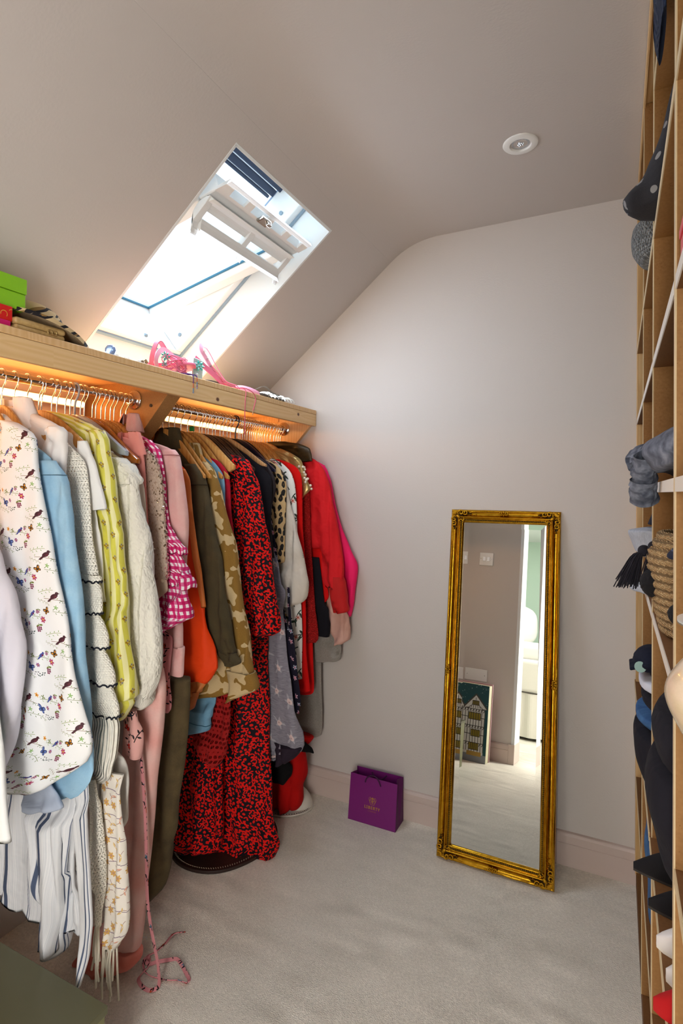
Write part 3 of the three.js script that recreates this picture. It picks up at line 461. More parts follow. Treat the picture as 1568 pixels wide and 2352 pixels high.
const tYellow = pat(512, 0.12, '#d8d257', ({ at }) => {
  for (let i = 0; i < 4; i++) at(64 + i * 128, 256, 0, (x) => { x.fillStyle = 'rgba(238,234,178,0.92)'; x.fillRect(-30, -420, 60, 840); });
  for (let i = 0; i < 4; i++) for (let j = 0; j < 2; j++) at(i * 128 + 6, j * 256 + (i % 2) * 128 + 40, 0, (x) => sprig(x, 1.15));
});
const tGingham = pat(256, 0.076, '#f7eef1', ({ at }) => { for (let k = 0; k < 4; k++) { at(k * 64 + 16, 128, 0, (x) => { x.fillStyle = 'rgba(196,10,88,0.55)'; x.fillRect(-16, -220, 32, 440); }); at(128, k * 64 + 16, 0, (x) => { x.fillStyle = 'rgba(196,10,88,0.55)'; x.fillRect(-220, -16, 440, 32); }); } });
const splat = (x, w, h, q) => { x.beginPath(); const k = 9, p = []; for (let i = 0; i < k; i++) { const a = i / k * 6.283, r = 0.65 + 0.6 * q(); p.push([w * r * Math.cos(a), h * r * Math.sin(a)]); } for (let i = 0; i <= k; i++) { const [a, b] = p[i % k], [c, d] = p[(i + 1) % k]; i ? x.quadraticCurveTo(a, b, (a + c) / 2, (b + d) / 2) : x.moveTo((a + c) / 2, (b + d) / 2); } x.closePath(); x.fill(); };
const leoShape = (x, n, r, col, core) => { // a broken ring with an uneven edge
  x.strokeStyle = col; x.lineWidth = r * (0.6 + 0.3 * n()); const a0 = n() * 6.28, gap = 1.1 + n() * 2.2, k = 0.8 + 0.5 * n();
  if (core) { x.fillStyle = core; ell(x, 0, 0, r * 0.8, r * 0.8 * k); }
  x.beginPath(); for (let i = 0; i <= 9; i++) { const a = a0 + (6.283 - gap) * i / 9, q = r * (0.65 + 0.75 * n()); const X = q * Math.cos(a), Y = q * k * Math.sin(a); i ? x.lineTo(X, Y) : x.moveTo(X, Y); } x.stroke();
};
function scatter(n, S, k, min) { const p = []; for (let i = 0; i < k * 60 && p.length < k; i++) { const a = [n() * S, n() * S]; if (p.every(([b, c]) => { let dx = Math.abs(a[0] - b), dy = Math.abs(a[1] - c); dx = Math.min(dx, S - dx); dy = Math.min(dy, S - dy); return dx * dx + dy * dy > min * min; })) p.push(a); } return p; }
const tRedLeo = pat(1024, 0.37, '#0d0c16', ({ at, n, S }) => { for (const [px, py] of scatter(n, S, 520, 36)) { const m = n(), s = rng(Math.floor(n() * 1e6)), sd = Math.floor(n() * 1e6); at(px, py, n() * 6, (x) => { const q = rng(sd); if (m < 0.55) leoShape(x, q, 15 + 8 * m, '#e81208'); else { x.fillStyle = '#df1208'; ell(x, 0, 0, 7 + 9 * q(), 14 + 5 * q()); if (m > 0.8) ell(x, 10, 6, 8, 12, 1); } }); } }, 17);
const tLeopard = pat(512, 0.22, '#c9a877', ({ at, n, S }) => { for (const [px, py] of scatter(n, S, 60, 50)) { const sd = Math.floor(n() * 1e6); at(px, py, n() * 0.8 - 0.4, (x) => { const q = rng(sd); x.fillStyle = '#14100f'; splat(x, 17 + 7 * q(), 30 + 14 * q(), q); if (q() > 0.35) { x.fillStyle = '#5a3c1c'; splat(x, 6, 12, q); } }); } }, 23);
const camoF = field(512, (u, v) => { const a = fbm(u, v * 1, 3.5, 12), b = fbm(u, v, 5, 31); const base = a > -0.14 && a < 0.62 ? [150, 112, 44] : [216, 190, 142]; const f = tn(u, v, 80, 3) * 8; if (b > 0.52) return [196 + f, 162 + f, 104 + f]; return base.map((q) => q + f); }, 0.21, 0.25, true);
const wash = (a, b, seed, k = 7, sz = 0.3) => field(256, (u, v) => { const t = clamp(0.5 + 0.7 * fbm(u, v, k, seed)), f = tn(u, v, 90, seed) * 6; return [lerp(a[0], b[0], t) + f, lerp(a[1], b[1], t) + f, lerp(a[2], b[2], t) + f]; }, sz, sz, true);
const marl = (a, b, seed) => field(256, (u, v) => { const t = clamp(0.5 + 0.5 * tn(u * 1, v * 0.3, 60, seed) + 0.5 * tn(u * 1, v, 90, seed + 2)); return [lerp(a[0], b[0], t), lerp(a[1], b[1], t), lerp(a[2], b[2], t)]; }, 0.12, 0.12, true);
const tFloralDark = (bg, a, b) => pat(512, 0.2, bg, ({ at, n, S }) => { for (const [px, py] of scatter(n, S, 16, 95)) { const m = n(); at(px, py, n() * 6, (x) => { x.strokeStyle = '#1f1a1c'; x.lineWidth = 6; x.beginPath(); x.moveTo(-60, 10); x.quadraticCurveTo(0, -30, 60, 16); x.stroke(); x.fillStyle = '#221c20'; for (let i = 0; i < 5; i++) { x.save(); x.translate(-50 + i * 24, -4); x.rotate(i % 2 ? 1.1 : -1.1); leafShape(x, 34, 12); x.restore(); } if (m < 0.5) flower(x, 24, a, '#3a1612', 6); else if (m < 0.75) flower(x, 17, b, '#24384a', 5); }); } }, 41);
const tTrop = pat(512, 0.24, '#e9e6e0', ({ at, n, S }) => { for (const [px, py] of scatter(n, S, 17, 92)) { const m = n(); at(px, py, n() * 6, (x) => { x.strokeStyle = '#2c3b33'; x.lineWidth = 9; x.beginPath(); x.moveTo(-70, 0); x.quadraticCurveTo(0, 34, 76, -12); x.stroke(); x.fillStyle = '#33443a'; for (let i = 0; i < 3; i++) { x.save(); x.translate(-46 + i * 40, 8); x.rotate(-0.9 + i * 0.9); leafShape(x, 64, 22); x.restore(); } if (m > 0.6) flower(x, 24, '#dba7a0', '#b8482c', 5); if (m < 0.3) flower(x, 17, '#d8b23c', '#7a4a14', 6); }); } }, 9);
const tGreyFl = pat(512, 0.26, '#8b8792', ({ at, n, S }) => { for (let i = 0; i < 700; i++) at(n() * S, n() * S, 0, (x) => { x.fillStyle = n() > 0.5 ? 'rgba(190,186,196,0.35)' : 'rgba(80,76,88,0.35)'; x.fillRect(0, 0, 34, 2); }); for (const [px, py] of scatter(n, S, 9, 130)) at(px, py, n() * 6, (x) => { const q = rng(5); x.fillStyle = 'rgba(186,180,188,0.75)'; for (let i = 0; i < 5; i++) { x.save(); x.rotate(i * 1.3); leafShape(x, 50 + 14 * (i % 2), 17); x.restore(); } x.fillStyle = 'rgba(222,196,192,0.9)'; splat(x, 26, 20, q); x.fillStyle = 'rgba(150,120,124,0.6)'; ell(x, 4, 4, 8, 6); }); }, 15);
const tNavy = pat(256, 0.14, '#1b1728', ({ at, n, S }) => { for (const [px, py] of scatter(n, S, 10, 60)) at(px, py, n() * 6, (x) => { flower(x, 17, n() > 0.5 ? '#c9a0b0' : '#a8aec0', '#b8485a', 5); }); }, 6);
const tStripe = pat(512, 0.235, '#e2e3e6', ({ at, n }) => { for (const [p, w] of [[90, 26], [138, 26], [330, 9], [352, 5], [430, 14]]) at(p, 256, 0, (x) => { x.fillStyle = '#4a566f'; x.fillRect(-w / 2, -420, w, 840); }); for (let i = 0; i < 260; i++) at(n() * 512, 256, 0, (x) => { x.fillStyle = 'rgba(120,130,150,0.10)'; x.fillRect(0, -420, 1.5, 840); }); }, 2);
const tEmb = pat(512, 0.17, '#e9e2d8', ({ at, n, S }) => { for (let j = 0; j < 3; j++) at(256, 40 + j * 170, 0, (x) => { x.strokeStyle = '#8a7a86'; x.lineWidth = 5; x.beginPath(); for (let i = -9; i <= 9; i++) x.lineTo(i * 44, 8 * Math.sin(i)); x.stroke(); }); for (const [px, py] of scatter(n, S, 34, 68)) { const m = n(); at(px, py, n() * 6, (x) => { x.strokeStyle = '#a07a72'; x.lineWidth = 4; x.beginPath(); x.moveTo(-38, 0); x.quadraticCurveTo(0, 24, 40, 0); x.stroke(); if (m < 0.45) flower(x, 25, '#d3a65c', '#b98a80', 6); else { x.fillStyle = m < 0.7 ? '#d8a38c' : '#d9b877'; x.save(); leafShape(x, 42, 12); x.rotate(2); leafShape(x, 36, 11); x.restore(); } }); } }, 8);
const tEye = pat(512, 0.40, '#d9cfc2', ({ at, n }) => { const hair = (x, k, r0, r1) => { x.strokeStyle = 'rgba(52,60,68,0.55)'; for (let i = 0; i < k; i++) { const a = n() * 6.28, r = r0 + n() * (r1 - r0); x.lineWidth = 1 + n() * 1.5; x.beginPath(); x.moveTo(Math.cos(a) * r0 * 0.8, Math.sin(a) * r0 * 0.6); x.lineTo(Math.cos(a) * r * 0.9, Math.sin(a) * r); x.stroke(); } }; for (const [px, py] of [[95, 330], [390, 90]]) { const [a, b] = [px, py]; at(a, b, 0.2, (x) => { hair(x, 150, 24, 66); x.fillStyle = '#5c646a'; ell(x, 0, 0, 22, 15); x.fillStyle = '#20262a'; ell(x, 2, 0, 10, 10); x.fillStyle = '#e8e6e2'; ell(x, 5, -4, 3, 3); }); } at(40, 190, 0, (x) => hair(x, 260, 20, 90)); }, 12);
// knits: a relief of stitches, with the holes of an openwork yoke dyed by nothing but depth of relief
const stitch = (k, r) => field(256, (u, v) => { const a = u * k, b = v * k * 1.3, o = Math.floor(b) % 2 ? 0.5 : 0, p = (a + o) % 1 - 0.5, q = b % 1 - 0.5; return clamp(1 - r * (p * p * 5 + q * q * 4) + 0.1 * tn(u, v, 40, 2)); }, 0.09);
const knitBump = stitch(13, 1), openBump = stitch(13, 1.6);
const knitMap = field(256, (u, v) => { const n = fbm(u, v, 14, 5) * 9, s = tn(u, v, 60, 3) > 0.46 ? -26 : 0; return [249 + n + s, 245 + n + s, 232 + n + s]; }, 0.16, 0.16, true);
const openAlpha = field(256, (u, v) => { const k = 15, a = u * k, b = v * k, o = Math.floor(b) % 2 ? 0.5 : 0, p = (a + o) % 1 - 0.5, q = b % 1 - 0.5; return p * p * 1.3 + q * q > 0.026 ? 1 : 0; }, 0.13);
const lace = field(512, (u, v) => { const k = 10, a = u * k, b = v * k, o = Math.floor(b) % 2 ? 0.5 : 0, p = (a + o) % 1 - 0.5, q = b % 1 - 0.5, big = Math.floor(b) % 3 !== 2; const r = Math.max(Math.abs(p) * 1.05, Math.abs(q) + Math.abs(p) * 0.4); return r < (big ? 0.36 : 0.18) && Math.abs(p) > 0.03 + (big ? 0 : 0.0) ? 0 : 1; }, 0.17);
const C = {
  leafprint: cloth({ map: tLeaf }), lilac: cloth({ color: 0xd6d4e0 }), bird: cloth({ map: tBird, roughness: 0.6, bumpScale: 0.002 }),
  blue: cloth({ map: wash([142, 186, 218], [166, 204, 228], 3), bumpScale: 0.003 }), blueSeam: cloth({ color: 0x7ba6c4 }),
  white: cloth({ color: 0xeee9e6 }), cotton: cloth({ color: 0xefefee }), ivory: cloth({ color: 0xe3e0da, roughness: 0.5 }),
  knit: phys({ map: knitMap, bumpMap: knitBump, bumpScale: 0.0018, roughness: 1, sheen: 0.3 }), knitRib: phys({ map: knitMap, bumpMap: field(128, (u) => 0.5 + 0.5 * Math.sin(u * 6.283 * 12), 0.12), bumpScale: 0.005, roughness: 1 }),
  knitOpen: phys({ map: knitMap, bumpMap: openBump, bumpScale: 0.002, roughness: 1, alphaMap: openAlpha, alphaTest: 0.5 }), yarnBlack: std({ color: 0x1d1f2a, roughness: 1 }), yarnCream: std({ color: 0xdcd4c2, roughness: 1 }),
  yellow: cloth({ map: tYellow, roughness: 0.45 }), yellowCuff: cloth({ map: tYellow, roughness: 0.45 }),
  crinkle: phys({ color: 0xe9e6db, roughness: 0.95, bumpMap: field(256, (u, v) => 1 - Math.abs(fbm(u, v, 9, 2)) * 1.1 - 0.3 * Math.abs(tn(u, v, 24, 5)), 0.16, 0.24), bumpScale: 0.005 }),
  taupe: cloth({ color: 0xc9b6a4 }), salmon: cloth({ color: 0xe08f86 }), sequin: cloth({ map: marl([150, 128, 112], [222, 202, 184], 3), roughness: 0.5 }),
  dotted: cloth({ map: pat(128, 0.05, '#b9a690', ({ at }) => { for (const [a, b] of [[30, 30], [94, 94]]) at(a, b, 0, (x) => { x.fillStyle = '#e2d3b8'; ell(x, 0, 0, 12, 12); }); }) }),
  gingham: cloth({ map: tGingham }), pinkfloral: cloth({ map: tFloralDark('#d98f94', '#b8482a', '#4f7890') }), pinkfloral2: cloth({ map: tFloralDark('#dfa9a2', '#cf2a20', '#23262e') }),
  pinkdenim: phys({ map: wash([240, 176, 172], [246, 206, 200], 5, 9), bumpMap: twill, bumpScale: 0.0006, roughness: 0.9 }), pinkSeam: cloth({ color: 0xd98a8c }),
  satin: cloth({ color: 0xcb7a3e, roughness: 0.45 }), satinDark: cloth({ color: 0xb9662a, roughness: 0.4 }), orange: cloth({ color: 0xe23f06, roughness: 0.7 }), apricot: cloth({ color: 0xd4793c, roughness: 0.4 }),
  olive: phys({ map: wash([66, 56, 32], [88, 74, 44], 8), bumpMap: twill, bumpScale: 0.0006, roughness: 0.9 }), oliveSeam: cloth({ color: 0x352d1a }), aubergine: cloth({ color: 0x2a1f2c }),
  camo: phys({ map: camoF, bumpMap: twill, bumpScale: 0.0006, roughness: 0.9 }), denim: phys({ map: wash([104, 154, 188], [136, 182, 208], 2), bumpMap: twill, bumpScale: 0.0006, roughness: 0.9 }), denimSeam: cloth({ color: 0x4e86aa }),
  crimson: cloth({ color: 0xb3142c }), redmaroon: cloth({ color: 0x8c0d12 }), lace: phys({ color: 0xc2140f, roughness: 0.9, alphaMap: lace, alphaTest: 0.5, bumpMap: weave, bumpScale: 0.002 }),
  redleo: cloth({ map: tRedLeo, roughness: 0.75 }), black: cloth({ color: 0x15131a }), blackbrown: cloth({ color: 0x241a1c, roughness: 0.6 }), navyprint: cloth({ map: tNavy }), greyfloral: cloth({ map: tGreyFl }),
  leopard: cloth({ map: tLeopard, roughness: 0.6 }), eyeprint: cloth({ map: tEye }), tropical: cloth({ map: tTrop }), redsmooth: cloth({ color: 0xd40806 }), redwool: phys({ color: 0xc60a08, roughness: 1, bumpMap: knitBump, bumpScale: 0.006, sheen: 0.4, sheenColor: new THREE.Color(0.6, 0.05, 0.04) }),
  goldlame: phys({ color: 0xb9a06a, metalness: 0.75, roughness: 0.32, bumpMap: crumple, bumpScale: 0.006 }), bronze: phys({ map: marl([28, 22, 14], [84, 62, 22], 5), roughness: 0.45, metalness: 0.4 }),
  redsheer: phys({ color: 0xdc0a16, roughness: 0.85, bumpMap: crumple, bumpScale: 0.006 }), redvelvet: phys({ color: 0xc20a08, roughness: 0.8, sheen: 0.6, sheenColor: new THREE.Color(0.8, 0.1, 0.08) }), hotpink: cloth({ color: 0xfb1f6a, roughness: 0.7, bumpScale: 0.0015 }), dustypink: cloth({ color: 0xd2a393, roughness: 0.5 }),
  greymarl: cloth({ map: marl([128, 122, 114], [172, 166, 158], 7) }), stripe: cloth({ map: tStripe }), greyblue: cloth({ color: 0xa9b3c6 }), embroid: cloth({ map: tEmb }),
  pinkjean: phys({ map: wash([240, 168, 158], [250, 212, 204], 4, 5, 0.4), bumpMap: twill, bumpScale: 0.0006, roughness: 0.9 }), pinkcuff: phys({ map: wash([228, 116, 102], [240, 150, 134], 7), bumpMap: twill, bumpScale: 0.0006, roughness: 0.9 }),
  olivetrouser: phys({ map: wash([74, 60, 36], [100, 84, 52], 9), bumpMap: twill, bumpScale: 0.0006, roughness: 0.9 }),
};
// ---------------------------------------------------------------- hanging garments
// a piece of clothing is a closed sleeve of cloth: levels of [right edge x, height, width, thickness], with folds that run down it
function hang(L, z, o, seed, squeeze) {
  const n = rng(seed), A = o.f ?? [0.002, 0.005], lam = o.lam ?? 0.08, ph = n() * 9, ph2 = n() * 9, sl = (n() - 0.5) * 5, N = 40, Mc = 44, turn = o.turn ?? 0;
  const cum = [0]; for (let i = 1; i < L.length; i++) cum.push(cum[i - 1] + Math.hypot(L[i][0] - L[i - 1][0], L[i][1] - L[i - 1][1]) + 1e-5);
  const total = cum[cum.length - 1];
  const row = (v) => {
    const d = v * total; let i = 0; while (i < L.length - 2 && cum[i + 1] < d) i++;
    const t = (d - cum[i]) / (cum[i + 1] - cum[i]), a = L[Math.max(0, i - 1)], b = L[i], c = L[i + 1], e = L[Math.min(L.length - 1, i + 2)];
    return b.map((_, k) => { const m0 = (c[k] - a[k]) * 0.4, m1 = (e[k] - b[k]) * 0.4, t2 = t * t, t3 = t2 * t; return (2 * t3 - 3 * t2 + 1) * b[k] + (t3 - 2 * t2 + t) * m0 + (-2 * t3 + 3 * t2) * c[k] + (t3 - t2) * m1; });
  };
  const P = (v, th, out = V(0, 0, 0), grow = 0, raw = false) => {
    const [xr, y, w, t] = row(v), a = Math.max(0.004, w / 2) + grow, b = Math.max(0.004, t / 2) + grow, c = Math.cos(th), s = Math.sin(th), e = 2 / 2.5;
    let X = a * Math.sign(c) * Math.abs(c) ** e, Z = b * Math.sign(s) * Math.abs(s) ** e;
    const x = xr - w / 2 + X, amp = lerp(A[0], A[1], v), u = x / lam + sl * y * 0.3;
    const fold = Math.sin(u * 6.283 + ph + 1.5 * N3(0, y * 3, seed)) * 0.7 + Math.sin(u * 11.3 + ph2 + y * 4) * 0.4;
    const wr = (N3(x * 16, y * 9, seed * 3.1) * 0.005 + N3(x * 42, y * 12, seed) * 0.003) * (o.wr ?? 1);
    out.set(x + 0.6 * wr * Math.sign(c) + amp * 0.25 * Math.sin(y * 23 + ph), Math.max(0.004, y + amp * 0.5 * Math.sin(u * 6.283 + ph + 1) * sstep(0.8, 1, v)), z + Z + amp * fold + wr + turn * (xr - x));
    if (squeeze && !raw) out.z = squeeze(out.x, out.y, out.z);
    return out;
  };
  if (o.probe) return { P };
  const pos = [], uv = [], idx = [], q = V(0, 0, 0), prev = V(0, 0, 0);
  for (let i = 0; i <= N; i++) {
    const v = i / N, y = row(v)[1]; let arc = 0; const us = [];
    for (let j = 0; j <= Mc; j++) { const th = Math.PI - 2 * Math.PI * j / Mc; P(v, th, q, 0, true); if (j) arc += q.distanceTo(prev); prev.copy(q); us.push(arc); P(v, th, q); pos.push(q.x, q.y, q.z); }
    const mid = us[Mc / 2]; for (let j = 0; j <= Mc; j++) uv.push(us[j] - mid + seed * 0.013, y);
  }
  const W = Mc + 1;
  for (let i = 0; i < N; i++) for (let j = 0; j < Mc; j++) { const a = i * W + j; idx.push(a, a + W, a + 1, a + 1, a + W, a + W + 1); }
  for (const i of [0, N]) { const base = pos.length / 3; let cx = 0, cy = 0, cz = 0; for (let j = 0; j < Mc; j++) { const k = (i * W + j) * 3; cx += pos[k] / Mc; cy += pos[k + 1] / Mc; cz += pos[k + 2] / Mc; } pos.push(cx, cy + (i ? 0.012 : 0), cz); uv.push(0, cy); for (let j = 0; j < Mc; j++) i ? idx.push(i * W + j, base, i * W + j + 1) : idx.push(i * W + j, i * W + j + 1, base); }
  const g = new THREE.BufferGeometry(); g.setAttribute('position', new THREE.Float32BufferAttribute(pos, 3)); g.setAttribute('uv', new THREE.Float32BufferAttribute(uv, 2)); g.setIndex(idx); g.computeVertexNormals();
  return { g, P, row };
}
function collarGeo({ rx, rz, h, tip }) {                        // stand and fall of a shirt collar round the neck
  const pos = [], uv = [], idx = [], pf = [[0.95, -0.6], [0.9, -0.15], [0.95, 0], [1.08, -0.03], [1.4, -0.45], [1.7, -1]], S = 40, n = pf.length;
  for (let i = 0; i <= S; i++) { const a = 0.35 + i / S * (6.283 - 0.7), e = Math.abs(Math.cos(a / 2)) ** 6; for (let j = 0; j < n; j++) { const [r, y] = pf[j], fall = j > 3 ? tip * e : 0; pos.push(rx * r * Math.sin(a) + 0.003 * N3(i * 0.3, j, 1), h * y - fall, rz * r * Math.cos(a) * (j > 3 ? 1.15 : 1) + 0.003 * N3(i * 0.25, j, 4)); uv.push(i / S * 0.4, h * y); if (i < S && j < n - 1) { const q = i * n + j; idx.push(q, q + n, q + 1, q + 1, q + n, q + n + 1); } } }
  const g = new THREE.BufferGeometry(); g.setAttribute('position', new THREE.Float32BufferAttribute(pos, 3)); g.setAttribute('uv', new THREE.Float32BufferAttribute(uv, 2)); g.setIndex(idx); g.computeVertexNormals(); return g;
}
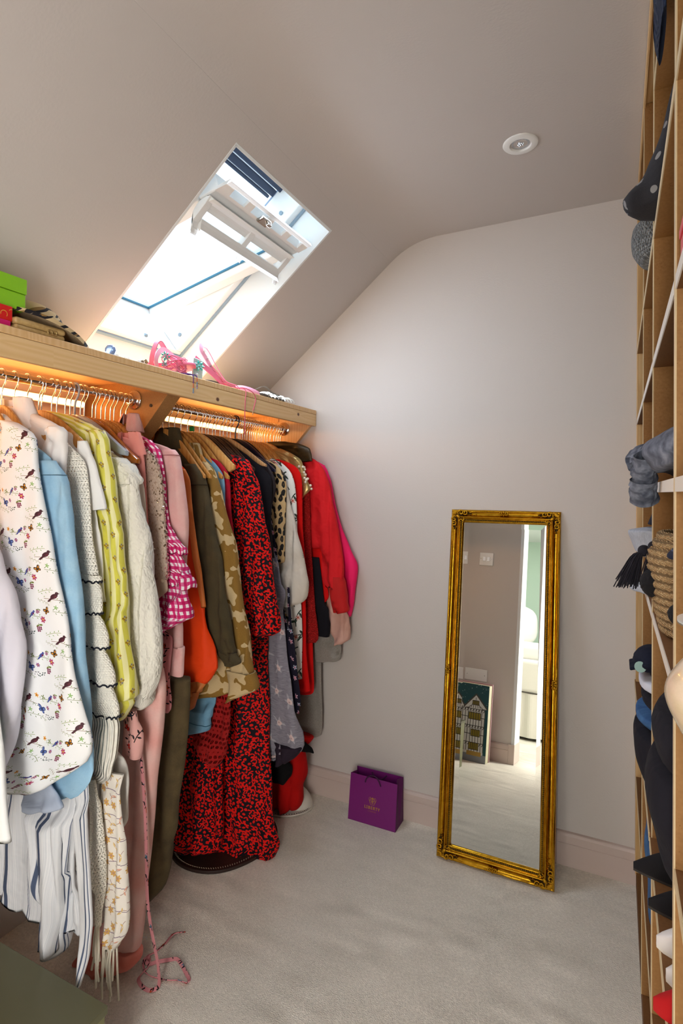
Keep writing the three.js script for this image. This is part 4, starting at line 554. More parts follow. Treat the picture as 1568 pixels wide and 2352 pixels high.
const GARMENTS = [{n:"print_top",l:"white top with a big green leaf print, nearest the camera on the rail",c:"top",z:1.56,p:[{n:"front",m:"leafprint",L:[[-1.225,1.185,0.252,0.04],[-1.176,1.052,0.296,0.04],[-1.141,0.877,0.323,0.04],[-1.117,0.741,0.341,0.04],[-1.103,0.683,0.353,0.04],[-1.102,0.676,0.355,0.04]],f:[0.002,0.006]}]},
{n:"shirt",l:"plain pale lilac shirt sleeve at the left edge of the photo",c:"shirt",z:1.5,p:[{n:"sleeve",m:"lilac",L:[[-1.315,1.339,0.175,0.05],[-1.255,1.252,0.213,0.051],[-1.206,1.168,0.223,0.053],[-1.169,1.085,0.239,0.054],[-1.155,1.044,0.235,0.055],[-1.159,0.982,0.211,0.056],[-1.176,0.903,0.192,0.057],[-1.202,0.841,0.164,0.059],[-1.234,0.762,0.13,0.06]],f:[0.003,0.008]}]},
{n:"blouse",l:"white blouse printed with birds, butterflies and berries",c:"blouse",z:1.43,p:[{n:"front",m:"bird",L:[[-1.389,1.567,0.088,0.03],[-1.317,1.561,0.232,0.032],[-1.239,1.523,0.387,0.033],[-1.224,1.46,0.419,0.035],[-1.203,1.391,0.452,0.036],[-1.165,1.26,0.49,0.038],[-1.116,1.106,0.539,0.039],[-1.075,0.975,0.58,0.041],[-1.046,0.879,0.609,0.042],[-1.035,0.843,0.62,0.044],[-1.04,0.814,0.615,0.045],[-1.059,0.788,0.596,0.047],[-1.124,0.742,0.531,0.048],[-1.218,0.686,0.43,0.05]],f:[0.002,0.008],lam:0.11,"left":-1.36},
{n:"back",m:"bird",L:[[-1.435,1.544,0.03,0.03],[-1.364,1.531,0.138,0.033],[-1.327,1.422,0.212,0.037],[-1.296,1.209,0.274,0.04],[-1.282,0.999,0.301,0.043],[-1.274,0.791,0.319,0.047],[-1.272,0.712,0.323,0.05]],dz:-0.02,f:[0.003,0.01],lam:0.06}]},
{n:"shirt",l:"light blue cotton shirt with a curved hem, behind the bird-print blouse",c:"shirt",z:1.385,p:[{n:"body",m:"blue",L:[[-1.44,1.553,0.03,0.03],[-1.377,1.545,0.112,0.032],[-1.266,1.492,0.335,0.033],[-1.223,1.464,0.42,0.035],[-1.199,1.37,0.456,0.036],[-1.167,1.184,0.488,0.038],[-1.136,1.013,0.519,0.039],[-1.109,0.875,0.546,0.041],[-1.087,0.829,0.568,0.042],[-1.063,0.767,0.592,0.044],[-1.06,0.746,0.595,0.045],[-1.073,0.723,0.582,0.047],[-1.11,0.692,0.545,0.048],[-1.182,0.657,0.473,0.05]],f:[0.002,0.006]},
{n:"sleeve",m:"blue",L:[[-1.205,1.466,0.051,0.05],[-1.181,1.436,0.085,0.049],[-1.169,1.409,0.098,0.048],[-1.153,1.34,0.1,0.046],[-1.126,1.189,0.091,0.045],[-1.104,1.05,0.071,0.044],[-1.088,0.933,0.069,0.043],[-1.085,0.874,0.055,0.041],[-1.087,0.839,0.045,0.04]],dz:0.012,f:[0.003,0.005],lam:0.05,"seam":0.07,"sm":"blueSeam"}]},
{n:"shirt",l:"white shirt with an upturned pale collar beside the light blue shirt",c:"shirt",z:1.355,p:[{n:"body",m:"white",L:[[-1.499,1.623,0.03,0.03],[-1.389,1.607,0.089,0.032],[-1.327,1.585,0.212,0.034],[-1.23,1.548,0.405,0.036],[-1.224,1.531,0.419,0.038],[-1.232,1.466,0.403,0.04],[-1.236,1.401,0.393,0.042],[-1.219,1.208,0.428,0.044],[-1.183,0.999,0.472,0.046],[-1.148,0.847,0.507,0.048],[-1.137,0.735,0.518,0.05]],f:[0.002,0.006]},
{n:"sleeve",m:"white",L:[[-1.222,1.551,0.048,0.03],[-1.206,1.539,0.074,0.034],[-1.207,1.518,0.083,0.038],[-1.214,1.465,0.096,0.042],[-1.219,1.423,0.098,0.046],[-1.213,1.316,0.098,0.05]],dz:0.016,f:[0.003,0.005],lam:0.05}],"collar":{"x":-1.425,"y":1.636,"rx":0.055,"rz":0.022,"h":0.075,m:"white","tip":0.02}},
{n:"cardigan",l:"cream knitted cardigan in tiers edged with black yarn",c:"cardigan",z:1.315,p:[{n:"yoke",m:"knitOpen",L:[[-1.344,1.541,0.177,0.03],[-1.279,1.523,0.308,0.033],[-1.234,1.495,0.398,0.035],[-1.201,1.465,0.454,0.037],[-1.191,1.433,0.464,0.04],[-1.18,1.369,0.475,0.043],[-1.17,1.283,0.485,0.045],[-1.157,1.229,0.498,0.048],[-1.147,1.187,0.508,0.05]],f:[0.002,0.004]},
{n:"tier",m:"knit",L:[[-1.166,1.207,0.489,0.045],[-1.151,1.186,0.504,0.049],[-1.147,1.182,0.508,0.052],[-1.143,1.176,0.512,0.056],[-1.149,1.167,0.506,0.06]],f:[0.003,0.006],"trim":1},
{n:"tier",m:"knit",L:[[-1.159,1.175,0.496,0.045],[-1.145,1.155,0.51,0.049],[-1.132,1.122,0.523,0.053],[-1.128,1.096,0.527,0.058],[-1.134,1.087,0.521,0.062]],f:[0.003,0.006],"trim":1},
{n:"tier",m:"knit",L:[[-1.145,1.094,0.51,0.045],[-1.131,1.075,0.524,0.049],[-1.113,1.038,0.542,0.053],[-1.11,1.013,0.545,0.058],[-1.115,1.004,0.54,0.062]],f:[0.003,0.006],"trim":1},
{n:"tier",m:"knit",L:[[-1.126,1.011,0.529,0.045],[-1.112,0.992,0.543,0.049],[-1.092,0.954,0.563,0.053],[-1.089,0.929,0.566,0.058],[-1.094,0.92,0.561,0.062]],f:[0.003,0.006],"trim":1},
{n:"tier",m:"knit",L:[[-1.106,0.927,0.549,0.045],[-1.093,0.908,0.562,0.049],[-1.077,0.877,0.578,0.053],[-1.074,0.853,0.581,0.058],[-1.079,0.844,0.576,0.062]],f:[0.003,0.006],"trim":1},
{n:"hem",m:"knitRib",L:[[-1.083,0.85,0.572,0.055],[-1.075,0.828,0.58,0.056],[-1.077,0.789,0.578,0.057],[-1.083,0.746,0.572,0.058],[-1.094,0.7,0.561,0.059],[-1.154,0.67,0.501,0.06]],f:[0.003,0.007]}]},
{n:"t_shirt",l:"plain white T-shirt with a short sleeve, beside the cream cardigan",c:"T-shirt",z:1.285,p:[{n:"body",m:"cotton",L:[[-1.32,1.558,0.227,0.03],[-1.289,1.547,0.289,0.032],[-1.251,1.527,0.363,0.034],[-1.224,1.492,0.417,0.036],[-1.21,1.447,0.445,0.037],[-1.195,1.335,0.46,0.039],[-1.179,1.247,0.476,0.041],[-1.163,1.16,0.492,0.043],[-1.151,1.112,0.504,0.045]],f:[0.002,0.006]},
{n:"sleeve",m:"cotton",L:[[-1.228,1.523,0.031,0.03],[-1.206,1.486,0.052,0.036],[-1.193,1.464,0.068,0.042],[-1.176,1.413,0.081,0.048],[-1.155,1.354,0.094,0.054],[-1.156,1.346,0.083,0.06]],dz:0.012,f:[0.002,0.004],lam:0.06}]},
{n:"blouse",l:"yellow striped blouse with small flower sprigs and a gathered cuff",c:"blouse",z:1.245,p:[{n:"body",m:"yellow",L:[[-1.443,1.618,0.03,0.03],[-1.391,1.61,0.083,0.032],[-1.338,1.597,0.191,0.033],[-1.28,1.576,0.305,0.035],[-1.228,1.553,0.41,0.037],[-1.213,1.534,0.44,0.038],[-1.206,1.425,0.449,0.04],[-1.191,1.197,0.464,0.042],[-1.17,0.972,0.485,0.043],[-1.163,0.906,0.492,0.045]],f:[0.003,0.008],lam:0.05},
{n:"sleeve",m:"yellow",L:[[-1.215,1.554,0.045,0.04],[-1.195,1.532,0.059,0.041],[-1.186,1.482,0.064,0.043],[-1.163,1.391,0.081,0.044],[-1.148,1.324,0.091,0.045],[-1.134,1.247,0.1,0.046],[-1.124,1.17,0.098,0.048],[-1.115,1.094,0.093,0.049],[-1.105,1.029,0.092,0.05],[-1.092,0.932,0.086,0.051],[-1.082,0.89,0.089,0.053],[-1.087,0.875,0.066,0.054],[-1.099,0.868,0.041,0.055]],dz:0.014,f:[0.003,0.007],lam:0.045},
{n:"cuff",m:"yellowCuff",L:[[-1.099,0.876,0.047,0.05],[-1.091,0.861,0.055,0.045],[-1.1,0.844,0.043,0.04],[-1.117,0.818,0.021,0.035],[-1.126,0.809,0.011,0.03]],dz:0.014,f:[0.002,0.003]}]},
{n:"blouse",l:"off-white crinkled blouse with a full gathered sleeve on a grey hanger",c:"blouse",z:1.165,p:[{n:"body",m:"crinkle",L:[[-1.329,1.527,0.208,0.03],[-1.279,1.506,0.307,0.033],[-1.221,1.478,0.424,0.035],[-1.184,1.447,0.471,0.037],[-1.17,1.415,0.485,0.04],[-1.162,1.249,0.493,0.043],[-1.151,1.072,0.504,0.045],[-1.139,0.886,0.516,0.048],[-1.146,0.849,0.509,0.05]],f:[0.004,0.008],lam:0.05},
{n:"sleeve",m:"crinkle",L:[[-1.207,1.48,0.04,0.05],[-1.17,1.453,0.083,0.052],[-1.154,1.422,0.099,0.054],[-1.149,1.368,0.105,0.056],[-1.129,1.287,0.121,0.058],[-1.112,1.207,0.129,0.06],[-1.092,1.093,0.136,0.062],[-1.082,1.025,0.138,0.065],[-1.082,0.945,0.13,0.067],[-1.096,0.869,0.101,0.069],[-1.117,0.825,0.067,0.071],[-1.148,0.805,0.035,0.073],[-1.177,0.799,0.013,0.075]],dz:0.016,f:[0.004,0.01],lam:0.04},
{n:"shoulder_frill",m:"crinkle",L:[[-1.215,1.485,0.039,0.06],[-1.17,1.457,0.083,0.064],[-1.152,1.429,0.1,0.068],[-1.153,1.413,0.089,0.071],[-1.179,1.408,0.059,0.075]],dz:0.016,f:[0.004,0.008],lam:0.03}]},
{n:"top",l:"plain taupe top on a glossy wooden hanger",c:"top",z:1.135,p:[{n:"body",m:"taupe",L:[[-1.319,1.53,0.227,0.03],[-1.275,1.51,0.316,0.033],[-1.232,1.484,0.403,0.036],[-1.197,1.433,0.458,0.039],[-1.181,1.373,0.474,0.041],[-1.169,1.246,0.486,0.044],[-1.155,1.066,0.5,0.047],[-1.147,0.947,0.508,0.05]],f:[0.002,0.006]}]},
{n:"shirt",l:"plain salmon pink shirt with a pointed collar",c:"shirt",z:1.112,p:[{n:"body",m:"salmon",L:[[-1.334,1.558,0.199,0.03],[-1.292,1.551,0.281,0.033],[-1.252,1.54,0.362,0.035],[-1.221,1.524,0.424,0.037],[-1.212,1.491,0.442,0.04],[-1.205,1.416,0.45,0.043],[-1.189,1.243,0.466,0.045],[-1.172,1.06,0.483,0.048],[-1.16,0.964,0.495,0.05]],f:[0.002,0.006]}],"collar":{"x":-1.275,"y":1.565,"rx":0.04,"rz":0.015,"h":0.065,m:"salmon","tip":0.01}},
{n:"top",l:"silver sequinned beige sweater hanging between taupe and gingham",c:"top",z:1.075,p:[{n:"body",m:"sequin",L:[[-1.315,1.55,0.236,0.035],[-1.267,1.53,0.333,0.038],[-1.218,1.503,0.431,0.04],[-1.193,1.47,0.462,0.043],[-1.175,1.417,0.48,0.045],[-1.164,1.329,0.491,0.048],[-1.156,1.242,0.499,0.05],[-1.146,1.149,0.509,0.053],[-1.147,1.14,0.508,0.055]],f:[0.001,0.004]},
{n:"lining",m:"dotted",L:[[-1.154,1.152,0.501,0.04],[-1.147,1.124,0.508,0.042],[-1.15,1.108,0.505,0.043],[-1.183,1.085,0.472,0.045]],f:[0.001,0.003]}]},
{n:"blouse",l:"raspberry and white gingham blouse with ruffled tiers",c:"blouse",z:1.045,p:[{n:"body",m:"gingham",L:[[-1.324,1.572,0.218,0.03],[-1.302,1.565,0.262,0.031],[-1.263,1.546,0.341,0.033],[-1.229,1.519,0.408,0.034],[-1.214,1.479,0.438,0.036],[-1.204,1.404,0.451,0.037],[-1.193,1.327,0.462,0.039],[-1.181,1.251,0.474,0.04]],f:[0.002,0.004]},
{n:"sleeve",m:"gingham",L:[[-1.252,1.547,0.021,0.03],[-1.217,1.515,0.038,0.034],[-1.203,1.476,0.038,0.037],[-1.195,1.417,0.041,0.041],[-1.185,1.353,0.046,0.045],[-1.171,1.303,0.054,0.049],[-1.145,1.264,0.067,0.052],[-1.107,1.228,0.098,0.056],[-1.108,1.213,0.089,0.06]],dz:0.01,f:[0.002,0.008],lam:0.035},
{n:"ruffle",m:"gingham",L:[[-1.162,1.259,0.063,0.04],[-1.135,1.223,0.084,0.048],[-1.108,1.181,0.106,0.055],[-1.08,1.136,0.127,0.062],[-1.081,1.121,0.118,0.07]],dz:0.01,f:[0.003,0.01],lam:0.03},
{n:"ruffle",m:"gingham",L:[[-1.13,1.154,0.092,0.045],[-1.104,1.125,0.113,0.05],[-1.095,1.076,0.121,0.055],[-1.081,1.037,0.13,0.06],[-1.105,1.024,0.103,0.065],[-1.144,1.002,0.06,0.07],[-1.183,0.986,0.02,0.075]],dz:0.01,f:[0.003,0.01],lam:0.03}]},
{n:"dress",l:"dusky pink dress with a dark floral print and a long trailing tie",c:"dress",z:1.03,p:[{n:"body",m:"pinkfloral",L:[[-1.296,1.364,0.274,0.03],[-1.258,1.233,0.351,0.032],[-1.233,1.065,0.399,0.033],[-1.204,0.984,0.451,0.035],[-1.173,0.965,0.482,0.037],[-1.169,0.928,0.486,0.038],[-1.176,0.859,0.479,0.04],[-1.172,0.789,0.483,0.042],[-1.176,0.753,0.479,0.043],[-1.186,0.736,0.469,0.045]],f:[0.003,0.007]}]},
{n:"skirt",l:"peach pink skirt hem printed with red and black leaves, in front of the pink jeans",c:"skirt",z:1.2,p:[{n:"hem",m:"pinkfloral2",L:[[-1.131,0.817,0.044,0.03],[-1.114,0.752,0.06,0.032],[-1.115,0.712,0.057,0.033],[-1.119,0.692,0.05,0.035]],f:[0.002,0.005]}]},
{n:"jacket",l:"pale pink washed denim jacket beside the gingham blouse",c:"jacket",z:1.0,p:[{n:"body",m:"pinkdenim",L:[[-1.303,1.547,0.26,0.03],[-1.258,1.536,0.351,0.033],[-1.213,1.52,0.44,0.036],[-1.192,1.5,0.463,0.039],[-1.186,1.366,0.469,0.041],[-1.188,1.169,0.467,0.044],[-1.188,0.998,0.467,0.047],[-1.187,0.92,0.468,0.05]],f:[0.002,0.005]},
{n:"sleeve",m:"pinkdenim",L:[[-1.2,1.52,0.042,0.04],[-1.178,1.499,0.054,0.042],[-1.163,1.444,0.064,0.044],[-1.151,1.366,0.074,0.046],[-1.144,1.302,0.084,0.048],[-1.146,1.225,0.086,0.049],[-1.152,1.121,0.082,0.051],[-1.162,1.004,0.07,0.053],[-1.161,0.924,0.067,0.055]],dz:0.012,f:[0.002,0.005],lam:0.05,"seam":0.045,"sm":"pinkSeam"},
{n:"cuff",m:"pinkdenim",L:[[-1.159,0.93,0.072,0.05],[-1.155,0.921,0.075,0.05],[-1.156,0.85,0.07,0.05],[-1.159,0.843,0.063,0.05]],dz:0.012}],"collar":{"x":-1.39,"y":1.64,"rx":0.03,"rz":0.018,"h":0.06,m:"pinkdenim","tip":0.0}},
{n:"blouse",l:"apricot satin blouse with gathered cuffs hanging below the orange top",c:"blouse",z:0.835,p:[{n:"body",m:"satin",L:[[-1.397,1.45,0.072,0.03],[-1.357,1.42,0.152,0.032],[-1.323,1.14,0.22,0.034],[-1.308,0.848,0.249,0.036],[-1.319,0.788,0.228,0.038],[-1.321,0.691,0.224,0.04]],f:[0.003,0.008]},
{n:"sleeve",m:"satin",L:[[-1.271,0.882,0.076,0.04],[-1.229,0.816,0.113,0.044],[-1.216,0.787,0.122,0.048],[-1.221,0.753,0.109,0.051],[-1.241,0.722,0.065,0.055]],f:[0.003,0.006],lam:0.04,dz:0.0},
{n:"cuff",m:"satinDark",L:[[-1.239,0.731,0.069,0.045],[-1.246,0.71,0.052,0.042],[-1.26,0.673,0.03,0.038],[-1.266,0.666,0.021,0.035]],f:[0.002,0.002],dz:0.0}]},
{n:"tunic",l:"bright orange tunic with a flared hem",c:"tunic",z:0.862,p:[{n:"body",m:"orange",L:[[-1.363,1.508,0.141,0.03],[-1.324,1.496,0.219,0.033],[-1.287,1.466,0.292,0.035],[-1.268,1.435,0.33,0.038],[-1.259,1.363,0.347,0.041],[-1.241,1.249,0.384,0.043],[-1.215,1.122,0.436,0.046],[-1.193,1.011,0.462,0.049],[-1.174,0.944,0.481,0.052],[-1.138,0.848,0.517,0.054],[-1.139,0.831,0.516,0.057],[-1.167,0.802,0.488,0.06],[-1.17,0.784,0.485,0.062],[-1.246,0.779,0.375,0.065]],f:[0.002,0.012],lam:0.07},
{n:"edging",m:"apricot",L:[[-1.269,1.467,0.045,0.014],[-1.246,1.431,0.044,0.014],[-1.238,1.363,0.029,0.015],[-1.22,1.251,0.024,0.015],[-1.194,1.127,0.021,0.016],[-1.175,1.023,0.018,0.016]],dz:0.02,f:[0.001,0.002]}]},
{n:"jacket",l:"dark olive canvas jacket with a stand collar and buttoned cuff",c:"jacket",z:0.81,p:[{n:"body",m:"olive",L:[[-1.44,1.605,0.03,0.03],[-1.393,1.582,0.079,0.033],[-1.347,1.535,0.172,0.036],[-1.288,1.486,0.289,0.039],[-1.253,1.436,0.359,0.041],[-1.236,1.289,0.394,0.044],[-1.203,1.073,0.452,0.047],[-1.173,0.889,0.482,0.05]],f:[0.002,0.005]},
{n:"sleeve",m:"olive",L:[[-1.274,1.486,0.048,0.05],[-1.244,1.45,0.068,0.052],[-1.228,1.399,0.079,0.053],[-1.205,1.32,0.097,0.054],[-1.181,1.22,0.111,0.056],[-1.16,1.15,0.123,0.058],[-1.147,1.08,0.12,0.059],[-1.133,1.01,0.118,0.06],[-1.118,0.941,0.102,0.062],[-1.105,0.887,0.085,0.064],[-1.1,0.867,0.072,0.065]],dz:0.012,f:[0.003,0.007],lam:0.05,"seam":0.13,"sm":"oliveSeam"},
{n:"cuff",m:"olive",L:[[-1.102,0.873,0.078,0.06],[-1.089,0.858,0.082,0.061],[-1.084,0.842,0.07,0.061],[-1.111,0.829,0.031,0.062]],dz:0.012,f:[0.001,0.001]}],"collar":{"x":-1.405,"y":1.615,"rx":0.038,"rz":0.022,"h":0.075,m:"olive","tip":0.0}},
{n:"cardigan",l:"dark aubergine cardigan tucked behind the olive jacket",c:"cardigan",z:0.79,p:[{n:"body",m:"aubergine",L:[[-1.413,1.619,0.04,0.03],[-1.378,1.574,0.11,0.032],[-1.342,1.527,0.183,0.033],[-1.312,1.482,0.243,0.035],[-1.291,1.406,0.284,0.037],[-1.273,1.138,0.32,0.038],[-1.253,0.844,0.36,0.04]],f:[0.002,0.006]}]},
{n:"jacket",l:"sand and brown camouflage jacket",c:"jacket",z:0.755,p:[{n:"body",m:"camo",L:[[-1.404,1.559,0.058,0.03],[-1.343,1.545,0.179,0.033],[-1.294,1.504,0.279,0.037],[-1.251,1.464,0.365,0.04],[-1.229,1.415,0.408,0.043],[-1.22,1.213,0.425,0.047],[-1.206,0.99,0.449,0.05],[-1.188,0.815,0.467,0.053],[-1.168,0.715,0.487,0.057],[-1.299,0.676,0.268,0.06]],f:[0.002,0.006]},
{n:"sleeve",m:"camo",L:[[-1.276,1.497,0.037,0.05],[-1.239,1.462,0.059,0.051],[-1.218,1.419,0.068,0.053],[-1.204,1.377,0.077,0.054],[-1.181,1.304,0.092,0.055],[-1.156,1.224,0.104,0.057],[-1.138,1.145,0.101,0.058],[-1.127,1.073,0.097,0.06],[-1.113,1.002,0.094,0.061],[-1.098,0.932,0.097,0.062],[-1.083,0.862,0.1,0.064],[-1.07,0.795,0.101,0.065]],dz:0.012,f:[0.003,0.006],lam:0.05},
{n:"cuff",m:"camo",L:[[-1.068,0.798,0.105,0.067],[-1.064,0.79,0.106,0.067],[-1.052,0.747,0.111,0.068],[-1.159,0.694,0.002,0.068]],dz:0.012}],"collar":{"x":-1.365,"y":1.565,"rx":0.04,"rz":0.022,"h":0.065,m:"camo","tip":0.01}},
{n:"shirt",l:"mid blue denim shirt showing beside the camouflage jacket",c:"shirt",z:0.725,p:[{n:"body",m:"denim",L:[[-1.38,1.548,0.106,0.03],[-1.319,1.522,0.228,0.031],[-1.268,1.49,0.33,0.033],[-1.241,1.456,0.385,0.034],[-1.23,1.415,0.405,0.035],[-1.226,1.286,0.413,0.036],[-1.234,1.058,0.398,0.037],[-1.26,0.857,0.347,0.039],[-1.267,0.689,0.333,0.04]],f:[0.002,0.006]},
{n:"hem",m:"denim",L:[[-1.247,0.713,0.101,0.05],[-1.249,0.623,0.105,0.051],[-1.257,0.607,0.097,0.053],[-1.262,0.567,0.083,0.054],[-1.345,0.539,0.004,0.055]],f:[0.003,0.007],dz:0.02,"seam":0.55,"sm":"denimSeam"}]},
{n:"dress",l:"dark crimson dress with an openwork lace skirt",c:"dress",z:0.69,p:[{n:"body",m:"crimson",L:[[-1.38,1.543,0.107,0.03],[-1.321,1.521,0.225,0.032],[-1.273,1.495,0.32,0.033],[-1.245,1.46,0.376,0.035],[-1.233,1.415,0.4,0.037],[-1.228,1.315,0.411,0.038],[-1.213,1.223,0.441,0.04],[-1.214,1.054,0.438,0.042],[-1.229,0.822,0.407,0.043],[-1.237,0.698,0.392,0.045]],f:[0.002,0.006]},
{n:"underskirt",m:"redmaroon",L:[[-1.242,0.725,0.205,0.03],[-1.236,0.603,0.192,0.032],[-1.242,0.524,0.18,0.033],[-1.252,0.499,0.166,0.035]],f:[0.003,0.006],dz:-0.01},
{n:"skirt",m:"lace",L:[[-1.215,0.738,0.195,0.05],[-1.207,0.618,0.178,0.051],[-1.215,0.526,0.16,0.052],[-1.227,0.471,0.123,0.053],[-1.255,0.431,0.035,0.054],[-1.263,0.425,0.019,0.055]],f:[0.004,0.008],lam:0.05,dz:0.02}]},
{n:"dress",l:"long red and black leopard-print dress reaching the carpet",c:"dress",z:0.6,p:[{n:"skirt",m:"redleo",L:[[-1.237,0.97,0.391,0.06],[-1.211,0.855,0.443,0.063],[-1.206,0.738,0.449,0.067],[-1.198,0.606,0.457,0.07],[-1.19,0.441,0.465,0.073],[-1.176,0.278,0.479,0.077],[-1.162,0.149,0.493,0.08],[-1.149,0.051,0.506,0.083],[-1.153,0.034,0.502,0.087],[-1.179,-0.011,0.476,0.09],[-1.305,-0.075,0.257,0.093],[-1.363,-0.104,0.139,0.097],[-1.422,-0.108,0.03,0.1]],f:[0.004,0.02],lam:0.1,dz:-0.12,"turn":0.25},
{n:"skirt",m:"redleo",L:[[-1.334,0.79,0.158,0.06],[-1.311,0.632,0.189,0.063],[-1.297,0.394,0.22,0.067],[-1.295,0.234,0.23,0.07],[-1.299,0.106,0.209,0.073],[-1.322,0.059,0.18,0.077],[-1.447,0.03,0.047,0.08]],f:[0.006,0.018],lam:0.09,dz:0.02},
{n:"body",m:"redleo",L:[[-1.345,1.537,0.175,0.03],[-1.29,1.532,0.286,0.033],[-1.228,1.512,0.41,0.035],[-1.198,1.463,0.457,0.037],[-1.178,1.422,0.477,0.04],[-1.167,1.282,0.488,0.043],[-1.157,1.124,0.498,0.045],[-1.151,0.967,0.504,0.048],[-1.144,0.858,0.511,0.05]],f:[0.002,0.006]},
{n:"sleeve",m:"redleo",L:[[-1.219,1.513,0.067,0.05],[-1.188,1.463,0.106,0.053],[-1.168,1.422,0.125,0.055],[-1.148,1.346,0.136,0.058],[-1.126,1.237,0.141,0.06],[-1.108,1.145,0.141,0.062],[-1.095,1.068,0.141,0.065],[-1.082,0.992,0.142,0.068],[-1.074,0.947,0.137,0.07],[-1.075,0.897,0.12,0.072],[-1.108,0.884,0.071,0.075]],dz:0.012,f:[0.003,0.007],lam:0.05}]},
{n:"top",l:"plain black top with a wide neck beside the leopard-print dress",c:"top",z:0.5,p:[{n:"body",m:"black",L:[[-1.322,1.555,0.221,0.03],[-1.272,1.528,0.322,0.033],[-1.227,1.494,0.412,0.036],[-1.19,1.452,0.465,0.039],[-1.182,1.402,0.473,0.041],[-1.188,1.277,0.467,0.044],[-1.176,1.111,0.479,0.047],[-1.164,0.947,0.491,0.05]],f:[0.002,0.006]}]},
{n:"top",l:"black top with a brown sheen on a flat velvet hanger",c:"top",z:0.455,p:[{n:"body",m:"blackbrown",L:[[-1.294,1.54,0.278,0.03],[-1.252,1.52,0.362,0.031],[-1.217,1.482,0.433,0.033],[-1.198,1.448,0.457,0.034],[-1.193,1.402,0.462,0.036],[-1.203,1.359,0.452,0.037],[-1.21,1.308,0.445,0.039],[-1.196,1.139,0.459,0.04]],f:[0.002,0.006]}]},
{n:"dress",l:"navy printed wrap dress with thin ties hanging behind grey jersey",c:"dress",z:0.4,p:[{n:"body",m:"navyprint",L:[[-1.298,1.357,0.27,0.03],[-1.255,1.305,0.356,0.031],[-1.211,1.097,0.444,0.033],[-1.184,0.926,0.471,0.034],[-1.162,0.843,0.493,0.036],[-1.141,0.76,0.514,0.037],[-1.124,0.66,0.531,0.039],[-1.106,0.528,0.549,0.04]],f:[0.003,0.008]},
{n:"tie",m:"navyprint",L:[[-1.142,1.021,0.016,0.012],[-1.132,0.87,0.02,0.012],[-1.115,0.738,0.02,0.012],[-1.097,0.607,0.023,0.012],[-1.093,0.566,0.016,0.012]],dz:0.03}]},
{n:"dress",l:"grey marl jersey dress with pale flowers and dark binding",c:"dress",z:0.435,p:[{n:"body",m:"greyfloral",L:[[-1.278,1.34,0.311,0.03],[-1.243,1.248,0.38,0.033],[-1.217,1.166,0.431,0.036],[-1.186,1.1,0.469,0.039],[-1.169,1.036,0.486,0.041],[-1.151,1.002,0.504,0.044],[-1.162,0.935,0.493,0.047],[-1.15,0.835,0.505,0.05],[-1.139,0.735,0.516,0.053],[-1.122,0.654,0.533,0.056],[-1.097,0.542,0.558,0.059],[-1.075,0.447,0.58,0.061],[-1.08,0.409,0.575,0.064],[-1.115,0.375,0.54,0.067],[-1.178,0.344,0.477,0.07]],f:[0.004,0.014],lam:0.06},
{n:"binding",m:"aubergine",L:[[-1.08,0.419,0.122,0.076],[-1.076,0.41,0.122,0.077],[-1.111,0.369,0.083,0.077],[-1.178,0.329,0.012,0.078]],f:[0.006,0.012],lam:0.06}]},
{n:"blouse",l:"sand and black leopard-spot blouse",c:"blouse",z:0.365,p:[{n:"body",m:"leopard",L:[[-1.325,1.533,0.217,0.03],[-1.277,1.522,0.312,0.033],[-1.234,1.493,0.398,0.035],[-1.204,1.45,0.451,0.037],[-1.199,1.393,0.456,0.04],[-1.2,1.288,0.455,0.043],[-1.203,1.182,0.452,0.045],[-1.208,1.111,0.447,0.048],[-1.233,1.106,0.4,0.05]],f:[0.002,0.006],lam:0.05}]},
{n:"top",l:"cream top printed with a bird and an eye in grey pencil",c:"top",z:0.335,p:[{n:"body",m:"eyeprint",L:[[-1.327,1.52,0.211,0.03],[-1.275,1.505,0.316,0.032],[-1.232,1.465,0.402,0.033],[-1.216,1.393,0.434,0.035],[-1.208,1.268,0.447,0.037],[-1.2,1.09,0.455,0.038],[-1.192,0.967,0.463,0.04]],f:[0.002,0.006]},
{n:"sleeve",m:"eyeprint",L:[[-1.217,1.429,0.042,0.04],[-1.202,1.358,0.05,0.043],[-1.161,1.232,0.085,0.046],[-1.131,1.149,0.11,0.049],[-1.116,1.063,0.117,0.053],[-1.108,1.025,0.119,0.056],[-1.113,0.973,0.1,0.059],[-1.135,0.949,0.074,0.062],[-1.176,0.931,0.029,0.065]],dz:0.012,f:[0.002,0.006],lam:0.06}]},
{n:"shirt",l:"white shirt with dark green tropical leaves and yellow edging",c:"shirt",z:0.3,p:[{n:"body",m:"tropical",L:[[-1.314,1.537,0.239,0.03],[-1.263,1.514,0.34,0.032],[-1.22,1.475,0.426,0.034],[-1.2,1.43,0.455,0.036],[-1.191,1.34,0.464,0.037],[-1.182,1.178,0.473,0.039],[-1.168,0.999,0.487,0.041],[-1.161,0.821,0.494,0.043],[-1.159,0.625,0.496,0.045]],f:[0.002,0.006]}]},
{n:"cardigan",l:"smooth bright red cardigan beside the white leaf-print shirt",c:"cardigan",z:0.255,p:[{n:"body",m:"redsmooth",L:[[-1.31,1.534,0.246,0.03],[-1.261,1.52,0.344,0.032],[-1.218,1.497,0.431,0.034],[-1.196,1.456,0.459,0.036],[-1.19,1.357,0.465,0.037],[-1.186,1.229,0.469,0.039],[-1.174,1.083,0.481,0.041],[-1.159,0.72,0.496,0.043],[-1.142,0.56,0.513,0.045]],f:[0.002,0.006]}]},
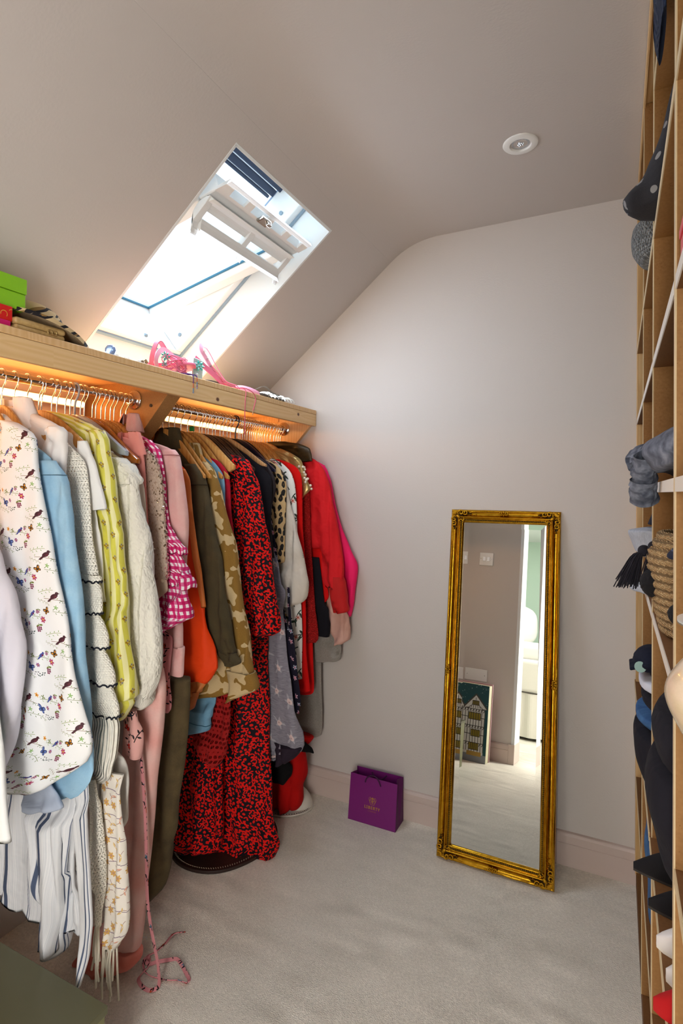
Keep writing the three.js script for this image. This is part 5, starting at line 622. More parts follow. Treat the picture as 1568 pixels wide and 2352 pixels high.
{n:"jacket",l:"gold metallic jacket with pearl-beaded shoulder",c:"jacket",z:0.2,p:[{n:"body",m:"goldlame",L:[[-1.335,1.585,0.197,0.035],[-1.282,1.565,0.301,0.039],[-1.233,1.534,0.399,0.043],[-1.211,1.479,0.444,0.048],[-1.197,1.441,0.458,0.052],[-1.182,1.405,0.473,0.056],[-1.222,1.365,0.421,0.06]],f:[0.002,0.005]}],"pearls":1},
{n:"sweater",l:"red boucle wool cardigan with a straight hem",c:"sweater",z:0.165,p:[{n:"body",m:"redwool",L:[[-1.318,1.558,0.231,0.035],[-1.277,1.544,0.313,0.038],[-1.231,1.499,0.403,0.04],[-1.213,1.432,0.44,0.043],[-1.202,1.261,0.453,0.045],[-1.187,1.072,0.468,0.048],[-1.171,0.884,0.484,0.05],[-1.161,0.75,0.494,0.053],[-1.244,0.735,0.378,0.055]],f:[0.002,0.006]},
{n:"lower_panel",m:"redsmooth",L:[[-1.187,0.769,0.468,0.04],[-1.182,0.694,0.473,0.04],[-1.178,0.529,0.477,0.04],[-1.241,0.507,0.384,0.04]],f:[0.002,0.006]}]},
{n:"top",l:"black top with a bronze shimmer hanging high near the far wall",c:"top",z:0.14,p:[{n:"body",m:"bronze",L:[[-1.35,1.622,0.166,0.03],[-1.32,1.617,0.226,0.033],[-1.27,1.608,0.327,0.036],[-1.225,1.589,0.417,0.039],[-1.211,1.564,0.444,0.042],[-1.206,1.529,0.449,0.045]],f:[0.002,0.002]}]},
{n:"blouse",l:"sheer dark red blouse with a velvet cuff and loose sleeve",c:"blouse",z:0.11,p:[{n:"body",m:"redsheer",L:[[-1.333,1.568,0.2,0.03],[-1.264,1.559,0.338,0.033],[-1.214,1.538,0.437,0.036],[-1.17,1.495,0.485,0.039],[-1.156,1.433,0.499,0.041],[-1.167,1.259,0.488,0.044],[-1.18,1.066,0.475,0.047],[-1.189,0.891,0.466,0.05]],f:[0.002,0.006]},
{n:"sleeve",m:"redsheer",L:[[-1.212,1.54,0.067,0.04],[-1.159,1.494,0.111,0.044],[-1.13,1.414,0.13,0.048],[-1.105,1.319,0.149,0.051],[-1.085,1.225,0.164,0.055],[-1.069,1.131,0.174,0.059],[-1.055,1.057,0.168,0.062],[-1.057,1.0,0.116,0.066],[-1.063,0.977,0.087,0.07]],dz:0.012,f:[0.003,0.008],lam:0.05},
{n:"cuff",m:"redvelvet",L:[[-1.059,1.028,0.098,0.06],[-1.046,0.992,0.093,0.06],[-1.035,0.918,0.087,0.06],[-1.031,0.883,0.082,0.06],[-1.096,0.867,0.013,0.06]],dz:0.012,f:[0.002,0.004]},
{n:"lower_sleeve",m:"redsmooth",L:[[-1.159,1.146,0.088,0.05],[-1.145,1.032,0.088,0.053],[-1.135,0.938,0.061,0.057],[-1.152,0.91,0.03,0.06]],dz:0.02,f:[0.002,0.006]}]},
{n:"jacket",l:"hot pink jacket with a flared sleeve against the far wall",c:"jacket",z:0.055,p:[{n:"body",m:"hotpink",L:[[-1.319,1.551,0.227,0.03],[-1.25,1.542,0.367,0.032],[-1.193,1.513,0.462,0.034],[-1.165,1.454,0.49,0.036],[-1.156,1.257,0.499,0.038],[-1.144,0.964,0.511,0.04]],f:[0.002,0.004]},
{n:"sleeve",m:"hotpink",L:[[-1.193,1.517,0.068,0.03],[-1.16,1.444,0.088,0.033],[-1.135,1.336,0.103,0.036],[-1.099,1.23,0.12,0.039],[-1.057,1.141,0.138,0.042],[-1.024,1.074,0.147,0.046],[-1.03,0.983,0.112,0.049],[-1.042,0.896,0.067,0.052],[-1.058,0.841,0.024,0.055]],f:[0.002,0.004],lam:0.08}]},
{n:"blouse",l:"dusty pink blouse with an elasticated cuff, low behind the red blouse",c:"blouse",z:0.085,p:[{n:"sleeve",m:"dustypink",L:[[-1.117,1.067,0.061,0.04],[-1.072,0.898,0.082,0.044],[-1.046,0.844,0.099,0.048],[-1.039,0.784,0.101,0.052],[-1.043,0.75,0.07,0.056],[-1.096,0.724,0.009,0.06]],f:[0.003,0.006],lam:0.04}]},
{n:"sweater",l:"black knit with a straight cuff between the red and dusty pink sleeves",c:"sweater",z:0.125,p:[{n:"sleeve",m:"black",L:[[-1.172,1.106,0.078,0.03],[-1.142,0.918,0.057,0.034],[-1.122,0.882,0.063,0.037],[-1.121,0.772,0.061,0.041],[-1.131,0.765,0.045,0.045]],f:[0.001,0.002]}]},
{n:"cardigan",l:"long light grey marl cardigan reaching lowest by the far wall",c:"cardigan",z:0.07,p:[{n:"body",m:"greymarl",L:[[-1.308,1.353,0.25,0.03],[-1.237,1.156,0.393,0.032],[-1.199,0.863,0.456,0.034],[-1.19,0.669,0.465,0.036],[-1.183,0.474,0.472,0.039],[-1.18,0.329,0.475,0.041],[-1.199,0.292,0.456,0.043],[-1.294,0.269,0.277,0.045]],f:[0.002,0.006]},
{n:"sleeve",m:"greymarl",L:[[-1.171,0.907,0.067,0.04],[-1.126,0.777,0.099,0.043],[-1.095,0.727,0.125,0.045],[-1.092,0.657,0.123,0.048],[-1.157,0.64,0.049,0.05]],dz:0.012,f:[0.002,0.004]}]},
{n:"trousers",l:"wide cotton trousers in white with slate blue stripes",c:"trousers",z:1.375,p:[{n:"leg",m:"stripe",L:[[-1.168,0.736,0.324,0.05],[-1.158,0.622,0.33,0.058],[-1.154,0.517,0.335,0.066],[-1.153,0.411,0.336,0.074],[-1.153,0.348,0.334,0.082],[-1.158,0.318,0.324,0.09]],f:[0.01,0.018],lam:0.085,dz:-0.05},
{n:"leg",m:"stripe",L:[[-1.181,0.703,0.145,0.05],[-1.181,0.589,0.125,0.048],[-1.183,0.485,0.103,0.047],[-1.192,0.399,0.073,0.045],[-1.203,0.334,0.039,0.043],[-1.211,0.289,0.009,0.042],[-1.214,0.278,0.005,0.04]],f:[0.006,0.01],lam:0.05,dz:0.0},
{n:"leg",m:"stripe",L:[[-1.165,0.693,0.161,0.05],[-1.17,0.576,0.145,0.052],[-1.18,0.468,0.119,0.054],[-1.196,0.368,0.09,0.056],[-1.214,0.298,0.077,0.058],[-1.229,0.254,0.065,0.06]],f:[0.006,0.012],lam:0.06,dz:-0.03},
{n:"tie",m:"stripe",L:[[-1.075,0.732,0.052,0.02],[-1.062,0.589,0.044,0.019],[-1.047,0.478,0.045,0.018],[-1.044,0.421,0.044,0.017],[-1.056,0.359,0.032,0.016],[-1.074,0.304,0.02,0.015],[-1.087,0.271,0.009,0.014]],f:[0.002,0.004],dz:0.03}]},
{n:"shirt",l:"pale grey blue cotton shirt tail below the light blue shirt",c:"shirt",z:1.4,p:[{n:"tail",m:"greyblue",L:[[-1.292,0.783,0.102,0.04],[-1.209,0.718,0.173,0.042],[-1.162,0.678,0.213,0.044],[-1.147,0.662,0.174,0.046],[-1.159,0.653,0.129,0.048],[-1.239,0.63,0.032,0.05]],f:[0.003,0.006]}]},
{n:"shawl",l:"openwork cream knitted shawl ending in long yarn fringe",c:"shawl",z:1.335,p:[{n:"drape",m:"knitOpen",L:[[-1.124,0.698,0.046,0.03],[-1.099,0.611,0.054,0.032],[-1.094,0.54,0.051,0.034],[-1.092,0.448,0.047,0.036],[-1.1,0.384,0.03,0.038],[-1.108,0.345,0.015,0.04]],f:[0.003,0.006],lam:0.04}],"fringe":[14,0.12]},
{n:"scarf",l:"cream scarf embroidered with ochre flowers and ending in a tassel",c:"scarf",z:1.3,p:[{n:"drape",m:"embroid",L:[[-1.073,0.705,0.066,0.03],[-1.064,0.581,0.071,0.031],[-1.058,0.479,0.078,0.032],[-1.052,0.418,0.086,0.033],[-1.053,0.366,0.081,0.033],[-1.062,0.321,0.065,0.034],[-1.088,0.283,0.027,0.035]],f:[0.004,0.007],lam:0.04}],"fringe":[9,0.11]},
{n:"blouse",l:"ivory satin blouse with a soft hem, hanging above the scarf",c:"blouse",z:1.27,p:[{n:"sleeve",m:"ivory",L:[[-1.156,0.76,0.08,0.04],[-1.099,0.685,0.126,0.041],[-1.101,0.609,0.107,0.042],[-1.106,0.564,0.038,0.044],[-1.118,0.545,0.015,0.045]],f:[0.003,0.006],lam:0.05},
{n:"sleeve",m:"ivory",L:[[-1.112,0.688,0.056,0.04],[-1.11,0.605,0.048,0.042],[-1.116,0.578,0.03,0.043],[-1.13,0.566,0.012,0.045]],f:[0.003,0.004],lam:0.05,dz:0.06}]},
{n:"jeans",l:"washed pink jeans with turned-up cuffs on the carpet",c:"jeans",z:1.11,p:[{n:"leg",m:"pinkjean",L:[[-1.155,0.94,0.118,0.05],[-1.124,0.848,0.147,0.053],[-1.132,0.762,0.137,0.055],[-1.155,0.576,0.114,0.058],[-1.173,0.389,0.098,0.06],[-1.188,0.251,0.105,0.062],[-1.201,0.149,0.126,0.065],[-1.212,0.084,0.159,0.068],[-1.218,0.055,0.176,0.07]],f:[0.003,0.008],lam:0.07},
{n:"cuff",m:"pinkcuff",L:[[-1.215,0.095,0.168,0.09],[-1.208,0.088,0.193,0.092],[-1.211,0.062,0.212,0.094],[-1.238,0.032,0.193,0.096],[-1.324,-0.016,0.11,0.098],[-1.387,-0.061,0.048,0.1]],f:[0.003,0.006],lam:0.05}]},
{n:"trousers",l:"dark olive cargo trousers behind the pink jeans",c:"trousers",z:0.97,p:[{n:"leg",m:"olivetrouser",L:[[-1.165,0.824,0.182,0.05],[-1.166,0.718,0.179,0.054],[-1.181,0.557,0.165,0.058],[-1.196,0.435,0.151,0.061],[-1.203,0.367,0.142,0.065],[-1.232,0.292,0.114,0.069],[-1.245,0.222,0.102,0.073],[-1.258,0.164,0.089,0.076],[-1.297,0.108,0.052,0.08]],f:[0.004,0.01],lam:0.08},
{n:"pocket",m:"olivetrouser",L:[[-1.291,0.55,0.05,0.09],[-1.276,0.499,0.064,0.092],[-1.246,0.44,0.091,0.095],[-1.249,0.413,0.087,0.098],[-1.281,0.364,0.053,0.1]],f:[0.001,0.002],dz:0.01}]}];
// clothes on a crowded rail press against each other: where two would cross, both give way to the middle
const CW = 0.015, GX = 60, GY = 122, sheets = GARMENTS.map((G, gi) => {
  const F = new Float32Array(GX * GY).fill(-9), B = new Float32Array(GX * GY).fill(9), q = V(0, 0, 0);
  G.p.forEach((p, pi) => {
    if (p.left !== undefined) for (const l of p.L) l[2] = Math.max(0.03, Math.min(l[2], l[0] - p.left));
    const { P } = hang(p.L, G.z + (p.dz ?? 0), { ...p, probe: 1 }, gi * 7 + pi + 1);
    for (let i = 0; i <= 90; i++) for (let j = 0; j < 56; j++) { P(i / 90, j / 56 * 6.2832, q); const k = Math.floor((q.y + 0.01) / CW) * GX + Math.floor((q.x + 1.8) / CW); if (k >= 0 && k < F.length) { F[k] = Math.max(F[k], q.z); B[k] = Math.min(B[k], q.z); } }
  });
  for (let pass = 0; pass < 2; pass++) { const f = F.slice(), b = B.slice(); for (let y = 1; y < GY - 1; y++) for (let x = 1; x < GX - 1; x++) { const k = y * GX + x; for (const d of [-1, 1, -GX, GX]) { if (f[k + d] > -9 && (pass === 0 || f[k] > -9)) { F[k] = Math.max(F[k], f[k + d]); B[k] = Math.min(B[k], b[k + d]); } } } }
  return { F, B, lo: new Float32Array(GX * GY).fill(-9), hi: new Float32Array(GX * GY).fill(9), z: G.z };
});
{
  const order = sheets.slice().sort((a, b) => b.z - a.z);
  for (let k = 0; k < GX * GY; k++) {
    const here = order.filter((s) => s.F[k] > -9);
    // spread the middles where they are too close, then share the room between neighbours
    const mid = here.map((s) => (s.F[k] + s.B[k]) / 2);
    for (let it = 0; it < 12; it++) for (let i = 0; i + 1 < mid.length; i++) { const gap = mid[i] - mid[i + 1]; if (gap < 0.016) { const d = (0.016 - gap) / 2; mid[i] += d; mid[i + 1] -= d; } }
    here.forEach((s, i) => { s.lo[k] = Math.max(0.006, i + 1 < mid.length && s.B[k] < here[i + 1].F[k] + 0.002 ? (mid[i] + mid[i + 1]) / 2 + 0.0015 : -9); s.hi[k] = i && here[i - 1].B[k] < s.F[k] + 0.002 ? (mid[i] + mid[i - 1]) / 2 - 0.0015 : 9; });
  }
}
for (const s of sheets) for (const [key, f] of [['lo', Math.max], ['hi', Math.min]]) { const c = s[key].slice(); for (let y = 1; y < GY - 1; y++) for (let x = 1; x < GX - 1; x++) { const k = y * GX + x; s[key][k] = f(c[k], c[k - 1], c[k + 1], c[k - GX], c[k + GX]); } }
const squeezer = (s) => (x, y, z) => {
  const fx = (x + 1.8) / CW - 0.5, fy = (y + 0.01) / CW - 0.5, x0 = Math.floor(fx), y0 = Math.floor(fy); let a = 0, w = 0;
  for (const [dx, dy] of [[0, 0], [1, 0], [0, 1], [1, 1]]) {
    const k = (y0 + dy) * GX + x0 + dx; if (k < 0 || k >= s.F.length || s.F[k] <= -9) continue;
    const F = s.F[k], B = s.B[k], hi = Math.min(F, s.hi[k]), lo = Math.max(B, s.lo[k]), h2 = Math.max(hi, lo + 0.004), t = clamp((z - B) / Math.max(1e-4, F - B)), q = (dx ? fx - x0 : 1 - fx + x0) * (dy ? fy - y0 : 1 - fy + y0) + 1e-4;
    a += q * (F - B < 0.001 ? z : lerp(lo, h2, t)); w += q;
  }
  return w ? a / w : z;
};
const slotZ = (z) => { const s = sheets.reduce((a, b) => Math.abs(b.z - z) < Math.abs(a.z - z) ? b : a), v = []; for (let y = 95; y < 104; y++) for (let x = 22; x < 40; x++) { const k = y * GX + x; if (s.F[k] > -9) v.push((Math.max(s.lo[k], s.B[k]) + Math.min(s.hi[k], s.F[k])) / 2); } return v.length ? v.sort((a, b) => a - b)[v.length >> 1] : z; };
GARMENTS.forEach((G, gi) => {
  const yMin = Math.min(...G.p.flatMap((p) => p.L.map((l) => l[1]))), base = [-1.433, Math.max(0, yMin - 0.002), G.z];
  const t = thing(G.n, G.l, G.c, base), local = (g) => g.translate(-base[0], -base[1], -base[2]);
  G.p.forEach((p, pi) => {
    const h = hang(p.L, G.z + (p.dz ?? 0), p, gi * 7 + pi + 1, squeezer(sheets[gi])), m = mesh(p.n, local(h.g), C[p.m], t);
    if (p.trim) {                                               // black yarn laid in a looping line along the edge of the tier
      const pts = []; for (let i = 0; i <= 60; i++) { const q = h.P(0.93, 2.75 - i / 60 * 3.1, V(0, 0, 0), 0.002); pts.push([q.x - base[0], q.y - base[1] + 0.003 * Math.sin(i * 1.7), q.z - base[2] + 0.002 * Math.cos(i * 1.7)]); }
      mesh('yarn_edging', tube(pts, 0.0022, 200, 5), C.yarnBlack, m);
    }
    if (p.seam) mesh('seam', tube(Array.from({ length: 41 }, (_, i) => { const q = h.P(p.seam, 3.0 - i / 40 * 4.2, V(0, 0, 0), 0.0006); return [q.x - base[0], q.y - base[1], q.z - base[2]]; }), 0.0013, 120, 5), C[p.sm], m);
    if (p.m === 'sequin') {                                      // loose discs that catch the light
      const n = rng(77), geo = new THREE.CircleGeometry(0.0031, 7), count = 1100, im = new THREE.InstancedMesh(geo, phys({ color: 0xdccfc2, metalness: 1, roughness: 0.22, side: THREE.DoubleSide }), count), d = new THREE.Object3D();
      for (let i = 0; i < count; i++) { const v = 0.12 + 0.86 * n(), th = 2.6 - n() * 3.6, q = h.P(v, th, V(0, 0, 0), 0.0016), q2 = h.P(v, th, V(0, 0, 0), 0.02); d.position.set(q.x - base[0], q.y - base[1], q.z - base[2]); d.lookAt(q2.x - base[0] + (n() - 0.5) * 0.014, q2.y - base[1] + (n() - 0.2) * 0.016, q2.z - base[2] + (n() - 0.5) * 0.01); d.updateMatrix(); im.setMatrixAt(i, d.matrix); }
      im.name = 'sequins'; im.userData.kind = 'stuff'; im.castShadow = im.receiveShadow = true; t.add(im);
    }
    if (G.fringe && pi === 0) {                                  // hanging yarn ends
      const [k, len] = G.fringe, n = rng(gi + 5);
      for (let i = 0; i < k; i++) { const f = i / (k - 1), q = h.P(1, Math.PI * (1 - f), V(0, 0, 0)), dx = (n() - 0.5) * 0.03, l = len * (0.6 + 0.6 * n()); mesh('fringe_strand', tube([[q.x - base[0], q.y - base[1] + 0.01, q.z - base[2]], [q.x - base[0] + dx * 0.4 + 0.004 * Math.sin(i * 2), q.y - base[1] - l * 0.4, q.z - base[2] + 0.004 * Math.cos(i)], [q.x - base[0] + dx, Math.max(0.004, q.y - l) - base[1], q.z - base[2]]], 0.0028, 16, 5), C.yarnCream, t); }
    }
  });
  if (G.collar) { const c = G.collar; { const g = collarGeo(c).translate(c.x, c.y, G.z), sq = squeezer(sheets[gi]), p = g.attributes.position; for (let i = 0; i < p.count; i++) p.setZ(i, sq(p.getX(i), p.getY(i), p.getZ(i))); g.computeVertexNormals(); mesh('collar', local(g), C[c.m], t); } }
  if (G.pearls) {
    const n = rng(4), body = hang(G.p[0].L, G.z, { ...G.p[0], probe: 1 }, gi * 7 + 1, squeezer(sheets[gi]));
    for (let i = 0; i < 34; i++) { const q = body.P(0.45 + 0.42 * n(), 1.7 - n() * 2.0, V(0, 0, 0), 0.003); mesh('pearl', sph(0.0058, q.x - base[0], q.y - base[1], q.z - base[2], 12, 9), C.pearl ??= phys({ color: 0xf0e6d2, roughness: 0.2, clearcoat: 0.8 }), t); }
  }
});
// ---------------------------------------------------------------- hangers
{
  const wood = std({ map: woodTex([214, 158, 84], [188, 126, 58], 21, 256), roughness: 0.42 }), blond = std({ map: woodTex([232, 184, 112], [214, 158, 88], 22, 256), roughness: 0.4 });
  const varnish = phys({ color: 0xa85d14, roughness: 0.2, clearcoat: 0.8 }), brown = std({ map: woodTex([74, 50, 34], [50, 34, 24], 23, 256), roughness: 0.45 }), velvet = phys({ color: 0x17141a, roughness: 1, sheen: 0.5 });
  const tan = std({ map: woodTex([204, 160, 110], [176, 130, 84], 24, 256), roughness: 0.5 }), navy = phys({ color: 0x1a1830, roughness: 0.35, clearcoat: 0.4 }), grey = phys({ color: 0x9fa9b4, roughness: 0.35, clearcoat: 0.4 });
  const arms = (half, drop, h0, h1, depth, bev) => {               // a yoke: bowed top edge, tapering to rounded ends
    const top = [], bot = []; for (let i = 0; i <= 24; i++) { const s = i / 12 - 1, a = Math.abs(s), y = -drop * (0.55 * a * a + 0.45 * sstep(0, 1, a)), h = lerp(h0, h1, a) * Math.sqrt(Math.max(0.06, 1 - a ** 10)); top.push([s * half, y]); bot.push([s * half, y - h]); }
    const g = extrude([...bot, ...top.reverse()], depth - 2 * bev, bev).translate(0, 0, -depth / 2 + bev), p = g.attributes.position;
    for (let i = 0; i < p.count; i++) p.setZ(i, p.getZ(i) + 0.003 * (p.getX(i) / half) ** 2);       // ends sweep forward
    g.computeVertexNormals(); return planarUV(toCreasedNormals(g, 0.6));
  };
  const hookGeo = (r, wire) => tube([[0, -0.004, 0], [0.0005, 0.028, 0], [0.004, 0.045, 0], [0.014, 0.060, 0], [0.019, 0.078, 0], [0.0145, 0.0925, 0], [0.0, 0.0985 - 0.0, 0], [-0.0125, 0.0935, 0], [-0.0168, 0.082, 0], [-0.0165, 0.073, 0]], wire, 60, 7);
  const K = {
    wood: [arms(0.20, 0.10, 0.034, 0.026, 0.012, 0.004), wood, M.chrome], low: [arms(0.195, 0.165, 0.034, 0.024, 0.010, 0.003), wood, M.chrome], spare: [arms(0.165, 0.14, 0.034, 0.024, 0.010, 0.003), wood, M.chrome], blond: [arms(0.19, 0.125, 0.046, 0.036, 0.018, 0.006), blond, M.chrome], varnish: [arms(0.225, 0.13, 0.032, 0.022, 0.016, 0.005), varnish, M.chrome],
    slim: [arms(0.13, 0.10, 0.016, 0.014, 0.008, 0.003), wood, M.chrome],
    brown: [arms(0.19, 0.13, 0.036, 0.024, 0.011, 0.004), brown, M.chrome], velvet: [arms(0.20, 0.15, 0.014, 0.012, 0.006, 0.002), velvet, M.chrome], tan: [arms(0.225, 0.115, 0.016, 0.014, 0.010, 0.003), tan, M.chrome], navy: [arms(0.20, 0.13, 0.024, 0.02, 0.012, 0.004), navy, navy], grey: [arms(0.215, 0.11, 0.016, 0.016, 0.016, 0.006), grey, grey],
  };
  const thin = hookGeo(0.015, 0.0018), thick = hookGeo(0.015, 0.0034), proto = {};
  function hanger(kind, z, turn, label, group, y = 0) {
    let t = proto[kind];
    if (!t) {
      t = proto[kind] = thing('clothes_hanger', label, 'hanger', [-1.433, 1.6115, z]);
      const [g, mat, hm] = K[kind];
      mesh('arms', g, mat, t); mesh('hook', kind === 'navy' || kind === 'grey' ? thick : thin, hm, t);
      if (['wood', 'low', 'spare', 'brown'].includes(kind)) mesh('collar_ring', lathe([[0.0022, 0.004], [0.0045, 0.003], [0.005, 0], [0.005, -0.002]], 14).translate(0, 0, 0), M.steel, t);
    } else { t = t.clone(); t.name = numbered('clothes_hanger'); scene.add(t); t.position.set(-1.433, 1.6115, z); t.userData = {}; }
    t.rotation.y = turn; tag(t, label, 'hanger', group); return t;
  }
  const n = rng(99), worn = [];
  
  const list = [[1.43, 'slim', 'slim wooden hanger carrying the bird-print blouse'], [1.385, 'slim', 'slim wooden hanger carrying the light blue shirt'], [1.355, 'wood', 'pale wooden hanger inside the upturned white collar'], [1.315, 'wood', 'wooden hanger carrying the cream tiered cardigan'], [1.285, 'wood', 'wooden hanger carrying the plain white T-shirt'], [1.245, 'wood', 'wooden hanger carrying the yellow striped blouse'], [1.165, 'grey', 'grey plastic hanger ending above the off-white crinkled sleeve'], [1.135, 'varnish', 'glossy dark-varnished hanger with its end showing beside the salmon shirt'], [1.112, 'wood', 'wooden hanger carrying the salmon pink shirt'], [1.075, 'wood', 'wooden hanger carrying the silver sequinned sweater'], [1.045, 'wood', 'wooden hanger carrying the gingham blouse'], [1.0, 'wood', 'wooden hanger carrying the pale pink denim jacket'],
    [0.81, 'wood', 'wooden hanger carrying the dark olive jacket'], [0.79, 'wood', 'wooden hanger carrying the aubergine cardigan'], [0.755, 'wood', 'wooden hanger carrying the camouflage jacket'], [0.725, 'wood', 'wooden hanger carrying the blue denim shirt'], [0.69, 'wood', 'wooden hanger carrying the dark crimson dress'], [0.655, 'blond', 'broad blond wooden hanger running into the red leopard-print dress'], [0.50, 'tan', 'thin tan wooden hanger ending above the plain black top'], [0.455, 'velvet', 'black velvet hanger carrying the brown-sheen black top'], [0.434, 'velvet', 'black velvet hanger carrying the grey flowered dress'], [0.40, 'navy', 'dark navy plastic hanger with a thick hook'], [0.365, 'velvet', 'black velvet hanger carrying the leopard-spot blouse'], [0.335, 'wood', 'wooden hanger carrying the cream eye-print top'], [0.30, 'wood', 'wooden hanger carrying the white leaf-print shirt'], [0.255, 'wood', 'wooden hanger carrying the smooth red cardigan'], [0.20, 'blond', 'pale wooden hanger carrying the gold jacket'], [0.165, 'wood', 'wooden hanger carrying the red boucle cardigan'], [0.14, 'velvet', 'black velvet hanger carrying the bronze shimmer top'], [0.11, 'wood', 'wooden hanger carrying the sheer dark red blouse'], [0.055, 'wood', 'wooden hanger carrying the hot pink jacket']];
  const LOW = [1.315, 1.165, 1.135, 1.112, 1.075, 1.045, 1.0, 0.81, 0.79, 0.755, 0.725, 0.69, 0.335, 0.30, 0.255, 0.165, 0.11, 0.055];
  for (const [z, k, l] of list) { const zz = k === 'blond' && z > 0.6 ? z : slotZ(z); hanger(k === 'wood' && LOW.includes(z) ? 'low' : k, zz, 0, l); worn.push(zz); }
  const spare = [1.275, 1.228, 1.201, 1.185, 1.150, 1.096, 1.060, 1.027, 0.98];
  for (const z of spare) hanger('spare', z, 0, 'wooden hanger with a chrome hook packed close on the near rail', 'wooden hangers packed on the near rail');
  const dark = [0.624, 0.609, 0.587, 0.573, 0.547, 0.529, 0.480];
  for (const z of dark) hanger('brown', z, 0, 'dark brown hanger packed between the leopard dress and black top', 'dark brown hangers on the far rail');
  for (const z of [0.38, 0.35, 0.318, 0.285, 0.27, 0.235, 0.22, 0.186, 0.09, 0.073]) hanger('spare', z, 0, 'wooden hanger with a chrome hook packed close on the far rail', 'wooden hangers packed on the far rail');
  const c = thing('size_cube', 'small green size marker clipped round a hanger hook', 'clip', [-1.4325, 1.628, 0.6655]);
  mesh('block', rbox(0.022, 0.018, 0.008, 0.003, 0, 0, 0), std({ color: 0x1f8a3a, roughness: 0.4 }), c);
}
// ---------------------------------------------------------------- on top of the pine shelf
{
  const Y = 1.777;
  const b = thing('gift_box', 'lime green lidded box stacked on the red box at the near end of the shelf', 'box', [-1.37, Y + 0.054, 1.53]);
  const lime = std({ color: 0x86c414, roughness: 0.6 });
  mesh('tray', rspan(-0.07, 0.07, 0.0, 0.040, -0.115, 0.115, 0.001), lime, b); mesh('lid', rspan(-0.072, 0.072, 0.0415, 0.078, -0.117, 0.117, 0.001), lime, b);
  const r = thing('gift_box', 'red box with gold swirls between the lime green and pink boxes', 'box', [-1.35, Y + 0.0175, 1.55]);
  mesh('carton', rspan(-0.05, 0.06, 0, 0.036, -0.097, 0.09, 0.002), std({ map: pat(256, 0.09, '#d3150f', ({ at, n }) => { for (let i = 0; i < 9; i++) at(n() * 256, n() * 256, n() * 6, (x) => { x.strokeStyle = '#d9a03a'; x.lineWidth = 5; x.beginPath(); x.arc(0, 0, 22, 0, 4); x.stroke(); }); for (let i = 0; i < 5; i++) at(n() * 256, n() * 256, 0.78, (x) => { x.fillStyle = '#f4c9c0'; x.fillRect(-8, -8, 16, 16); }); }), roughness: 0.45 }), r);
  const k = thing('gift_box', 'flat bright pink box lowest of the stack at the near end of the shelf', 'box', [-1.35, Y, 1.56]);
  mesh('carton', rspan(-0.05, 0.065, 0, 0.017, -0.1, 0.08, 0.002), std({ color: 0xd6146f, roughness: 0.4 }), k);
  const c = thing('spectacle_case', 'flat tan case with rounded ends and a small clasp under the hat brim', 'case', [-1.315, Y, 1.385]);
  const tanm = phys({ map: wash([178, 146, 92], [206, 176, 120], 3, 9, 0.1), roughness: 0.45, clearcoat: 0.2 });
  mesh('base', rbox(0.07, 0.015, 0.135, 0.007, 0, 0.0075, 0, 4), tanm, c); mesh('lid', rbox(0.072, 0.017, 0.137, 0.008, 0, 0.0235, 0, 4), tanm, c);
  mesh('clasp', merge([new THREE.TorusGeometry(0.006, 0.0016, 8, 18).rotateY(Math.PI / 2).translate(0.0365, 0.015, -0.022), new THREE.TorusGeometry(0.006, 0.0016, 8, 18).rotateY(Math.PI / 2).translate(0.0365, 0.015, -0.034)]), std({ color: 0xcdb27a, metalness: 0.8, roughness: 0.3 }), c);
  // hat: leopard crown, stiff brim dipping towards the window
  const h = thing('sun_hat', 'leopard-print wide-brimmed sun hat tipped over the tan case', 'hat', [-1.425, Y + 0.045, 1.325]); h.rotation.set(-0.17, 0, -0.05); h.scale.setScalar(1.14);
  const leo = phys({ map: pat(512, 0.16, '#cdb488', ({ at, n, S }) => { for (const [px, py] of scatter(n, S, 22, 84)) { const sd = Math.floor(n() * 1e6); at(px, py, n() * 6, (x) => leoShape(x, rng(sd), 34, '#17131a', '#8a6a3a')); } }, 33), roughness: 0.9 }), straw = phys({ map: marl([170, 146, 110], [206, 184, 148], 4), roughness: 0.95 });
  const hat = (f, r0, r1, n0, mat, name, off) => { const pos = [], uv = [], idx = [], A = 56; for (let i = 0; i <= n0; i++) for (let j = 0; j <= A; j++) { const a = j / A * 6.2832, rr = lerp(r0, r1, i / n0), [rad, y] = f(rr, a); pos.push(rad * Math.cos(a), y + off, rad * Math.sin(a)); uv.push(rad * Math.cos(a), rad * Math.sin(a) + y * 1.5); if (i < n0 && j < A) { const q = i * (A + 1) + j; idx.push(q, q + 1, q + A + 1, q + 1, q + A + 2, q + A + 1); } } const g = new THREE.BufferGeometry(); g.setAttribute('position', new THREE.Float32BufferAttribute(pos, 3)); g.setAttribute('uv', new THREE.Float32BufferAttribute(uv, 2)); g.setIndex(idx); g.computeVertexNormals(); return mesh(name, g, mat, h); };
  const brim = (r, a) => [r * (1 + 0.03 * Math.sin(2 * a)), 0.012 * Math.sin(2 * a + 0.6) * ((r - 0.07) / 0.1) - 0.010 * ((r - 0.07) / 0.07) ** 2];
  hat((r, a) => brim(r, a), 0.07, 0.142, 8, straw, 'brim_underside', 0); hat((r, a) => brim(r, a), 0.07, 0.143, 8, leo, 'brim', 0.0025);
  hat((t, a) => { const [r, y] = brim(0.143, a); return [r + 0.0008, y + lerp(-0.004, 0.005, t)]; }, 0, 1, 1, leo, 'brim_edge', 0.001);
  hat((t) => [0.076 * Math.sqrt(Math.max(0, 1 - t ** 3.2)), 0.066 * t], 0, 1, 14, leo, 'crown', 0.001);
  // small jewellery
  const g = thing('glass_stone', 'faceted blue glass stone beside the hat brim', 'jewel', [-1.292, Y + 0.0165, 1.166]);
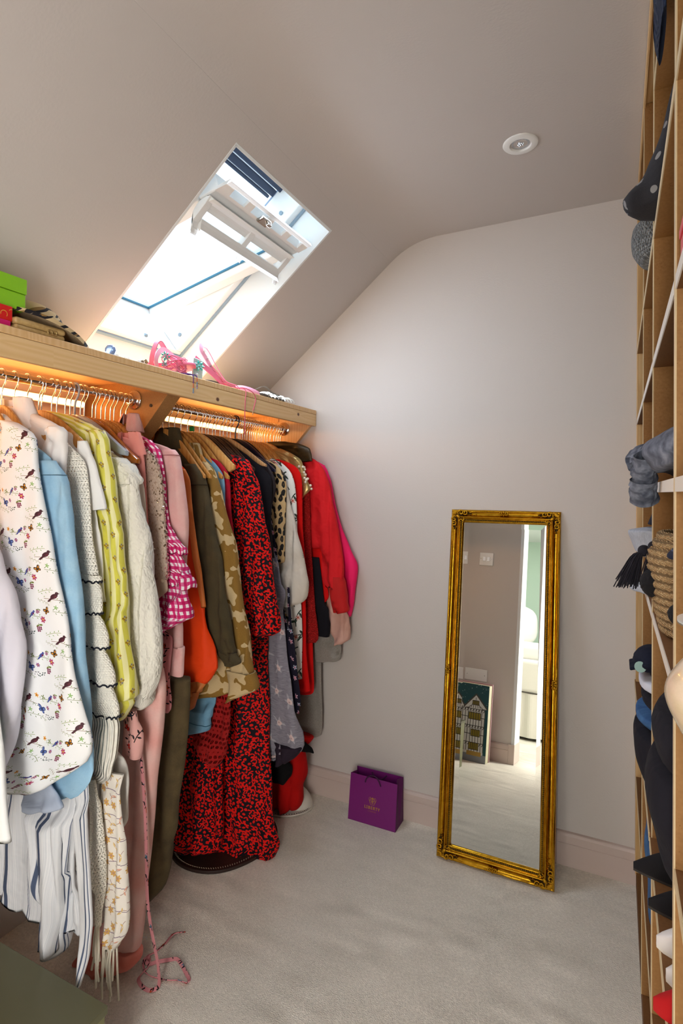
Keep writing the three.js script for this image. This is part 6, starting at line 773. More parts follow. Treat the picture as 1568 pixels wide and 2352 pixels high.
  mesh('stone', new THREE.IcosahedronGeometry(0.0165, 1).scale(1, 1, 0.85), phys({ color: 0x9fc0f0, roughness: 0.05, transmission: 0.6, thickness: 0.02, ior: 1.6, flatShading: true }), g);
  const ch = thing('necklace', 'tarnished silver chain necklace with a clustered pendant on the shelf edge', 'necklace', [-1.29, Y, 1.1]), n = rng(8), links = [];
  for (let i = 0; i < 40; i++) links.push(new THREE.TorusGeometry(0.0026, 0.0008, 5, 10).rotateX(i % 2 ? 1.2 : 0.2).translate(0.004 * Math.sin(i * 0.4), 0.003 + 0.002 * n(), 0.06 - i * 0.0027));
  mesh('chain', merge(links), M.steel, ch);
  const pend = []; for (let i = 0; i < 9; i++) pend.push(new THREE.OctahedronGeometry(0.005 + 0.004 * n()).rotateY(n() * 3).translate((n() - 0.5) * 0.02, 0.006 + 0.007 * n(), -0.04 - n() * 0.03)); mesh('pendant', merge(pend), std({ color: 0x8f7d64, metalness: 0.7, roughness: 0.3 }), ch);
  // sandals
  const pink = phys({ color: 0xf3a3b9, roughness: 0.45 }), deep = phys({ color: 0xe8708f, roughness: 0.45 }), lace2 = std({ color: 0xea7f9e, roughness: 0.7 }), teal = phys({ color: 0x12a79a, roughness: 0.1, clearcoat: 1 }), glitter = phys({ map: marl([150, 176, 170], [236, 244, 240], 9), roughness: 0.25, metalness: 0.4 }), sole = std({ color: 0x5d5650, roughness: 0.8 });
  const gem = (x, y, z, s) => { const a = []; for (let i = 0; i < 7; i++) a.push(new THREE.OctahedronGeometry(s * 0.42).scale(1, 0.55, 0.5).rotateZ(i / 7 * 6.283).translate(Math.cos(i / 7 * 6.283) * s * 0.62, Math.sin(i / 7 * 6.283) * s * 0.62, 0)); a.push(new THREE.OctahedronGeometry(s * 0.3)); return merge(a).rotateY(Math.PI / 2 - 0.4).translate(x, y, z); };
  const strip = (pts, w, th, twist = 0) => { // flat strap along a path
    const c2 = new THREE.CatmullRomCurve3(pts.map((p) => V(...p))), sh = new THREE.Shape(); sh.moveTo(-th, -w); sh.lineTo(th, -w); sh.lineTo(th, w); sh.lineTo(-th, w); sh.closePath(); return new THREE.ExtrudeGeometry(sh, { steps: 40, extrudePath: c2, bevelEnabled: false }); };
  const soleShape = () => { const s = new THREE.Shape(); s.moveTo(0, -0.1); s.bezierCurveTo(0.035, -0.1, 0.03, -0.04, 0.022, 0); s.bezierCurveTo(0.02, 0.04, 0.042, 0.06, 0.03, 0.1); s.bezierCurveTo(0.02, 0.125, -0.02, 0.125, -0.03, 0.1); s.bezierCurveTo(-0.04, 0.06, -0.02, 0.04, -0.024, 0); s.bezierCurveTo(-0.03, -0.04, -0.035, -0.1, 0, -0.1); return new THREE.ExtrudeGeometry(s, { depth: 0.005, bevelEnabled: true, bevelSize: 0.002, bevelThickness: 0.002, bevelSegments: 2, curveSegments: 16 }); };
  const A = thing('sandal', 'pink strappy sandal lying curled up with a teal flower jewel', 'sandal', [-1.33, Y, 0.905]);
  mesh('sole', soleShape().rotateX(Math.PI / 2).rotateY(2.6).rotateZ(0.25).translate(-0.03, 0.03, 0.0), deep, A);
  mesh('strap', strip([[0.02, 0.004, 0.062], [0.026, 0.03, 0.075], [0.02, 0.062, 0.055], [0.012, 0.076, 0.02], [0.02, 0.05, -0.02], [0.026, 0.008, -0.03]], 0.008, 0.0012), pink, A);
  mesh('strap', strip([[-0.02, 0.004, 0.05], [0.0, 0.05, 0.065], [0.01, 0.098, 0.05], [0.0, 0.075, 0.0], [0.016, 0.04, -0.055], [0.02, 0.006, -0.06]], 0.009, 0.0014), deep, A);
  mesh('jewel', gem(0.030, 0.050, 0.038, 0.017), teal, A); mesh('jewel', gem(0.030, 0.022, 0.042, 0.011), teal, A);
  for (let i = 0; i < 7; i++) { const pts = []; let a = n() * 6; for (let j = 0; j < 9; j++) { a += 0.9 + n() * 0.5; pts.push([0.022 + 0.014 * n(), 0.034 + 0.03 * Math.sin(a) * (0.7 + 0.3 * n()), -0.005 + 0.062 * Math.cos(a + i) * (0.6 + 0.4 * n())]); } mesh('lace', tube(pts, 0.0016, 80, 5), lace2, A); }
  const B = thing('sandal', 'pink strappy sandal standing upright with a glitter toe and trailing laces', 'sandal', [-1.325, Y, 0.74]);
  mesh('glitter_panel', rbox(0.006, 0.075, 0.05, 0.003).rotateX(-0.08).translate(0.02, 0.038, 0.045), glitter, B); mesh('jewel', gem(0.030, 0.050, 0.048, 0.020), teal, B); mesh('jewel', sph(0.007, 0.025, 0.018, 0.055).scale(1, 1, 1), phys({ color: 0xc9d2d6, roughness: 0.1, clearcoat: 1 }), B);
  mesh('sole', soleShape().scale(0.8, 0.8, 1).rotateX(-Math.PI / 2).rotateZ(0.1).translate(-0.005, 0.008, -0.09), sole, B);
  mesh('ankle_strap', strip([[0.016, 0.006, -0.10], [0.016, 0.045, -0.05], [0.014, 0.085, -0.01], [0.012, 0.118, 0.02], [0.008, 0.134, 0.012], [0.004, 0.136, -0.015]], 0.009, 0.0014), pink, B);
  mesh('heel_strap', strip([[0.018, 0.004, -0.12], [0.020, 0.03, -0.06], [0.014, 0.062, 0.01], [0.006, 0.082, 0.045]], 0.010, 0.0016), deep, B);
  for (let i = 0; i < 4; i++) mesh('eyelet', new THREE.TorusGeometry(0.003, 0.001, 6, 12).rotateY(1.5).translate(0.018, 0.045 + i * 0.022, -0.045 + i * 0.018), M.steel, B);
  mesh('lace', tube([[0.006, 0.132, -0.012], [0.012, 0.11, -0.03], [0.018, 0.06, -0.07], [0.022, 0.02, -0.12], [0.028, 0.006, -0.16]], 0.0017, 40, 5), lace2, B);
  for (let i = 0; i < 5; i++) mesh('lace', tube([[0.016, 0.075 - i * 0.012, -0.02 - i * 0.012], [0.022, 0.05 - i * 0.008, -0.06 - i * 0.008], [0.024 + 0.003 * i, 0.018, -0.10 - i * 0.012], [0.03, 0.004, -0.15 - 0.01 * i]], 0.0016, 30, 5), lace2, B);
  const D = thing('shoelace', 'pink shoelace looped over the front edge of the shelf and hanging down', 'lace', [-1.262, Y, 0.57]);
  mesh('cord', tube([[-0.03, 0.004, 0.05], [-0.012, 0.006, 0.02], [0.0035, 0.0, 0.0], [0.006, -0.04, 0.004], [0.006, -0.09, 0.006], [0.005, -0.15, 0.004], [0.004, -0.168, 0.004]], 0.0016, 50, 6), std({ color: 0xd95f74, roughness: 0.7 }), D);
  mesh('cord', tube([[-0.03, 0.004, 0.03], [-0.01, 0.010, 0.0], [0.003, 0.002, -0.04], [0.006, -0.02, -0.062], [0.006, -0.05, -0.055], [0.005, -0.072, -0.047]], 0.0018, 40, 6), std({ color: 0xd95f74, roughness: 0.7 }), D);
  mesh('lace_tip', cyl(0.0017, 0.0015, 0.018, 10).translate(0.005, -0.08, -0.046), std({ color: 0xc9a27a, roughness: 0.3 }), D);
  const E = thing('shoe', 'flat pink pointed shoe lying on the shelf beside the silver sandal', 'shoe', [-1.315, Y, 0.47]);
  mesh('upper', displaced(new THREE.SphereGeometry(1, 36, 20), (v) => { const s = (1 - v.z) / 2; v.set(v.x * 0.033 * (0.35 + 0.65 * Math.sin(Math.PI * Math.min(0.9, s * 0.8 + 0.12))), Math.max(0, v.y) * 0.034 * (0.5 + 0.5 * (1 - s)) + (v.y < 0 ? v.y * 0.004 : 0), v.z * 0.105); }).translate(0.0, 0.005, 0), pink, E);
  const F = thing('sandal', 'silver strappy sandal lying flat at the far end of the shelf', 'sandal', [-1.315, Y, 0.33]);
  const silver = phys({ color: 0xc9c6bd, metalness: 0.6, roughness: 0.3 });
  mesh('sole', soleShape().rotateX(Math.PI / 2).rotateZ(0.02).translate(0, 0.012, 0), sole, F);
  for (let i = 0; i < 9; i++) mesh('strap', strip([[-0.03, 0.008, 0.06 - i * 0.026], [-0.015, 0.024 + 0.003 * (i % 3), 0.05 - i * 0.026], [0.015, 0.026 + 0.003 * (i % 2), 0.045 - i * 0.026], [0.032, 0.008, 0.05 - i * 0.026]], 0.0028, 0.0012), silver, F);
  mesh('ankle_strap', strip([[-0.02, 0.012, 0.15], [0.0, 0.03, 0.10], [0.012, 0.05, 0.05], [0.015, 0.034, 0.0], [0.02, 0.028, -0.05]], 0.004, 0.0014), std({ color: 0x9a9286, metalness: 0.4, roughness: 0.4 }), F);
  const S = thing('friendship_bracelet', 'braided bracelet with purple, orange and blue tails hanging over the shelf edge', 'bracelet', [-1.264, Y, 0.845]);
  const col = [0x5b2f8f, 0xd9582f, 0x2f8fc9];
  for (const [z, l, c0] of [[0.012, 0.052, 0], [-0.006, 0.034, 1]]) { for (let i = 0; i < 3; i++) { const y0 = -0.002 - l * [0, 0.45, 0.75][i], y1 = -0.002 - l * [0.45, 0.75, 1][i]; mesh('tail', cyl(0.0012, 0.0012, y0 - y1, 7).translate(0.0045, (y0 + y1) / 2, z), std({ color: col[(i + c0) % 3], roughness: 0.9 }), S); } mesh('end_bead', sph(0.0024, 0.0045, -0.004 - l, z, 10, 8), std({ color: 0x7d86b0, roughness: 0.3 }), S); }
  mesh('knot', merge([tube([[-0.03, 0.003, 0.05], [-0.015, 0.006, 0.03], [0.0, 0.004, 0.012], [0.0045, -0.002, 0.012]], 0.0018, 24, 5), tube([[0.0045, -0.002, -0.006], [-0.002, 0.006, -0.004], [-0.018, 0.005, 0.016], [-0.032, 0.003, 0.03]], 0.0018, 24, 5)]), std({ color: 0x4a2a7a, roughness: 0.9 }), S);
  const L = thing('beads', 'little gold and yellow beads scattered by the curled pink sandal', 'beads', [-1.29, Y, 0.87]); for (let i = 0; i < 9; i++) mesh('bead', sph(0.0028 + 0.002 * n(), (n() - 0.5) * 0.02, 0.0035, 0.05 - i * 0.012, 9, 7), std({ color: [0xd9b20f, 0x8a6a3a, 0x2a2a30][i % 3], metalness: 0.4, roughness: 0.35 }), L);
}
// ---------------------------------------------------------------- on the floor
{
  const chest = thing('chest', 'olive green painted chest in the lower left corner, under the nearest clothes', 'chest', [-1.20, 0, 1.72]);
  const pnt = std({ color: 0x5d5c41, roughness: 0.35 }), pnt2 = std({ color: 0x77764f, roughness: 0.4 });
  mesh('top', rspan(-0.36, 0.236, 0.285, 0.303, -0.29, 0.33, 0.002), pnt, chest); mesh('side_panel', rspan(0.214, 0.232, 0.0, 0.284, -0.286, 0.33, 0.002), pnt2, chest); mesh('back_panel', rspan(-0.356, 0.213, 0.0, 0.284, -0.286, -0.268, 0.002), pnt2, chest); mesh('side_panel', rspan(-0.356, -0.338, 0.0, 0.284, -0.267, 0.33, 0.002), pnt2, chest);
  const hide = thing('leather_bag', 'dark brown leather bag lying flat with a pale stitched edge under the leopard dress', 'bag', [-1.41, 0, 0.47]);
  const lea = phys({ color: 0x2b1810, roughness: 0.55, bumpMap: crumple, bumpScale: 0.002 }), disc = (r0, r1) => { const s = new THREE.Shape(); for (let i = 0; i <= 60; i++) { const a = i / 60 * 6.2832; s[i ? 'lineTo' : 'moveTo'](r0 * Math.cos(a) * (1 + 0.04 * Math.sin(3 * a)), r1 * Math.sin(a)); } return s; };
  mesh('body', new THREE.ExtrudeGeometry(disc(0.20, 0.215), { depth: 0.006, bevelEnabled: true, bevelSize: 0.003, bevelThickness: 0.003 }).rotateX(-Math.PI / 2).translate(0, 0.004, 0), lea, hide);
  for (let i = 0; i < 70; i++) { const a = 3.0 + i / 70 * 3.3; mesh('stitch', rbox(0.007, 0.0015, 0.0018, 0.0006).rotateY(-a - Math.PI / 2).translate(0.188 * Math.cos(a) * (1 + 0.04 * Math.sin(3 * a)), 0.0137, -0.203 * Math.sin(a)), std({ color: 0xcabfa8, roughness: 0.9 }), hide); }
  const wb = thing('handbag', 'white leather bag with punched edging showing below the red clothes', 'bag', [-1.37, 0, 0.13]);
  const wl = phys({ color: 0xd9d2c6, roughness: 0.5 });
  mesh('body', displaced(new THREE.SphereGeometry(1, 40, 24), (v) => { v.set(v.x * 0.17, Math.max(v.y, -0.05) * 0.085 + 0.008, v.z * 0.09); }), wl, wb); mesh('flap', new THREE.ExtrudeGeometry(disc(0.165, 0.115), { depth: 0.003, bevelEnabled: true, bevelSize: 0.001, bevelThickness: 0.001 }).rotateX(-Math.PI / 2).translate(0.01, 0.006, 0.02), wl, wb);
  for (let i = 0; i < 26; i++) { const a = -1.5 + i / 26 * 2.2; mesh('punch_hole', cyl(0.0022, 0.0022, 0.0012, 10).translate(0.01 + 0.155 * Math.cos(a), 0.0108, 0.02 - 0.105 * Math.sin(a)), M.dark, wb); }
  // red and black clothes in a heap on it
  const red = cloth({ color: 0xb80703 }), blk = cloth({ color: 0x0b0a0c });
  const heap = thing('dress', 'bright red dress heaped on the floor by the far wall', 'dress', [-1.33, 0.02, 0.19]);
  const hp = (L, z, o, sd, mat, name) => mesh(name, hang(L, z, o, sd).g.translate(1.33, -0.02, -0.19), mat, heap);
  hp([[-1.22, 0.31, 0.14, 0.05], [-1.205, 0.26, 0.2, 0.09], [-1.20, 0.18, 0.26, 0.12], [-1.215, 0.12, 0.28, 0.13], [-1.21, 0.06, 0.27, 0.14], [-1.225, 0.022, 0.2, 0.12]], 0.19, { f: [0.004, 0.018], lam: 0.06 }, 301, red, 'skirt');
  hp([[-1.19, 0.335, 0.07, 0.03], [-1.178, 0.325, 0.1, 0.05], [-1.20, 0.295, 0.12, 0.05]], 0.16, { f: [0.002, 0.004] }, 302, red, 'collar');
  const bt = thing('top', 'black velvet top crumpled over the red dress on the floor', 'top', [-1.33, 0.14, 0.235]);
  const bp = (L, z, o, sd, name) => mesh(name, hang(L, z, o, sd).g.translate(1.33, -0.14, -0.235), blk, bt);
  bp([[-1.27, 0.29, 0.1, 0.04], [-1.225, 0.24, 0.2, 0.06], [-1.225, 0.2, 0.22, 0.06], [-1.25, 0.165, 0.2, 0.05]], 0.275, { f: [0.003, 0.012], lam: 0.07 }, 303, 'body');
  bp([[-1.20, 0.318, 0.09, 0.03], [-1.162, 0.30, 0.12, 0.03], [-1.15, 0.282, 0.1, 0.02]], 0.20, { f: [0.002, 0.004] }, 304, 'sleeve');
  // patterned tie that trails from the pink dress to the carpet
  const tie = thing('fabric_tie', 'long narrow pink printed tie trailing from the dress and looped on the carpet', 'tie', [-1.2, 0, 1.0]);
  const T = [[-1.158, 0.72, 1.17], [-1.145, 0.652, 1.17], [-1.137, 0.547, 1.165], [-1.134, 0.417, 1.16], [-1.138, 0.293, 1.15], [-1.136, 0.217, 1.14], [-1.132, 0.137, 1.125], [-1.133, 0.072, 1.11], [-1.146, 0.0055, 1.099], [-1.155, 0.007, 1.114], [-1.171, 0.004, 1.116], [-1.199, 0.0055, 1.112], [-1.215, 0.007, 1.103], [-1.221, 0.004, 1.082], [-1.22, 0.0055, 1.065], [-1.23, 0.007, 1.046], [-1.244, 0.004, 1.036], [-1.248, 0.0055, 1.045], [-1.24, 0.007, 1.06], [-1.217, 0.004, 1.075], [-1.19, 0.0055, 1.08], [-1.162, 0.007, 1.076], [-1.136, 0.004, 1.066], [-1.111, 0.0055, 1.055], [-1.082, 0.007, 1.051], [-1.086, 0.004, 1.038], [-1.115, 0.0055, 1.023], [-1.144, 0.007, 1.009], [-1.168, 0.004, 1.001], [-1.185, 0.0055, 1.015], [-1.209, 0.007, 1.037], [-1.227, 0.004, 1.051], [-1.244, 0.0055, 1.047], [-1.249, 0.007, 1.033], [-1.243, 0.004, 1.013], [-1.238, 0.0055, 0.975], [-1.239, 0.007, 0.935], [-1.215, 0.004, 0.91]];
  const c3 = new THREE.CatmullRomCurve3(T.map((p) => V(...p)), false, 'centripetal'), sh = new THREE.Shape(); sh.moveTo(-0.0011, -0.0048); sh.lineTo(0.0011, -0.0048); sh.lineTo(0.0011, 0.0048); sh.lineTo(-0.0011, 0.0048); sh.closePath();
  const tg = new THREE.ExtrudeGeometry(sh, { steps: 260, extrudePath: c3, bevelEnabled: false }); { const p = tg.attributes.position; for (let i = 0; i < p.count; i++) p.setXYZ(i, p.getX(i) + 1.2, Math.max(0.0015, p.getY(i)), p.getZ(i) - 1.0); tg.computeVertexNormals(); planarUV(tg); }
  mesh('ribbon', tg, C.pinkfloral, tie);
}
// ---------------------------------------------------------------- shelving on the right
{
  const X0 = 0.062, X1 = 0.45, u = thing('shelving_unit', 'tall MDF shelving unit full of clothes and shoes along the right wall', 'shelving', [X0, 0, 1.2]);
  const g = (a) => a.translate(-X0, 0, -1.2), part = (n, a, m) => mesh(n, g(a), m, u);
  part('end_post', rspan(X0, X0 + 0.021, 0.055, 2.475, 0.002, 0.045, 0.002), M.pine);
  part('top_trim', rspan(X0 - 0.001, X0 + 0.004, 2.45, 2.488, 0.002, 2.2, 0.001), M.pineEnd); part('top_rail', rspan(X0 + 0.004, X0 + 0.05, 2.462, 2.488, 0.002, 2.2, 0.002), M.pine);
  part('end_panel', span(X0 + 0.021, X1, 0.055, 2.46, 0.002, 0.02), M.mdf);
  for (const z of [0.57, 1.035, 1.501, 1.966]) { part('divider', span(X0 + 0.0015, X1, 0.065, 2.46, z - 0.009, z + 0.009), M.mdf); part('divider_edge', span(X0, X0 + 0.0015, 0.065, 2.46, z - 0.009, z + 0.009), M.mdfEdge); }
  part('back_board', span(X1, X1 + 0.012, 0.0, 2.46, 0.002, 2.2), M.mdf);
  part('plinth', rspan(X0 + 0.003, X0 + 0.02, 0, 0.05, 0.002, 2.2, 0.001), M.mdfGrey); part('base_board', span(X0 + 0.003, X1, 0.05, 0.064, 0.002, 2.2), M.mdfGrey);
  const bays = [[0.02, 0.561], [0.579, 1.026], [1.044, 1.492], [1.51, 1.957]];
  const shelf = (y, b, m = M.mdf, x = X0, em = M.mdfEdge) => { for (const i of b) { part('shelf', span(x + 0.0015, X1, y - 0.017, y, bays[i][0], bays[i][1]), m); part('shelf_edge', span(x, x + 0.0015, y - 0.017, y, bays[i][0], bays[i][1]), em); } };
  shelf(2.21, [2, 3]); shelf(1.917, [0, 1, 2, 3]); shelf(1.664, [0, 1, 2, 3], M.mdfGrey, X0, M.shelfWhite); shelf(1.42, [0, 1, 2, 3], M.mdfGrey, X0, M.shelfWhite); shelf(1.17, [0, 1, 2, 3], M.mdfGrey, X0, M.shelfWhite); shelf(0.955, [3], M.mdfGrey); shelf(0.735, [0, 1, 2, 3], M.mdfGrey, 0.058); shelf(0.40, [0, 1, 2, 3], M.mdfGrey);
  // soft things: hanging-out piles, shaped by their left outline [left x, height], running back into the bay
  const pile = (name, label, cat, mat, z, depth, back, pts, o = {}, sd = 1) => {
    const L = pts.map(([x, y]) => [Math.max(back, x + 0.02), y, Math.max(back, x + 0.02) - x, depth]), y0 = Math.min(...pts.map((p) => p[1])), base = [back - 0.05, y0, z];
    const t = thing(name, label, cat, base, o.group); mesh(o.part ?? 'folded_cloth', hang(L, z, { f: [0.002, 0.004], lam: 0.06, wr: 1.8, ...o }, sd).g.translate(-base[0], -base[1], -base[2]), mat, t); return [t, base];
  };
  const dotm = phys({ map: pat(256, 0.062, '#2b2a30', ({ at, n }) => { for (let i = 0; i < 500; i++) at(n() * 256, n() * 256, 0, (x) => { x.fillStyle = n() > 0.5 ? '#37363d' : '#222127'; x.fillRect(0, 0, 3, 3); }); for (const [a, b] of [[64, 64], [192, 192]]) at(a, b, 0, (x) => { x.fillStyle = '#8f8c8c'; ell(x, 0, 0, 27, 27); }); }), roughness: 0.95, sheen: 0.3 });
  const marlm = phys({ map: marl([60, 62, 64], [206, 206, 204], 12), bumpMap: knitBump, bumpScale: 0.006, roughness: 1 });
  const navyKnit = phys({ color: 0x16294a, bumpMap: field(128, (a, b) => 0.5 + 0.5 * Math.sin((a * 4 + 0.4 * Math.sin(b * 6.283)) * 6.283), 0.08), bumpScale: 0.01, roughness: 1 });
  const blackm = cloth({ color: 0x1d1b23 }), navym = cloth({ color: 0x161a2c }), greyden = phys({ map: wash([58, 64, 80], [150, 156, 172], 5, 9, 0.14), bumpMap: twill, bumpScale: 0.0004, roughness: 0.9 }), bluejean = phys({ map: wash([34, 74, 124], [74, 122, 172], 3, 9, 0.2), bumpMap: twill, bumpScale: 0.0005, roughness: 0.9 }), pale = cloth({ map: marl([150, 156, 168], [190, 194, 204], 2) });
  pile('sweater', 'navy cable-knit sweater bulging from the topmost shelf', 'sweater', navyKnit, 1.30, 0.30, 0.3, [[0.075, 2.43], [0.060, 2.36], [0.057, 2.28], [0.054, 2.215]], { lam: 0.05, f: [0.004, 0.006] }, 401);
  { const t = scene.getObjectByName('sweater_002') ?? scene.getObjectByName('sweater_001'), b = t.position; mesh('hanging_sleeve', hang([[0.0612, 2.40, 0.010, 0.24], [0.0608, 2.30, 0.013, 0.24], [0.0608, 2.20, 0.014, 0.24], [0.0608, 2.13, 0.012, 0.20], [0.0608, 2.075, 0.006, 0.12]], 1.345, { f: [0.001, 0.002], lam: 0.05 }, 431).g.translate(-b.x, -b.y, -b.z), navyKnit, t); }
  pile('sweater', 'charcoal sweater with pale grey polka dots on the high shelf', 'sweater', dotm, 1.12, 0.13, 0.3, [[0.10, 2.19], [0.086, 2.15], [0.075, 2.09], [0.066, 2.044], [0.049, 2.004], [0.031, 1.976], [0.012, 1.952], [0.008, 1.944], [0.014, 1.932], [0.03, 1.924], [0.058, 1.9195]], { f: [0.001, 0.003] }, 402);
  pile('sweater', 'grey marl chunky sweater folded below the polka-dot one', 'sweater', marlm, 0.86, 0.2, 0.3, [[0.06, 2.001], [0.034, 1.995], [0.030, 1.97], [0.034, 1.945], [0.045, 1.928], [0.064, 1.9195]], {}, 403);
  pile('towel', 'pale grey blue cloth folded on the shelf behind the basket rim', 'towel', pale, 0.80, 0.13, 0.3, [[0.06, 1.322], [0.024, 1.314], [0.027, 1.292], [0.036, 1.266], [0.055, 1.255]], { lam: 0.03 }, 404);
  pile('towel', 'pale frayed cloth folded on the shelf under the tassels', 'towel', pale, 0.80, 0.16, 0.3, [[0.06, 1.205], [0.038, 1.198], [0.026, 1.185], [0.027, 1.176], [0.06, 1.1725]], { lam: 0.02 }, 405);
  pile('hat', 'rounded dark felt hat at the back of the shelf above the pale cloth', 'hat', navym, 0.78, 0.2, 0.26, [[0.11, 1.385], [0.085, 1.375], [0.072, 1.345], [0.066, 1.331]], {}, 406);
  { // grey denim with two turned cuffs
    const [t, b] = pile('jeans', 'faded black jeans crumpled over the shelf edge at eye level', 'jeans', greyden, 1.25, 0.34, 0.3, [[0.10, 1.515], [0.07, 1.500], [0.044, 1.482], [0.036, 1.462], [0.05, 1.442], [0.07, 1.432]], { f: [0.004, 0.010], lam: 0.05 }, 407);
    const cuff = (p, q, r) => { const a = V(...p), c = V(...q), d = c.clone().sub(a), l = d.length(); return displaced(new THREE.CylinderGeometry(r, r * 0.9, l, 36, 10, true), (v) => { v.x += 0.007 * N3(v.y * 60, v.z * 50, r * 90); v.z += 0.006 * N3(v.x * 60, v.y * 70, 2); }).scale(1, 1, 0.62).applyQuaternion(new THREE.Quaternion().setFromUnitVectors(V(0, 1, 0), d.normalize())).translate((a.x + c.x) / 2 - b[0], (a.y + c.y) / 2 - b[1], (a.z + c.z) / 2 - b[2]); };
    mesh('leg', cuff([0.075, 1.474, 1.25], [0.026, 1.459, 1.22], 0.022), greyden, t); mesh('cuff', cuff([0.045, 1.466, 1.235], [0.026, 1.457, 1.214], 0.0245), greyden, t); mesh('lining', cuff([0.05, 1.468, 1.238], [0.030, 1.459, 1.218], 0.021), M.dark, t);
    mesh('leg', cuff([0.042, 1.460, 1.30], [0.038, 1.415, 1.24], 0.019), greyden, t); mesh('cuff', cuff([0.038, 1.424, 1.255], [0.040, 1.388, 1.215], 0.0215), greyden, t);
  }
  { // jute baskets on the 1.17 shelf: rope coils
    const jute = phys({ map: wash([186, 142, 88], [236, 202, 152], 8, 22, 0.06), bumpMap: field(128, (a, b) => 0.5 + 0.5 * Math.sin((a * 9 + b * 4) * 6.283) * Math.cos(b * 6.283 * 6), 0.03), bumpScale: 0.005, roughness: 0.9 });
    const basket = (label, x, z, r, h) => { const t = thing('basket', label, 'basket', [x, 1.1735, z], 'jute baskets on the white-edged shelf'); const n = 13; for (let i = 0; i < n; i++) { const f = i / (n - 1), R = r * (0.90 + 0.14 * Math.sin(f * 2.0)) * (f > 0.8 ? 1 - (f - 0.8) * 0.5 : 1); mesh('rope_coil', displaced(new THREE.TorusGeometry(R, h / n * 0.62, 12, 150), (v) => { const a = Math.atan2(v.y, v.x), k = 1 + 0.004 * Math.sin(a * 30 + i * 2.6 + v.z * 300); v.x *= k; v.y *= k; v.z += 0.0012 * Math.sin(a * 60 + i); }).rotateX(Math.PI / 2).translate(0, h / n * 0.62 + f * (h - h / n * 1.24), 0), jute, t); } mesh('base', cyl(r * 0.88, r * 0.88, 0.008, 40).translate(0, 0.006, 0), jute, t); return t; };
    delete basket('large coiled jute basket sticking out of the shelf, with tassels on it', 0.185, 1.22, 0.128, 0.165).userData.group;
    delete basket('smaller coiled jute basket in front, holding a striped cloth', 0.155, 1.43, 0.056, 0.135).userData.group;
    pile('scarf', 'navy finely striped scarf spilling from the smaller jute basket', 'scarf', cloth({ map: pat(64, 0.012, '#1b2238', ({ at }) => at(32, 32, 0, (x) => { x.fillStyle = '#4a5570'; x.fillRect(-60, -6, 120, 10); })) }), 1.43, 0.09, 0.2, [[0.13, 1.358], [0.09, 1.350], [0.064, 1.326], [0.060, 1.315], [0.09, 1.31]], { part: 'fabric' }, 408);
    const yarn = std({ color: 0x16141f, roughness: 1 });
    const ts = thing('tassel_bag', 'black bag of long yarn tassels hung over the rim of the large basket', 'bag', [0.05, 1.30, 1.2]), n = rng(17);
    for (const [bx, by, bz, k, ex] of [[0.006, 0.012, 0.02, 100, -0.020], [-0.008, 0.002, -0.01, 90, -0.040]]) {
      mesh('knot', sph(0.010, bx, by, bz), yarn, ts);
      const st = []; for (let i = 0; i < k; i++) { const a = n() * 6.28, r = 0.014 * Math.sqrt(n()), sx = ex * (0.5 + 0.7 * n()); st.push(tube([[bx, by, bz], [bx + sx * 0.45 + r * 0.5, by - 0.012, bz + r * Math.cos(a)], [bx + sx + r, by - 0.050 - 0.018 * n(), bz + r * 1.6 * Math.cos(a)]], 0.0009, 10, 4)); }
      const m = mesh('tassel_strands', merge(st), yarn, ts); m.userData.kind = 'stuff';
    }
    const fur = phys({ color: 0x0c0b11, roughness: 1, sheen: 0.4 });
    for (const [x, y, z, r, l] of [[0.058, 1.254, 1.235, 0.024, 'large black fluffy pompom hanging in front of the jute basket'], [0.078, 1.278, 1.225, 0.015, 'small black pompom above the large one on the jute basket'], [0.078, 1.238, 1.41, 0.016, 'black pompom beside the smaller jute basket']]) {
      const p = thing('pompom', l, 'pompom', [x, y, z]); mesh('core', displaced(new THREE.IcosahedronGeometry(r, 12), (v) => v.multiplyScalar(1 + 0.07 * N3(v.x * 300, v.y * 300, v.z * 300))), fur, p); mesh('cord', tube([[0, r * 0.8, 0], [0.004, r + 0.02, 0.002], [0.014, r + 0.03, 0]], 0.0014, 14, 5), yarn, p);
    }
  }
  { // caps and dark clothes lower down
    const t = thing('cap', 'navy cap with a pale round badge at the edge of the lower shelf', 'cap', [0.07, 0.99, 0.8]);
    mesh('crown', displaced(new THREE.SphereGeometry(1, 30, 20), (v) => { v.set(v.x * 0.036 + 0.004 * N3(v.x * 3, v.y * 3, 1), v.y * 0.026, v.z * 0.075); }).rotateZ(0.3).translate(0.0, 0.028, 0), navym, t); mesh('peak', rbox(0.036, 0.006, 0.08, 0.003, 0, 0, 0, 3).rotateZ(0.35).translate(-0.026, 0.018, 0.02), navym, t); mesh('badge', cyl(0.012, 0.012, 0.002, 20).rotateX(1.35).translate(-0.022, 0.022, 0.064), std({ color: 0x8fb0ac, roughness: 0.6 }), t);
    pile('t_shirt', 'white T-shirt squashed between the dark clothes under the cap', 'T-shirt', cloth({ color: 0xd9dae6 }), 0.8, 0.24, 0.28, [[0.07, 0.985], [0.050, 0.978], [0.049, 0.962], [0.07, 0.955]], { lam: 0.03 }, 409);
    pile('sweater', 'black sweater bundled below the white T-shirt in the far bay', 'sweater', blackm, 0.8, 0.30, 0.28, [[0.08, 0.953], [0.054, 0.945], [0.052, 0.925], [0.066, 0.912], [0.08, 0.908]], { f: [0.004, 0.008], lam: 0.035, wr: 3 }, 410);
    pile('jeans', 'dark blue jeans rolled on top of the black heap', 'jeans', bluejean, 0.8, 0.26, 0.28, [[0.08, 0.906], [0.046, 0.902], [0.044, 0.888], [0.06, 0.874], [0.08, 0.87]], { lam: 0.05 }, 411);
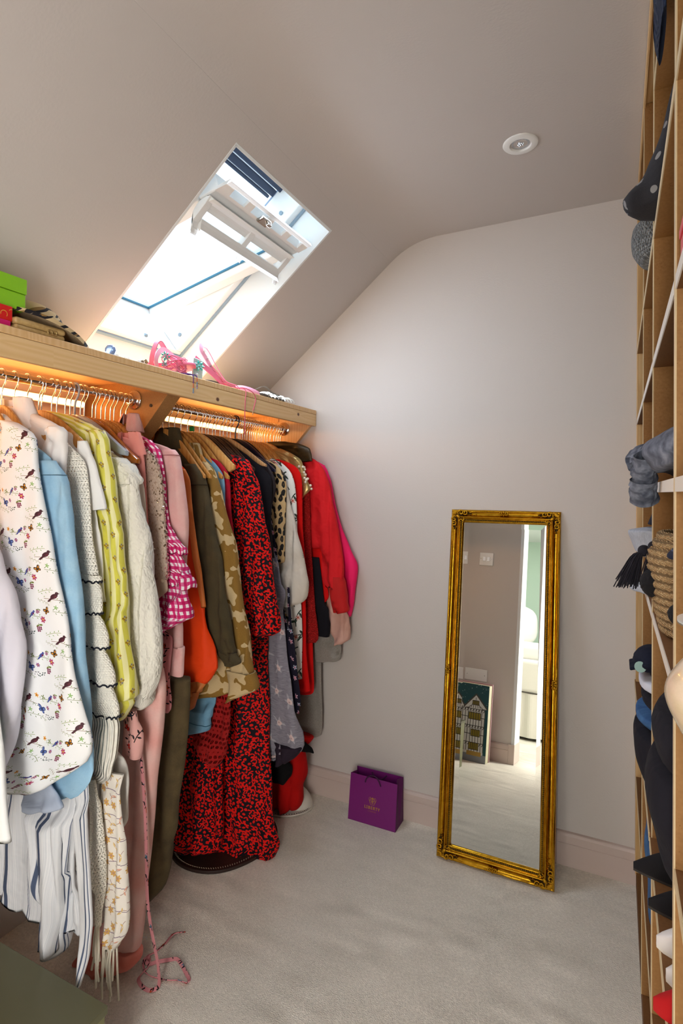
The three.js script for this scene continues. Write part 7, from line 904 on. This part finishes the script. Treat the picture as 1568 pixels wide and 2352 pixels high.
    pile('cardigan', 'black cardigan slumped forward lowest in the far bay heap', 'cardigan', blackm, 0.8, 0.34, 0.28, [[0.07, 0.868], [0.040, 0.862], [0.035, 0.842], [0.042, 0.81], [0.056, 0.775], [0.075, 0.74]], { f: [0.006, 0.012], lam: 0.035, wr: 3.5 }, 412);
    pile('hoodie', 'rolled black hooded top high in the middle bay heap', 'hoodie', blackm, 1.27, 0.34, 0.3, [[0.09, 1.07], [0.058, 1.055], [0.047, 1.03], [0.052, 1.0], [0.08, 0.99]], { f: [0.006, 0.010], lam: 0.035, wr: 3.5 }, 413);
    pile('trousers', 'black trousers draped over the edge in the middle bay', 'trousers', blackm, 1.27, 0.36, 0.3, [[0.09, 0.987], [0.052, 0.982], [0.042, 0.955], [0.038, 0.925], [0.048, 0.885], [0.060, 0.85], [0.085, 0.835]], { f: [0.006, 0.014], lam: 0.04, wr: 3.5 }, 414);
    pile('jeans', 'mid blue jeans showing a seam under the black clothes', 'jeans', bluejean, 0.78, 0.2, 0.25, [[0.072, 0.712], [0.061, 0.70], [0.062, 0.68], [0.066, 0.62], [0.06, 0.56], [0.07, 0.42]], { lam: 0.06 }, 415);
    pile('cloth_bag', 'white cotton bag with a rounded handle below the black trousers', 'bag', cloth({ color: 0xdcdde0 }), 1.13, 0.12, 0.25, [[0.08, 0.90], [0.056, 0.892], [0.054, 0.865], [0.062, 0.835], [0.08, 0.805]], { lam: 0.03 }, 416);
  }
  // shoes: lofted upper, sole, insole, heel; toe towards the room (-x)
  const shoe = (label, z, y, x, mat, o = {}) => {
    const t = thing('shoe', label, 'shoe', [x, y, z]), S = 30, R = 22, len = 0.235, pos = [], uv = [], idx = [], pt = o.point ?? 0.5;
    for (let i = 0; i <= S; i++) { const s = i / S, w = 0.037 * Math.pow(Math.sin(Math.PI * Math.min(1, s * 0.62 + 0.001)), pt) * (s > 0.62 ? 1 - 0.22 * Math.sin((s - 0.62) / 0.38 * Math.PI / 2) : 1), hgt = s < 0.42 ? 0.012 + 0.042 * Math.sin(s / 0.42 * Math.PI / 2) : lerp(0.054, 0.050, s), lift = (o.heel ?? 0.06) * sstep(0.35, 0.9, s); for (let j = 0; j <= R; j++) { const a = Math.PI * j / R, c = Math.cos(a), q = Math.sin(a), open = s > 0.42 ? 0.42 : 1; pos.push(s * len, lift + 0.003 + hgt * Math.min(open === 1 ? 1 : 0.9, 1) * Math.pow(q, 0.8) * (open === 1 ? 1 : Math.min(1, 0.62 / Math.max(0.3, q) * 0.9)), w * Math.sign(c) * Math.pow(Math.abs(c), 0.8)); uv.push(s, j / R); if (i < S && j < R && !(s > 0.44 && j > R * 0.28 && j < R * 0.72 - 1)) { const k = i * (R + 1) + j; idx.push(k, k + 1, k + R + 1, k + 1, k + R + 2, k + R + 1); } } }
    const g2 = new THREE.BufferGeometry(); g2.setAttribute('position', new THREE.Float32BufferAttribute(pos, 3)); g2.setAttribute('uv', new THREE.Float32BufferAttribute(uv, 2)); g2.setIndex(idx); g2.computeVertexNormals(); mesh('upper', g2, mat, t);
    const so = new THREE.Shape(), e = []; for (let i = 0; i <= S; i++) { const s = i / S, w = 0.037 * Math.pow(Math.sin(Math.PI * Math.min(1, s * 0.62 + 0.001)), pt) * (s > 0.62 ? 1 - 0.22 * Math.sin((s - 0.62) / 0.38 * Math.PI / 2) : 1); e.push([s * len, w]); } e.forEach(([a, b], i) => so[i ? 'lineTo' : 'moveTo'](a, b)); e.reverse().forEach(([a, b]) => so.lineTo(a, -b));
    const sg = new THREE.ExtrudeGeometry(so, { depth: 0.004, bevelEnabled: false, steps: 1 }).rotateX(-Math.PI / 2), p = sg.attributes.position; for (let i = 0; i < p.count; i++) p.setY(i, p.getY(i) + (o.heel ?? 0.06) * sstep(0.35, 0.9, p.getX(i) / len)); sg.computeVertexNormals(); mesh('sole', sg, o.sole ?? M.dark, t);
    if ((o.heel ?? 0.06) > 0.02) mesh('heel', cyl(0.012, 0.006, o.heel ?? 0.06, 14).translate(len - 0.022, (o.heel ?? 0.06) / 2, 0), mat, t);
    return t;
  };
  const suede = phys({ color: 0x0e0b10, roughness: 1, sheen: 0.3 }), redSuede = phys({ color: 0xb00a10, roughness: 1, sheen: 0.5, sheenColor: new THREE.Color(0.8, 0.1, 0.1) }), whiteL = phys({ color: 0xe4dedb, roughness: 0.4, clearcoat: 0.3 }), dusky = phys({ color: 0x9c5f5a, roughness: 0.7 });
  { const t = shoe('black suede pointed shoe with a leopard side, toe furthest out over the shelf edge', 1.165, 0.7355, 0.028, suede, { point: 0.75 }); mesh('side_panel', rspan(0.062, 0.12, 0.02, 0.05, 0.030, 0.0345, 0.002), phys({ map: tLeopard, roughness: 0.8 }), t); }
  shoe('plain black suede pointed shoe, second along the shelf', 1.255, 0.7355, 0.047, suede, { point: 0.75 });
  shoe('white leather round-toed shoe next to the black pair', 1.335, 0.7355, 0.054, whiteL, { point: 0.42, sole: M.shelfWhite }); shoe('white leather round-toed shoe next to the red shoe', 1.395, 0.7355, 0.062, whiteL, { point: 0.42, sole: M.shelfWhite });
  shoe('scarlet suede shoe with a rounded toe nearest the camera on the shelf', 1.452, 0.7355, 0.044, redSuede, { point: 0.5, sole: redSuede });
  shoe('dusky pink suede shoe, the nearer of two on the bottom board', 1.16, 0.0645, 0.078, dusky, { point: 0.6, heel: 0.0 }); shoe('dusky pink suede shoe, the farther of two on the bottom board', 1.075, 0.0645, 0.086, dusky, { point: 0.6, heel: 0.0 });
  const spk = phys({ map: marl([70, 64, 58], [200, 190, 176], 6), roughness: 0.5, metalness: 0.3 });
  shoe('sparkly beige flat shoe on the upper of two small ledges in the far bay', 0.86, 0.7355, 0.063, spk, { point: 0.45, heel: 0 });
  // pale shell-shaped vase and gold bangles in the nearest bay
  { const v = thing('shell_vase', 'large glossy cream vase with spiral ribs in the nearest bay', 'vase', [0.094, 1.1705, 1.71]); const pts = []; for (let i = 0; i <= 40; i++) { const f = i / 40; pts.push([0.018 + 0.036 * Math.pow(Math.sin(Math.PI * Math.min(1, f * 0.93 + 0.05)), 0.8), f * 0.105]); } const gg = lathe(pts, 60); mesh('body', displaced(gg, (q) => { const a = Math.atan2(q.z, q.x), k = 1 + 0.035 * Math.sin(a * 3 + q.y * 75); q.x *= k; q.z *= k; }), phys({ map: wash([206, 190, 150], [232, 206, 186], 5, 4, 0.12), roughness: 0.18, clearcoat: 0.8 }), v); mesh('base_ring', new THREE.TorusGeometry(0.021, 0.003, 10, 40).rotateX(Math.PI / 2).translate(0, 0.003, 0), phys({ color: 0xd9cba8, roughness: 0.2 }), v); }
  { const b = thing('bracelet_stand', 'pale bracelet stand with gold bangles standing behind the cream vase', 'stand', [0.115, 1.1705, 1.60]); mesh('post', lathe([[0, 0], [0.034, 0], [0.034, 0.004], [0.012, 0.01], [0.010, 0.16], [0.014, 0.168], [0, 0.172]], 30), M.plastic, b);
    const gm = std({ color: 0xc99a1c, metalness: 1, roughness: 0.22 }), cream = phys({ color: 0xe2c998, roughness: 0.3, clearcoat: 0.5 }); mesh('ring_tray', lathe([[0, 0.095], [0.058, 0.095], [0.058, 0.099], [0, 0.099]], 36), M.plastic, b); [[0.152, cream, 0.007], [0.137, cream, 0.006], [0.123, gm, 0.004], [0.113, gm, 0.004]].forEach(([y, m2, r], i) => mesh('bangle', new THREE.TorusGeometry(0.046, r, 12, 48).rotateX(Math.PI / 2 + 0.03 * (i - 1)).translate(0, y, 0), m2, b)); }
  { const t = thing('red_box', 'corner of a small bright red box on the white-edged shelf', 'box', [0.10, 1.6645, 1.56]); mesh('carton', rbox(0.07, 0.03, 0.05, 0.002, 0.0, 0.0155, 0), std({ color: 0xd0122c, roughness: 0.4 }), t); mesh('lid', rbox(0.073, 0.012, 0.053, 0.002, 0, 0.037, 0), std({ color: 0xd0122c, roughness: 0.4 }), t); }
}
renderer.render(scene, camera);
